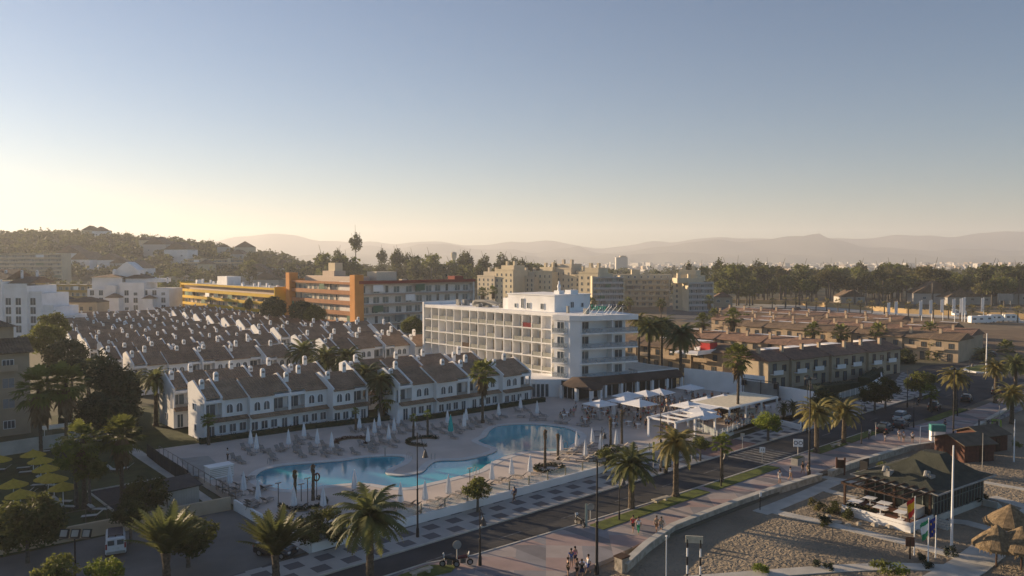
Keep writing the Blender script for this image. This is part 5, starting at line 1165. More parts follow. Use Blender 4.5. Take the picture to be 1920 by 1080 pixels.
s = MB(); u, v = frot(t, -1.6, 2.2); s.box(-1.3, -.9, 0, 1.3, .9, 1.0); o = obj('deck_counter', s, PALE); o.location = W(u, v, BZ+.72); o.rotation_euler = (0, 0, A); tag(o, 'low pale counter at the right end of the beach deck', 'counter')
def hut(label, px, py, w_, d, h, rot, z=BZ):
    u, v = G(px, py, z); t = thing('wooden_hut', label, 'hut', u, v, z, rot, 'red brown wooden huts on the beach'); s = MB(); s.box(0, 0, 0, w_, d, h); s.extr([(0, h), (d, h), (d/2, h+.8)], 'x', 0, w_)
    for i in range(int(w_/.4)): s.box(i*.4, -.02, 0, i*.4+.2, 0, h)
    obj('wall', s, REDW, t); s = MB(); s.extr([(-.4, h-.1), (d/2, h+.95), (d+.4, h-.1), (d+.4, h-.2), (d/2, h+.8), (-.4, h-.2)], 'x', -.4, w_+.4); obj('roof', s, mat('weathered_felt', (.13, .11, .08), (.09, .075, .055), .8, .9), t)
    s = MB(); s.box(w_*.5, -.06, 0, w_*.5+.9, -.02, 2); obj('door', s, BROWNW, t); return t
hut('near wooden hut with a weathered pitched roof by the sea wall', 1808, 868, 5.0, 5.5, 2.6, -.5)
hut('far wooden hut behind the near one, cut of plain boards', 1845, 850, 5.0, 4.5, 2.6, -.35)
for i, (px, py, r_, h) in enumerate(((1893, 1020, 2.3, 2.3), (1868, 1062, 2.0, 2.2), (1915, 1068, 2.4, 2.3))):
    u, v = G(px, py, BZ); t = thing('thatched_parasol', f'thatched parasol at the lower right corner of the beach, {("upper", "lower left", "lower right")[i]}', 'parasol', u, v, BZ, 0, 'thatched parasols'); rnd = random.Random(i)
    s = MB(); s.lathe([(r_*1.0, h-.4), (r_*1.03, h-.1), (r_*.7, h+.55), (r_*.35, h+1.15), (.08, h+1.7)], 14)
    for k in range(90): a = rnd.uniform(0, 6.28); d = Vector((math.cos(a), math.sin(a), 0)); sd_ = Vector((-d.y, d.x, 0))*.1; s.add([d*r_*.9+sd_+Vector((0, 0, h)), d*r_*.9-sd_+Vector((0, 0, h)), d*r_*rnd.uniform(1, 1.08)+Vector((0, 0, h-rnd.uniform(.4, .8)))], [(0, 1, 2)])
    obj('thatch', s, THATCH, t); s = MB(); s.tube((0, 0, 0), (0, 0, h+1), .09, n=7); obj('pole', s, BROWNW, t)
# ================================================================ PARASOLS, LOUNGERS
def closed_parasol(m=CANV, h=2.7):
    s = MB(); rnd = random.Random(3)
    prof = [(.2, .55), (.3, .7), (.24, 1.3), (.17, 1.9), (.08, 2.5), (.02, 2.72)]; n = 12; vs = []
    for r, z in prof:
        for k in range(n): q = r*(1.25 if k % 2 else .75); a = 6.283*k/n; vs.append((q*math.cos(a), q*math.sin(a), z))
    s.add(vs, [(i*n+k, i*n+(k+1) % n, (i+1)*n+(k+1) % n, (i+1)*n+k) for i in range(len(prof)-1) for k in range(n)]+[tuple(range(n-1, -1, -1))])
    p = MB(); p.tube((0, 0, 0), (0, 0, 2.8), .03, n=6); b_ = MB(); b_.cbox(0, 0, 0, .5, .5, .08); return s.data('canopy', m), p.data('pole', WHITE2), b_.data('base', GREYC)
CPAR = closed_parasol(); TPAR = closed_parasol(TEALC)
def lounger_data():
    f = MB()
    for y in (-.3, .3): f.path([(-.95, y, .3), (.25, y, .32), (.35, y, .33)], [.025]*3, 5); f.tube((-.8, y, .3), (-.9, y, 0), .02, n=5); f.tube((.3, y, .3), (.45, y, 0), .02, n=5); f.tube((.3, y, .3), (.1, y, 0), .02, n=5)
    b_ = MB(); b_.extr([(-1.0, .33), (.3, .35), (.3, .31), (-1.0, .29)], 'y', -.3, .3); a = MB(); a.extr([(.3, .35), (.88, .82), (.9, .79), (.32, .31)], 'y', -.3, .3)
    return b_.data('sling_seat', LOUNG), a.data('backrest', LOUNG), f.data('frame', LOUNGM)
LD = lounger_data(); LPART = ('sling_seat', 'backrest', 'frame')
par = [(470, 840, 'h'), (481, 849, 'h'), (541, 840, 'h'), (570, 825, 'h'), (595, 839, 'h'), (622, 846, 'h'), (674, 809, 'h'), (690, 835, 'h'), (702, 818, 'h'), (711, 805, 'h'), (729, 830, 'h'), (739, 814, 'h'), (747, 800, 'h'), (776, 806, 'h'),
       (839, 799, 'b'), (870, 806, 'b'), (874, 794, 'b'), (905, 790, 'b'), (935, 784, 'b'), (976, 771, 'b'), (1007, 781, 'b'),
       (841, 935, 'n'), (797, 947, 'n'), (751, 951, 'n'), (665, 925, 'n'), (606, 958, 'n'), (551, 958, 'n'), (431, 915, 'l'), (457, 928, 'l'), (484, 945, 'l'),
       (922, 908, 'n'), (959, 898, 'n'), (994, 893, 'n'), (1052, 852, 'r'), (1081, 844, 'r'), (1097, 862, 'r'), (1110, 837, 'r'), (1126, 850, 'r'), (1155, 841, 'r'), (1151, 783, 't')]
GL = {'h': ('along the hedge of the front left terrace', 'loungers along the left hedge'), 'b': ('before the right terrace hedge', 'loungers along the right hedge'), 'n': ('along the glass balustrade above the white wall', 'loungers by the balustrade'), 'l': ('at the left end of the pool', 'loungers at the left pool end'), 'r': ('right of the round pool end', 'loungers right of the round pool'), 't': ('standing closed among the dining tables', 'x')}
lspots = {k: [] for k in GL}
for k in GL:
    items = sorted(p for p in par if p[2] == k)
    for i, (px, py, _) in enumerate(items):
        u, v = G(px, py, DK); t = thing('closed_parasol', f'folded white parasol {GL[k][0]}, {nth(i, len(items))}', 'parasol', u, v, DK, i, 'folded white parasols')
        for d, n_ in zip(CPAR, ('canopy', 'pole', 'base')): put(d, t, 0, 0, 0, name=n_)
        if k != 't':
            for sg in (-1, 1): lspots[k].append((u+sg*(.95+.15*random.random()), v+random.uniform(-.5, .2), px+sg))
u, v = G(845, 817, DK); t = thing('closed_parasol', 'single folded turquoise parasol behind the pool', 'parasol', u, v, DK)
for d, n_ in zip(TPAR, ('canopy', 'pole', 'base')): put(d, t, 0, 0, 0, name=n_, s=1.2)
for k, ex in {'h': [(440, 862), (452, 868), (508, 853), (523, 846), (555, 848), (585, 851), (608, 856), (632, 852), (563, 832), (700, 841), (716, 828), (665, 851), (697, 847), (735, 838), (502, 848), (512, 862), (566, 856)], 'b': [(830, 812), (858, 812), (895, 800), (920, 796), (850, 822), (815, 805), (812, 818)], 'n': [(868, 928), (885, 918), (815, 945), (777, 952), (1010, 890), (975, 895), (940, 906), (820, 955), (780, 965), (905, 910)], 'l': [(465, 900), (485, 922), (497, 918), (440, 935), (470, 945), (470, 955), (448, 922), (420, 908), (430, 925)],
               'r': [(1048, 870), (1062, 862), (1035, 866), (1090, 852), (1120, 845), (1135, 855), (1075, 852), (1125, 812), (1128, 822), (1110, 862), (1060, 795), (1050, 793), (1100, 800), (1092, 798), (980, 783), (1020, 788), (1003, 789)]}.items():
    for px, py in ex: u, v = G(px, py, DK); lspots[k].append((u, v, px))
nl = 0; used_l = []
for k, L_ in lspots.items():
    ok = []
    for q in sorted(L_, key=lambda q: q[2]):
        if all((q[0]-w_[0])**2+(q[1]-w_[1])**2 > .62 for w_ in used_l): ok.append(q); used_l.append(q)
    rb = {'h': math.pi/2, 'b': math.pi/2, 'n': -math.pi/2+.3, 'l': math.pi+.5, 'r': -.9, 't': 0}[k]
    for i, (u, v, _) in enumerate(ok):
        t = thing('sun_lounger', f'taupe sling sun lounger {GL[k][0]}, {nth(i, len(ok))}', 'sun lounger', u, v, DK, rb+random.uniform(-.15, .15), GL[k][1])
        for d, n_ in zip(LD, LPART): put(d, t, 0, 0, 0, name=n_)
# open square parasols over the dining terrace
def open_parasol(w_=4.2, m=CANV, h=2.75, rise=.75):
    s = MB(); a = w_/2; s.add([(-a, -a, h), (a, -a, h), (a, a, h), (-a, a, h), (0, 0, h+rise)], [(0, 1, 4), (1, 2, 4), (2, 3, 4), (3, 0, 4)]); s.add([(-a, -a, h-.02), (a, -a, h-.02), (a, a, h-.02), (-a, a, h-.02), (0, 0, h+rise-.06)], [(1, 0, 4), (2, 1, 4), (3, 2, 4), (0, 3, 4)])
    s.add([(-a, -a, h-.12), (a, -a, h-.12), (a, a, h-.12), (-a, a, h-.12), (-a, -a, h), (a, -a, h), (a, a, h), (-a, a, h)], [(0, 1, 5, 4), (1, 2, 6, 5), (2, 3, 7, 6), (3, 0, 4, 7)])
    p = MB(); p.tube((0, 0, 0), (0, 0, h+rise+.12), .045, n=6); b_ = MB(); b_.cbox(0, 0, 0, .9, .9, .1); return s.data('canopy', m), p.data('pole', WHITE2), b_.data('base', GREYC)
OP = open_parasol()
for i, (px, py, s_) in enumerate(sorted(((1125, 754, 1), (1177, 739, 1), (1199, 753, 1.05), (1170, 748, 1), (1211, 736, .95), (1237, 733, 1), (1294, 725, .95), (1290, 757, 1), (1318, 776, 1), (1311, 768, 1), (1325, 748, .95), (1356, 744, .95)))):
    u, v = G(px, py-4, DK+3.4*s_); t = thing('open_parasol', f'open white square parasol over the dining terrace, {nth(i, 12)} of twelve', 'parasol', u, v, DK, .1*(i % 3)-.1, 'open white parasols on the terrace', s_)
    for d, n_ in zip(OP, ('canopy', 'pole', 'base')): put(d, t, 0, 0, 0, name=n_)
# yellow round parasols and white loungers on the left lawn
s = MB(); s.lathe([(1.55, 2.0), (1.5, 2.08), (.8, 2.42), (.15, 2.72), (.03, 2.85)], 14); YP = s.data('canopy', YCLOTH); s = MB(); s.tube((0, 0, 0), (0, 0, 2.5), .05, n=6); YPP = s.data('pole', WHITE2)
yl = [(62, 872), (76, 888), (0, 880), (85, 903), (25, 932), (38, 950), (89, 905), (101, 922), (118, 935)]
yl = [(62, 847), (76, 859), (-3, 857), (86, 874), (25, 903), (38, 922), (90, 891), (101, 893), (118, 908)]
for i, (px, py) in enumerate(sorted(yl)):
    u, v = G(px, py+2, 2.4); t = thing('yellow_parasol', f'round yellow straw parasol on the left lawn, {nth(i, 9)} of nine', 'parasol', u, v, .05, 0, 'yellow parasols on the lawn'); put(YP, t, 0, 0, 0, name='canopy'); put(YPP, t, 0, 0, 0, name='pole')
WL = [bpy.data.meshes.new_from_object(bpy.data.objects.new('x', d)) for d in LD[:2]]
for m_ in WL: m_.materials.clear(); m_.materials.append(mat('white_sling', (.5, .5, .46)))
wl = [(50, 881), (55, 889), (85, 905), (78, 914), (45, 930), (52, 932), (215, 885), (235, 882), (115, 945), (122, 955), (183, 960), (175, 972), (5, 885), (100, 915), (88, 850)]
for i, (px, py) in enumerate(sorted(wl)):
    u, v = G(px, py, .05); t = thing('sun_lounger', f'white sun lounger on the left lawn, {nth(i, len(wl))}', 'sun lounger', u, v, .05, random.choice([-.6, 2.4, -.4]), 'white loungers on the lawn', 1.15)
    for d, n_ in zip(WL+[LD[2]], LPART): put(d, t, 0, 0, 0, name=n_)
u, v = G(108, 800, 2.5); t = thing('canopy_tent', 'pale fabric canopy on thin poles behind the left lawn', 'canopy', u, v, 0, 0)
s = MB(); s.box(-2.2, -1.6, 2.5, 2.2, 1.6, 2.6); obj('canopy', s, TARP, t)
for x in (-2.1, 2.1):
    for y in (-1.5, 1.5): s = MB(); s.tube((x, y, 0), (x, y, 2.5), .04, n=5); obj('pole', s, WHITE2, t)
# ================================================================ STREET FURNITURE
def lamp(label, px, py, top, arm=1.0, z=.12, kind='bell', r=.09):
    u, v = G(px, py, z); Y = u*SA+v*CA; _, _, h = gz(px, top, Y=Y, z=z); t = thing('street_lamp', label, 'street lamp', u, v, z, -A, 'black street lamps')
    s = MB(); s.lathe([(r*1.9, 0), (r*1.7, .8), (r*1.1, 1.0), (r, h*.45), (r*1.3, h*.46), (r*.7, h*.47), (r*.6, h)], 8); obj('pole', s, BLACK, t)
    if kind == 'bell':
        s = MB(); s.path([(0, 0, h-.1), (.25*arm, 0, h-.2), (.5*arm, 0, h*.85), (.62*arm, 0, h*.83)], [.03]*4, 5); obj('arm', s, BLACK, t)
        s = MB(); s.lathe([(.32, -.7), (.26, -.6), (.16, -.2), (.06, 0), (.03, .12)], 10, (.62*arm, 0, h*.83)); obj('bell_lantern', s, mat('pewter_metal', (.09, .08, .075), None, 2, .5), t)
    elif kind == 'flood':
        for k, (dx, dy) in enumerate(((-.55, 0), (-.2, .3), (.2, -.3), (.55, 0))): s = MB(); s.cbox(dx, dy, h-.25, .42, .3, .3); s.m = 1; s.cbox(dx, dy-.17, h-.2, .36, .04, .2); obj('floodlight', s, [BLACK, GREYC], t)
        s = MB(); s.box(-.8, -.03, h-.3, .8, .03, h-.24); obj('cross_bar', s, BLACK, t)
    return t
lamp('tall black lamp on the patterned pavement with a lantern over the pool', 783, 1007, 811, 1.3)
lamp('tall black floodlight mast at the bottom centre of the promenade', 1119, 1077, 860, kind='flood', r=.12)
lamp('short black lamp beside the two parked motorcycles', 900, 1060, 952, .5)
lamp('slim black lamp by the verge near the walking couples', 1161, 975, 882, .7, r=.06)
lamp('tall black lamp beside the lit advertising panel', 1238, 884, 737, 1)
lamp('short black lamp next to the small fan palm', 1352, 912, 838, .8, r=.06)
lamp('tall black floodlight mast above the sea wall steps', 1517, 894, 708, kind='flood', r=.12)
lamp('tall slim black lamp on the far pavement before the white wall', 1513, 812, 702, 1, r=.07)
lamp('slim black lamp by the verge of the twin palms', 1615, 832, 748, .8, r=.06)
lamp('tall black lamp in front of the villa gate', 1701, 764, 694, 1, r=.08)
lamp('slim black lamp near the white car', 1713, 802, 742, .8, r=.06)
lamp('tall black mast on the promenade opposite the wooden huts', 1787, 830, 690, kind='flood', r=.11)
lamp('tall black lamp left of the roundabout', 1817, 728, 672, 1, r=.08)
lamp('slim lamp beyond the parked dark cars', 1795, 780, 712, .8, r=.06)
for i, (px, py, tp) in enumerate(((1128, 870, 800), (1504, 800, 752), (1550, 775, 730), (1264, 790, 752), (1157, 783, 752), (1310, 720, 690))): lamp(f'thin terrace lamp post inside the hotel grounds, {nth(i, 6)}', px, py, tp, .6, z=DK, r=.05)
def floodpost():
    u, v = G(142, 1110); h = 5.6; _, _, h = gz(142, 1010, Y=u*SA+v*CA); t = thing('floodlight_post', 'thin post with three square floodlights above the van yard', 'lamp', u, v, 0, -A)
    s = MB(); s.tube((0, 0, 0), (0, 0, h), .07, n=7); obj('pole', s, BLACK, t); s = MB(); s.box(-1.3, -.05, h-.05, 1.3, .05, h+.05); obj('cross_bar', s, LOUNGM, t)
    for x in (-.95, 0, .95): s = MB(); s.extr([(-.06, h+.1), (.25, h+.75), (.35, h+.7), (.06, h+.05)], 'x', x-.38, x+.38); s.m = 1; s.extr([(-.09, h+.2), (.16, h+.68), (.17, h+.66), (-.07, h+.18)], 'x', x-.28, x+.28); obj('floodlight', s, [BLACK, GREYC], t)
floodpost()
def bench(label, px, py, rot=0, L_=2.2):
    u, v = G(px, py, .12); t = thing('stone_bench', label, 'bench', u, v, .12, rot, 'pale stone benches'); s = MB(); s.box(-L_/2, -.28, .38, L_/2, .28, .5); obj('seat', s, STONE, t)
    for x in (-.75, .75): s = MB(); s.cbox(x, 0, 0, .25, .4, .38); obj('leg', s, STONE, t)
bench('pale stone bench on the verge between two date palms', 1239, 941, -.1, 2.6); bench('pale stone bench on the verge left of the twin palms', 1567, 838, -.1, 2.2); bench('pale stone bench at the very bottom edge of the verge', 790, 1078, 0, 2.2)
# advertising panel
u, v = G(1248, 886, .14); t = thing('advertising_panel', 'black framed advertising panel with a pale map poster', 'advert panel', u, v, .14, -.35)
s = MB(); s.cbox(0, 0, 0, .5, .3, .7); obj('foot', s, BLACK, t); s = MB(); s.box(-.75, -.15, .7, .75, .15, 3.1); s.extr([(-.8, 3.1), (.8, 3.1), (.6, 3.25), (-.6, 3.25)], 'y', -.2, .2); obj('frame', s, BLACK, t)
s = MB(); s.box(-.6, -.17, .9, .6, -.15, 2.95); ps = obj('poster', s, mat('poster_print', (.45, .52, .45), (.12, .2, .16), 2.6, .4), t)
# signs
def sign(label, px, py, top, w_, h_, body=None, m=WHITE2, rot=-.9, z=.12, txt=.5, tm=BLACK, name='road_sign', post=PALE, disc=False):
    u, v = G(px, py, z); Y = u*SA+v*CA; _, _, h = gz(px, top, Y=Y, z=z); t = thing(name, label, 'sign', u, v, z, rot, None)
    s = MB(); s.tube((0, 0, 0), (0, 0, h-h_*.3), .05, n=6); obj('post', s, post, t); s = MB()
    if disc: s.M = Matrix.Translation((0, -.05, h-h_/2)) @ Matrix.Rotation(math.pi/2, 4, 'X'); s.lathe([(w_/2, -.02), (w_/2, .02)], 16); s.M = None
    else: s.box(-w_/2, -.09, h-h_, w_/2, -.05, h)
    obj('plate', s, m, t)
    if body:
        text(body, txt, tm, t, (0, -.095, h-h_/2-txt*.34), ext=.005)
    return t
sign('white square sign showing 13 beside the crossing', 1429, 868, 838, .75, .75, '13', txt=.5)
sign('white board with two round dark eyes like dials above the kerb planter', 1496, 862, 823, 1.3, 1.1, 'OO', txt=.8)
sign('round pale sign seen from behind by the parked scooter', 1107, 976, 943, .8, .8, disc=True, m=GREYC, rot=-.5)
sign('round pale sign seen from behind by the two motorcycles', 857, 1062, 1013, .8, .8, disc=True, m=GREYC, rot=-.5)
sign('yellow and white banner post on the pavement', 1225, 886, 828, .28, 2.6, m=mat('yellow_banner', (.5, .48, .12)), rot=-.4)
sign('blank white direction sign behind the verge palm', 1297, 867, 828, 1.3, 1.0, m=mat('cream_plate', (.6, .55, .42)), rot=.5)
sign('pale notice box on a post under the bar wall', 1392, 843, 812, .6, .5, m=PALE)
sign('plain pale post sign beside the dark parked car', 1642, 820, 792, .3, .3, m=GREYC)
sign('green and white glass post by the scooter', 1099, 990, 944, .25, 2.4, m=mat('pale_green_plate', (.35, .42, .36)), rot=-.6)
s = MB(); u, v = G(1576, 886, 0); t = thing('notice_board', 'red brown two post notice board at the beach steps', 'notice board', u, v, 0, -.9)
for x in (-.5, .5): s = MB(); s.cbox(x, 0, -1, .2, .2, 3.0); obj('post', s, REDW, t)
s = MB(); s.box(-.5, -.05, .6, .5, .05, 1.7); obj('board', s, BROWNW, t)
u, v = G(1706, 1048, BZ); t = thing('notice_board', 'dark wooden board on a post in the sand near the flags', 'notice board', u, v, BZ, -.9); s = MB(); s.cbox(0, 0, 0, .12, .12, 2.0); obj('post', s, BROWNW, t); s = MB(); s.box(-.4, -.05, 1.2, .4, .05, 2.1); obj('board', s, REDW, t)
u, v = G(1496, 870, .12); t = thing('planter', 'dark kerb planter block below the white dial board', 'planter', u, v, .12, 0); s = MB(); s.box(-1, -.5, 0, 1, .5, .9); obj('box', s, GREYC, t); s = MB(); s.box(-.9, -.4, .9, .9, .4, .98); obj('soil', s, HEDGE, t)
# tourist stand, turquoise
u, v = G(1757, 826, .12); t = thing('information_stand', 'turquoise topped white information stand on the promenade', 'stand', u, v, .12, -.9)
s = MB(); s.box(-1, -.5, 0, 1, .5, 1.5); obj('cabinet', s, WHITE2, t); s = MB(); s.box(-1.05, -.55, 1.5, 1.05, .55, 2.5); obj('header', s, mat('teal_board', (.06, .25, .23)), t)
# white pipe gate frames by the sea wall, bicycles rack
u, v = G(1725, 846, -.5); t = thing('shower_post', 'white pipe frame with two uprights by the sea wall', 'frame', u, v, BZ, -.6)
for x in (0, 2.4): s = MB(); s.tube((x, 0, 0), (x, 0, 3.6 if x == 0 else 2.6), .05, n=6); obj('upright', s, WHITE2, t)
s = MB(); s.tube((0, 0, 3.55), (1.4, 0, 3.6), .05, n=6); obj('pipe', s, WHITE2, t)
# flagpoles and flags
def flagpole(label, px, py, top, r=.05, flag=None, z=BZ, m=WHITE2):
    u, v = G(px, py, z); Y = u*SA+v*CA; _, _, h = gz(px, top, Y=Y, z=z); t = thing('flagpole', label, 'flagpole', u, v, z, -A, 'flagpoles'); s = MB(); s.lathe([(r*1.4, 0), (r, h*.5), (r*.7, h)], 8); obj('pole', s, m, t)
    if flag:
        mats, bands = flag; s = MB(); nx_, nz_ = 8, 9; W_, H_ = .85, 1.5
        for i in range(nx_):
            for j in range(nz_):
                def q(i_, j_): f = i_/nx_; g_ = j_/nz_; return (-f*W_*(.55+.45*g_)-.05, .13*math.sin(f*9+g_*2)*f, h-.15-H_*(1-g_)-f*.65*(1-.2*g_))
                s.m = bands(i/nx_, j/nz_); s.add([q(i, j), q(i+1, j), q(i+1, j+1), q(i, j+1)], [(0, 1, 2, 3)])
        obj('flag', s, mats, t)
    return t
RD_ = mat('flag_red', (.6, .03, .03), None, 2, .8); YW_ = mat('flag_yellow', (.8, .45, .02), None, 2, .8); GR_ = mat('flag_green', (.02, .3, .13), None, 2, .8); BL_ = mat('flag_blue', (.02, .04, .25), None, 2, .8)
flagpole('flagpole flying the red and yellow Spanish flag before the beach deck', 1714, 1041, 930, flag=([RD_, YW_], lambda f, g_: 0 if g_ < .25 or g_ > .75 else 1))
flagpole('flagpole flying the green and white Andalusian flag', 1740, 1056, 971, flag=([GR_, WHITE2], lambda f, g_: 0 if g_ < .33 or g_ > .67 else 1))
flagpole('flagpole with a limp dark blue European flag', 1754, 1046, 966, flag=([BL_, YW_], lambda f, g_: 1 if (int(f*8) % 3 == 1 and int(g_*9) % 4 == 2) else 0))
flagpole('tallest white flagpole standing bare before the dark restaurant', 1784, 1030, 835, .1)
flagpole('tall thin white pole on the roundabout lawn', 1849, 702, 625, .14, z=.4)
flagpole('slim white pole right of the wooden huts', 1901, 866, 786, .08)
flagpole('slim white pole beside the yellow palm at the right edge', 1895, 786, 730, .07, z=0)
flagpole('grey slim pole in front of the near hut', 1842, 876, 812, .05, m=GREYC)
flagpole('slim pole behind the thatched parasols', 1873, 820, 760, .05, m=GREYC)
for i, (px, py, tp) in enumerate(((1668, 603, 567), (1682, 603, 565), (1728, 609, 563), (1747, 604, 562), (1768, 601, 561), (1790, 604, 560), (1804, 603, 559), (1809, 604, 557), (1844, 600, 558))):
    u, v = G(px, py); Y = u*SA+v*CA; _, _, h = gz(px, tp, Y=Y); t = thing('banner_pole', f'tall pole with a long white banner, parking field, {nth(i, 9)}', 'banner pole', u, v, 0, -A-.3, 'white banner poles')
    s = MB(); s.tube((0, 0, 0), (0, 0, h), .18, n=6); obj('pole', s, WHITE2, t); s = MB(); s.box(-1.1, -.06, h*.38, -.1, .06, h*.98); obj('banner', s, CANV, t)
# lifebuoy and posts of the pool
u, v = G(594, 937, DK); t = thing('lifebuoy', 'dark ring lifebuoy on a stand between the bare young palms', 'lifebuoy', u, v, DK, 0)
s = MB(); s.path([(.32*math.cos(a), -.05, 2.6+.42*math.sin(a)) for a in (i*.3142 for i in range(20))]+[(.32, -.05, 2.6)], [.09]*21, 6); obj('ring', s, REDW, t); s = MB(); s.tube((0, 0, 0), (0, 0, 2.9), .05, n=6); obj('post', s, LOUNGM, t)
for i, (px, py, tp) in enumerate(((522, 945, 905), (565, 940, 907), (577, 948, 896), (881, 905, 877), (1180, 880, 845), (722, 855, 838))):
    u, v = G(px, py, DK); _, _, h = gz(px, tp, Y=u*SA+v*CA, z=DK); t = thing('pool_post', f'slim pool terrace post carrying small fittings, {nth(i, 6)}', 'post', u, v, DK, 0, 'pool terrace posts'); s = MB(); s.tube((0, 0, 0), (0, 0, max(1, h)), .05, n=6); obj('post', s, LOUNGM, t); s = MB(); s.cbox(0, 0, max(1, h)-.1, .7, .1, .12); obj('fitting', s, PALE, t)
for i, (px, py) in enumerate(((768, 860), (812, 862), (507, 870), (1060, 838), (893, 888))):
    u, v = G(px, py, DK); t = thing('pool_ladder', f'steel pool ladder rails at the water edge, {nth(i, 5)}', 'pool ladder', u, v, DK-.1, i*.8, 'pool ladders')
    for y in (-.25, .25): s = MB(); s.path([(-.3, y, 0), (-.3, y, .8), (0, y, 1), (.3, y, .7), (.35, y, -.3)], [.025]*5, 5); obj('rail', s, GREYC, t)
# black and white banded posts carrying a small sign at the bottom of the beach
u, v = G(1288, 1108, BZ); t = thing('banded_gate', 'black and white banded double post with a pale scroll sign', 'sign', u, v, BZ, -.9)
for x in (0, 1.1):
    for k in range(6): s = MB(); s.m = k % 2; s.tube((x, 0, k*.75), (x, 0, k*.75+.74), .08, n=7); obj('post', s, [WHITE2, BLACK], t)
s = MB(); s.box(-.15, -.06, 4.2, 1.3, .06, 4.8); obj('sign_board', s, mat('cream_plate', (.6, .55, .42)), t)
u, v = G(1249, 1095, BZ); t = thing('marker_post', 'thin white post at the bottom of the dark sand', 'post', u, v, BZ, 0); s = MB(); s.tube((0, 0, 0), (0, 0, 4.2), .05, n=6); obj('post', s, WHITE2, t); s = MB(); s.cbox(0, 0, 4.2, .16, .16, .1); obj('cap', s, WHITE2, t)
u, v = G(1425, 957, BZ); t = thing('marker_post', 'black post with a white notice by the sea wall path', 'post', u, v, BZ, 0); s = MB(); s.tube((0, 0, 0), (0, 0, 2.0), .05, n=6); obj('post', s, BLACK, t); s = MB(); s.box(-.2, -.06, 1.6, .25, -.02, 2.1); obj('notice', s, WHITE2, t)
for i, (px, py, m) in enumerate(((1852, 812, BLACK), (1870, 813, BLACK), (1877, 812, mat('lime_panel', (.3, .42, .05))))):
    u, v = G(px, py, BZ); t = thing('playground_frame', ('left black cube frame of the beach playground', 'middle black cube frame of the beach playground', 'lime green playground panel')[i], 'playground frame', u, v, BZ, .4)
    for x in (0, 1.2):
        for y in (0, 1.2): s = MB(); s.cbox(x, y, 0, .1, .1, 1.9); obj('post', s, m, t)
    s = MB(); s.rail([(0, 0), (1.2, 0), (1.2, 1.2), (0, 1.2), (0, 0)], .1, 1.9, 2.0); obj('top_frame', s, m, t)
# yuccas at the terrace corner
for i, (px, py, b_) in enumerate(((1470, 755, 785), (1487, 750, 783))):
    u, v, h = gz(px, py, b_, z=.5); t = thing('yucca', ('smaller spiky yucca by the white terrace wall', 'taller spiky yucca by the white terrace wall')[i], 'yucca', u, v, .4, i, 'spiky yuccas'); put(trk(2, .26, .17), t, 0, 0, 0, name='trunk'); put(date_crown(60+i, 46, 1.3, 1.5, LEAFD, 1.2, wl=.2), t, 0, 0, 2.1, name='crown', s=1.25)
# ================================================================ VEHICLES
TYRE = mat('tyre_rubber', (.02, .02, .02)); RIM = mat('steel_rim', (.35, .35, .36), None, 2, .4, metal=.6); LIT = mat('red_tail_lamp', (.3, .02, .02), None, 2, .3); HLT = mat('clear_headlamp', (.6, .6, .58), None, 2, .2)
def wheel(parent, x, y, r=.32, w_=.2):
    s = MB(); s.M = Matrix.Translation((x, y, r)) @ Matrix.Rotation(math.pi/2, 4, 'X'); s.lathe([(r*.6, -w_/2), (r*.95, -w_/2), (r, -w_*.3), (r, w_*.3), (r*.95, w_/2), (r*.6, w_/2)], 14); o = obj('wheel', s, TYRE, parent)
    s = MB(); s.M = Matrix.Translation((x, y, r)) @ Matrix.Rotation(math.pi/2, 4, 'X'); s.lathe([(r*.62, -w_/2-.01), (r*.62, w_/2+.01)], 12); obj('rim', s, RIM, o)
def loft(sec, n=1):
    """sections along x: (x, half width, z bottom, z top, half width at top)"""
    s = MB(); vs = []
    for x, w0, z0, z1, w1 in sec:
        zm = z0+(z1-z0)*.55; c = .1
        vs += [(x, -w0*.93, z0), (x, -w0, z0+.12), (x, -w0, zm), (x, -w1-.02, z1-.06), (x, -w1*.86, z1), (x, w1*.86, z1), (x, w1+.02, z1-.06), (x, w0, zm), (x, w0, z0+.12), (x, w0*.93, z0)]
    k = 10; m = len(sec)
    fs = [(i*k+j, i*k+(j+1) % k, (i+1)*k+(j+1) % k, (i+1)*k+j) for i in range(m-1) for j in range(k)]+[tuple(range(k)), tuple(range(m*k-1, (m-1)*k-1, -1))]
    s.add(vs, fs); return s
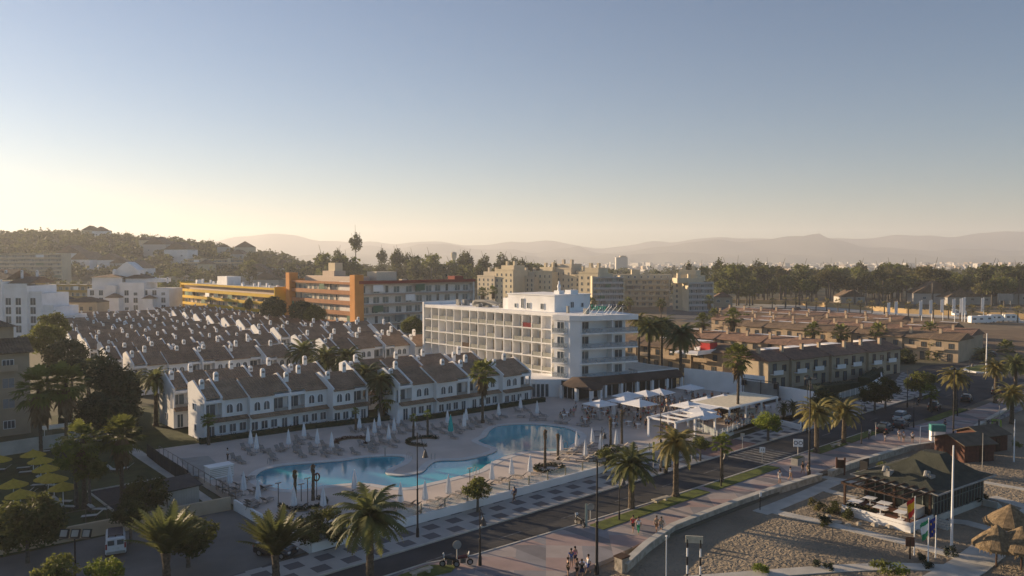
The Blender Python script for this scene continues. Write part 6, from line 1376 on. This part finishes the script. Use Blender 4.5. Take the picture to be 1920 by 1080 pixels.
def car(label, px, py, rot, paint, kind='hatch', s_=1, cat='car', z=.02):
    u, v = G(px, py, z); t = thing('parked_car', label, cat, u, v, z, rot, None, s_)
    pm = mat('car_paint_'+''.join(str(int(c*99)) for c in paint), paint, tuple(c*.95 for c in paint), 1, .25, spec=.6)
    if kind == 'van':
        body = loft([(-2.2, .86, .3, 1.75, .76), (-2.1, .9, .25, 1.83, .78), (.9, .9, .25, 1.85, .78), (1.25, .9, .25, 1.7, .72), (1.75, .88, .25, 1.15, .74), (2.15, .82, .28, .95, .68), (2.25, .75, .35, .7, .6)])
        obj('body', body, pm, t)
        for y in (-.9, .9): s = MB(); s.add([(.1, y*.985, 1.15), (1.3, y*.985, 1.12), (1.1, y*.87, 1.66), (.1, y*.87, 1.7)], [(0, 1, 2, 3) if y < 0 else (3, 2, 1, 0)]); s.add([(-1.9, y*.985, 1.15), (-.1, y*.985, 1.15), (-.1, y*.88, 1.68), (-1.9, y*.88, 1.68)], [(0, 1, 2, 3) if y < 0 else (3, 2, 1, 0)]); [setattr(s, 'v', [(a, b_*1.015, c) for a, b_, c in s.v])]; obj('side_window', s, GLASS, t)
        s = MB(); s.add([(1.27, -.7, 1.66), (1.27, .7, 1.66), (1.78, .72, 1.16), (1.78, -.72, 1.16)], [(0, 3, 2, 1)]); obj('windscreen', s, GLASS, t)
        for y in (-.4, .4): s = MB(); s.box(-2.24, y-.28, 1.15, -2.19, y+.28, 1.6); obj('rear_window', s, GLASS, t)
        s = MB(); s.box(-2.25, -.3, .75, -2.2, .3, .9); obj('number_plate', s, mat('plate', (.7, .7, .68)), t)
        s = MB(); s.box(-2.3, -.8, .35, -2.19, .8, .55); obj('bumper', s, GREYC, t)
        for y in (-.6, 0, .6): s = MB(); s.box(-1.9, y-.05, 1.86, .8, y+.05, 1.94); obj('roof_rail', s, BLACK, t)
        s = MB(); s.box(-1.8, -.62, 1.94, .7, .62, 1.98); obj('roof_load', s, mat('dark_roof_load', (.12, .11, .12)), t)
        for y in (-.8, .8): s = MB(); s.box(-2.26, y-.07, .8, -2.2, y+.07, 1.3); obj('tail_light', s, LIT, t)
        for x in (-1.4, 1.45):
            for y in (-.82, .82): wheel(t, x, y, .33)
    else:
        h = {'hatch': 1.48, 'suv': 1.68}[kind]
        body = loft([(-2.0, .8, .35, .8, .7), (-1.92, .86, .25, 1.0, .78), (-1.2, .89, .22, 1.02, .82), (.8, .89, .22, 1.0, .82), (1.5, .86, .22, .86, .76), (1.98, .8, .25, .72, .66), (2.08, .7, .35, .58, .55)]); obj('body', body, pm, t)
        cab = loft([(-1.85, .74, .95, 1.15, .66), (-1.35, .78, .95, h-.08, .58), (-.4, .79, .95, h, .6), (.35, .78, .95, h-.04, .6), (1.05, .76, .92, 1.0, .7)]); obj('cabin', cab, GLASS, t)
        rf = loft([(-1.5, .6, h-.14, h-.06, .56), (-.4, .64, h-.06, h+.03, .58), (.45, .62, h-.1, h-.0, .56)]); obj('roof', rf, pm, t)
        for y in (-.62, .62): s = MB(); s.cbox(2.0, y, .58, .12, .3, .14); obj('headlight', s, HLT, t); s = MB(); s.cbox(-1.96, y*1.1, .78, .1, .25, .16); obj('tail_light', s, LIT, t)
        for x in (-1.25, 1.3):
            for y in (-.8, .8): wheel(t, x, y, .32)
        for y in (-.92, .92): s = MB(); s.cbox(.75, y, .95, .15, .14, .12); obj('mirror', s, pm, t)
    return t
car('small white van with dark roof load parked in the yard', 217, 1030, 1.3, (.75, .75, .76), 'van', 1.0, 'van')
car('dark hatchback in the yard half hidden by the yellowish palm', 517, 1040, -1.1, (.03, .03, .035), 'hatch', 1.0)
car('silver white car driving on the sea road', 1691, 788, 0.0, (.5, .51, .52), 'suv')
car('black car parked nearest on the seaward side of the road', 1660, 810, .1, (.015, .016, .02), 'suv')
car('black car parked behind the nearest black one', 1690, 802, .1, (.02, .02, .025), 'hatch')
car('dark grey car parked by the verge left of the round sign', 1752, 768, .15, (.03, .032, .035), 'suv')
car('dark car farther along before the slim lamp', 1812, 752, .2, (.03, .03, .035), 'hatch')
car('dark car near the roundabout exit', 1868, 738, .25, (.025, .025, .03), 'suv')
car('dark parked car behind the villa garden hedge', 1860, 668, .4, (.04, .04, .045), 'hatch')
car('tiny dark car on the lot before the sandy field', 1495, 582, .9, (.1, .03, .03), 'hatch', 1.3)
car('tiny pale car on the lot below the cream blocks', 1290, 580, .9, (.6, .6, .6), 'suv', 1.5)
def moto(label, px, py, rot, pc=(.02, .02, .02), z=.14):
    u, v = G(px, py, z); t = thing('motorcycle', label, 'motorcycle', u, v, z, rot, 'parked two wheelers'); pm = mat('moto_'+str(int(pc[0]*100)), pc, None, 2, .3, spec=.5)
    for x in (-.65, .65): wheel(t, x, 0, .3, .12)
    s = MB(); s.path([(-.6, 0, .75), (-.1, 0, .8), (.25, 0, .85), (.42, 0, .7)], [.13, .16, .17, .1], 8); obj('seat_and_tank', s, pm, t)
    s = MB(); s.cbox(0, 0, .25, .5, .26, .42); obj('engine', s, LOUNGM, t); s = MB(); s.tube((.65, 0, .3), (.42, 0, .98), .04, n=6); s.tube((.42, -.32, 1.02), (.42, .32, 1.02), .025, n=5); obj('fork', s, BLACK, t)
    s = MB(); s.extr([(.5, .8), (.62, 1.25), (.56, 1.27), (.42, .9)], 'y', -.18, .18); obj('windshield', s, HLT, t); s = MB(); s.path([(-.9, .1, .6), (-.6, .05, .72), (-.3, 0, .6)], [.06, .07, .05], 6); obj('tail', s, pm, t); return t
moto('black scooter with a tall windshield parked at the verge end', 1087, 986, 1.4); moto('black motorcycle parked left of the round sign', 843, 1063, 2.3); moto('dark red motorcycle parked right of the round sign', 868, 1060, -.6, (.12, .02, .02)); moto('low dark scooter parked on the verge by the black cars', 1630, 822, .3)
for i, (px, py, L_) in enumerate(((1835, 607, 7), (1850, 606, 6), (1868, 604, 6), (1895, 603, 6), (1800, 593, 6))):
    u, v = G(px, py); t = thing('camper_van', f'white camper van parked in the far field, {nth(i, 5)} of five', 'camper van', u, v, 0, -A+.1, 'campers in the far field', 1.25)
    s = loft([(-L_/2, 1.0, .45, 2.6, .95), (-L_/2+.3, 1.1, .4, 2.8, 1.0), (L_/2-1.8, 1.1, .4, 2.8, 1.0), (L_/2-1.0, 1.0, .4, 2.3, .85), (L_/2, .95, .4, 1.2, .8)]); obj('body', s, WHITE2, t)
    s = MB(); s.box(-L_/2+.6, -1.13, 1.5, -L_/2+1.8, -1.08, 2.1); s.box(-.3, -1.13, 1.5, .8, -1.08, 2.1); obj('window', s, GLASS, t)
    for x in (-1.6, 1.9):
        for y in (-.95, .95): wheel(t, x, y, .38)
u, v = G(1885, 580); t = thing('billboard', 'grey roadside billboard seen from behind near the right edge', 'billboard', u, v, 0, -A); s = MB(); s.box(-4.5, 0, 5, 4.5, .3, 9); obj('panel', s, GREYC, t)
for x in (-3, 3): s = MB(); s.tube((x, .3, 0), (x, .3, 7), .2, n=6); obj('post', s, GREYC, t)
u, v = G(1680, 604); t = thing('site_container', 'blue container in the parking field among the banner poles', 'container', u, v, 0, -A); s = MB(); s.box(-3, 0, 0, 3, 3, 2.8); obj('body', s, mat('blue_paint', (.05, .07, .25)), t); s = MB(); s.box(2.5, -.04, 0, 2.9, 0, 2.5); obj('door', s, GREYC, t)
# ================================================================ TABLES AND PEOPLE
def chair_data():
    s = MB(); s.box(-.22, -.22, .42, .22, .22, .46); s.m = 0
    for x in (-.2, .2):
        for y in (-.2, .2): s.tube((x, y, 0), (x, y, .42), .018, n=4)
    s.box(-.22, .18, .46, .22, .22, .88); return s.data('chair', [mat('pale_wicker', (.42, .4, .37))])
CHD = chair_data()
def skin_mesh(name, verts, edges, radii, m, sub=1):
    me = bpy.data.meshes.new(name); me.from_pydata(verts, edges, []); o = bpy.data.objects.new(name, me); col.objects.link(o)
    o.modifiers.new('s', 'SKIN'); sv = me.skin_vertices[0].data
    for i, r in enumerate(radii): sv[i].radius = r if isinstance(r, tuple) else (r, r)
    sv[0].use_root = True; sb = o.modifiers.new('b', 'SUBSURF'); sb.levels = sub
    bpy.context.view_layer.update(); out = bpy.data.meshes.new_from_object(o.evaluated_get(bpy.context.evaluated_depsgraph_get())); bpy.data.objects.remove(o); bpy.data.meshes.remove(me)
    out.name = name; out.materials.clear(); out.materials.append(m); out.polygons.foreach_set('use_smooth', [True]*len(out.polygons)); return out
SKIN = mat('skin', (.42, .25, .17), (.36, .21, .14), 6, .6); HAIRS = [mat('dark_hair', (.03, .02, .015)), mat('fair_hair', (.3, .2, .1)), mat('grey_hair', (.3, .29, .28))]
def pose(kind):
    if kind == 'walk': L = dict(k1=(.09, -.14, .5), f1=(.09, -.3, .1), t1=(.09, -.42, .05), k2=(-.09, .06, .48), f2=(-.09, .3, .12), t2=(-.09, .2, .04), e1=(.24, .14, 1.1), h1=(.25, .06, .85), e2=(-.24, -.12, 1.1), h2=(-.22, -.26, .9))
    elif kind == 'sit': L = dict(k1=(.1, -.42, .52), f1=(.1, -.42, .1), t1=(.1, -.55, .05), k2=(-.1, -.42, .52), f2=(-.1, -.4, .1), t2=(-.1, -.53, .05), e1=(.25, -.08, .75), h1=(.15, -.32, .74), e2=(-.25, -.08, .75), h2=(-.12, -.34, .74))
    elif kind == 'carry': L = dict(k1=(.09, .02, .49), f1=(.1, 0, .09), t1=(.11, -.14, .04), k2=(-.09, 0, .49), f2=(-.1, .02, .09), t2=(-.11, -.12, .04), e1=(.27, -.05, 1.12), h1=(.16, -.3, 1.15), e2=(-.27, -.05, 1.12), h2=(-.12, -.3, 1.1))
    else: L = dict(k1=(.09, -.02, .49), f1=(.1, 0, .09), t1=(.11, -.14, .04), k2=(-.09, 0, .49), f2=(-.1, .02, .09), t2=(-.11, -.12, .04), e1=(.25, .02, 1.1), h1=(.26, -.06, .84), e2=(-.25, .02, 1.1), h2=(-.25, -.08, .86))
    dz = -.43 if kind == 'sit' else 0
    V = [(0, 0, .95+dz), (0, 0, 1.15+dz), (0, .01, 1.38+dz), (0, 0, 1.5+dz), (0, -.02, 1.6+dz), (0, -.02, 1.7+dz), (.09, 0, .9+dz), L['k1'], L['f1'], L['t1'], (-.09, 0, .9+dz), L['k2'], L['f2'], L['t2'], (.18, 0, 1.4+dz), L['e1'], L['h1'], (-.18, 0, 1.4+dz), L['e2'], L['h2']]
    hd1 = Vector(L['h1'])+(Vector(L['h1'])-Vector(L['e1'])).normalized()*.12; hd2 = Vector(L['h2'])+(Vector(L['h2'])-Vector(L['e2'])).normalized()*.12; V += [tuple(hd1), tuple(hd2)]
    E_ = [(0, 1), (1, 2), (2, 3), (3, 4), (4, 5), (0, 6), (6, 7), (7, 8), (8, 9), (0, 10), (10, 11), (11, 12), (12, 13), (2, 14), (14, 15), (15, 16), (2, 17), (17, 18), (18, 19), (16, 20), (19, 21)]
    Rr = [(.14, .1), (.12, .09), (.15, .1), .055, (.085, .1), (.08, .09), .09, .06, .042, .035, .09, .06, .042, .035, .06, .042, .03, .06, .042, .03, .025, .025]
    body = skin_mesh('body', V, E_, Rr, SKIN)
    sh = skin_mesh('shirt', [V[1], (0, 0, .93+dz), V[2], V[14], tuple(Vector(V[14]).lerp(Vector(V[15]), .6)), V[17], tuple(Vector(V[17]).lerp(Vector(V[18]), .6))], [(0, 1), (0, 2), (2, 3), (3, 4), (2, 5), (5, 6)], [(.145, .115), (.16, .12), (.17, .12), .075, .062, .075, .062], SKIN)
    tr_ = skin_mesh('trousers', [V[0], V[6], V[7], tuple(Vector(V[7]).lerp(Vector(V[8]), .8)), V[10], V[11], tuple(Vector(V[11]).lerp(Vector(V[12]), .8))], [(0, 1), (1, 2), (2, 3), (0, 4), (4, 5), (5, 6)], [(.15, .115), .105, .078, .065, .105, .078, .065], SKIN)
    sr_ = skin_mesh('shorts', [V[0], V[6], tuple(Vector(V[6]).lerp(Vector(V[7]), .8)), V[10], tuple(Vector(V[10]).lerp(Vector(V[11]), .8))], [(0, 1), (1, 2), (0, 3), (3, 4)], [(.15, .115), .105, .09, .105, .09], SKIN)
    h = MB(); hz_ = 1.68+dz; h.lathe([(.06, -.1), (.1, -.05), (.108, .03), (.085, .09), (.02, .125)], 10, (0, .012, hz_)); hair = h.data('hair', SKIN, True)
    return dict(body=body, shirt=sh, trousers=tr_, shorts=sr_, hair=hair)
POSES = {k: pose(k) for k in ('stand', 'walk', 'sit', 'carry')}
CL = {'white': (.7, .7, .7), 'red': (.55, .05, .05), 'black': (.02, .02, .02), 'navy': (.03, .04, .1), 'blue': (.06, .12, .35), 'green': (.03, .3, .15), 'tan': (.4, .3, .2), 'pink': (.6, .25, .3), 'orange': (.65, .22, .05), 'grey': (.25, .25, .26), 'skyblue': (.25, .4, .55), 'brown': (.14, .08, .05)}
def person(label, px, py, kind, top, bot, rot=0, z=.12, grp=None, uv=None, hair=0, s=1, short=True):
    u, v = uv or G(px, py, z); t = thing('person', label, 'person', u, v, z, rot, grp, s); P = POSES[kind]
    def pt(n_, c):
        o = put(P[n_], t, 0, 0, 0, name=n_); o.material_slots[0].link = 'OBJECT'; o.material_slots[0].material = c; return o
    put(P['body'], t, 0, 0, 0, name='body'); pt('shirt', mat('cloth_'+top, CL[top], None, 4)); pt('shorts' if short else 'trousers', mat('cloth_'+bot, CL[bot], None, 4)); pt('hair', HAIRS[hair]); return t
person('person in a red shirt and dark shorts walking along the promenade', 1187, 998, 'walk', 'red', 'black', -1.2)
person('person in a white top and green trousers walking beside the red shirt', 1197, 1001, 'walk', 'white', 'green', -1.2, short=False)
person('person in tan clothes walking with a dark bag near the sea wall', 1231, 999, 'walk', 'tan', 'brown', -1.3)
person('person in pale brown clothes walking closest to the sea wall', 1240, 1001, 'walk', 'tan', 'grey', -1.3)
for a in (('person in blue standing at the folding table, left', 1071, 1064, 'stand', 'blue', 'grey', 2.5), ('person in pink standing behind the folding table', 1078, 1060, 'stand', 'pink', 'navy', 2.9), ('person in a black shirt standing left of the group', 1065, 1082, 'stand', 'black', 'black', 1.0), ('person in brown leaning over the group at the bottom edge', 1082, 1084, 'carry', 'brown', 'black', .2), ('person in black at the right of the crouching group', 1091, 1086, 'stand', 'black', 'navy', -.6), ('person in white and blue shorts standing right of the folding table', 1103, 1076, 'walk', 'white', 'blue', -2)): person(*a)
u, v = G(1092, 1072, .12); t = thing('folding_table', 'small white folding table amid the group of people', 'table', u, v, .12, .3); s = MB(); s.box(-.6, -.4, .7, .6, .4, .74); obj('tabletop', s, WHITE2, t)
for x in (-.5, .5):
    for y in (-.3, .3): s = MB(); s.tube((x, y, 0), (x, y, .7), .02, n=5); obj('leg', s, GREYC, t)
p_ = person('person in dark blue with a backpack walking along the white wall', 964, 941, 'walk', 'navy', 'brown', -1.6, .14, short=False); s = MB(); s.cbox(0, .2, 1.05, .3, .2, .45); o = obj('backpack', s, mat('cloth_navy', CL['navy']), p_)
person('person in a white shirt standing on the left pool terrace', 427, 864, 'stand', 'white', 'black', 1, DK, short=False)
for i, (px, py, tp, bt) in enumerate(((1462, 906, 'white', 'white'), (1482, 901, 'white', 'tan'), (1505, 890, 'black', 'grey'), (1515, 893, 'tan', 'tan'), (1659, 828, 'black', 'white'), (1686, 826, 'white', 'grey'), (1694, 829, 'white', 'tan'), (1711, 830, 'white', 'black'), (1772, 806, 'navy', 'black'), (1877, 752, 'black', 'black'), (1722, 762, 'black', 'black'))):
    person(f'person in {tp} top strolling on the upper promenade, {nth(i, 11)}', px, py, 'walk' if i % 3 else 'stand', tp, bt, random.uniform(-2, 2))
rnd = random.Random(5); TS = []
for _ in range(4000):
    u, v = rnd.uniform(97, 134), rnd.uniform(71, 96)
    if not (v < 101-.12*(u-97)-3 and not (111 < u < 129 and v < 79) and v > 74-(u-97)*.05): continue
    if u < 104 and v < 78: continue
    if all((u-a)**2+(v-b_)**2 > 5.2 for a, b_ in TS): TS.append((u, v))
    if len(TS) >= 48: break
TS.sort(); ci = 0; pi_ = 0; ppl = []; chs = []
tops = ['white', 'navy', 'black', 'grey', 'skyblue', 'pink', 'orange', 'blue', 'white', 'brown', 'red', 'white', 'black']
for i, (u, v) in enumerate(TS):
    o = bpy.data.objects.new('dining_table', TB); col.objects.link(o); o.location = W(u, v, DK); o.rotation_euler = (0, 0, A+rnd.uniform(-.3, .3)); tag(o, 'white square dining table on the hotel terrace near the open parasols', 'table', 'dining tables on the terrace')
    for k in range(4):
        a = k*math.pi/2+rnd.uniform(-.2, .2)
        if rnd.random() < .8:
            cu_, cv_ = u+.8*math.sin(a)*-1, v+.8*math.cos(a); c = bpy.data.objects.new('terrace_chair', CHD); col.objects.link(c); c.location = W(cu_, cv_, DK); c.rotation_euler = (0, 0, A+a); tag(c, 'pale wicker chair drawn up to a white terrace table', 'chair', 'chairs on the dining terrace')
            if rnd.random() < .68: ppl.append((cu_, cv_, a, 'sit'))
for _ in range(80):
    u, v = rnd.uniform(99, 132), rnd.uniform(73, 97)
    ppl.append((u, v, rnd.uniform(0, 6.28), 'stand'))
for _ in range(16): ppl.append((rnd.uniform(111, 118), rnd.uniform(68.6, 70.2), rnd.uniform(0, 6.28), 'stand'))
for i, (u, v, a, k) in enumerate(ppl):
    tp, bt = rnd.choice(tops), rnd.choice(['navy', 'black', 'grey', 'tan', 'white'])
    person(f'person in {tp} top and {bt} shorts {"seated at a terrace table" if k == "sit" else "standing in the terrace crowd"}', 0, 0, k, tp, bt, a, DK, 'guests on the hotel terrace', (u, v), rnd.choice([0, 0, 1, 2]))
# ================================================================ HAZE
HAZE = 1.65e-4
s = MB(); s.box(-9500, -320, -3, 9500, 9000, 375)
hz = obj('haze', s, []) ; hz['kind'] = 'stuff'; hz['label'] = 'evening haze'
hm = bpy.data.materials.new('haze'); hm.use_nodes = True; n = hm.node_tree; n.nodes.remove(n.nodes['Principled BSDF'])
pv = n.nodes.new('ShaderNodeVolumePrincipled'); pv.inputs['Color'].default_value = (.9, .93, .99, 1); pv.inputs['Density'].default_value = HAZE
pv.inputs['Anisotropy'].default_value = .27
n.links.new(pv.outputs[0], n.nodes['Material Output'].inputs['Volume']); hz.data.materials.clear(); hz.data.materials.append(hm)
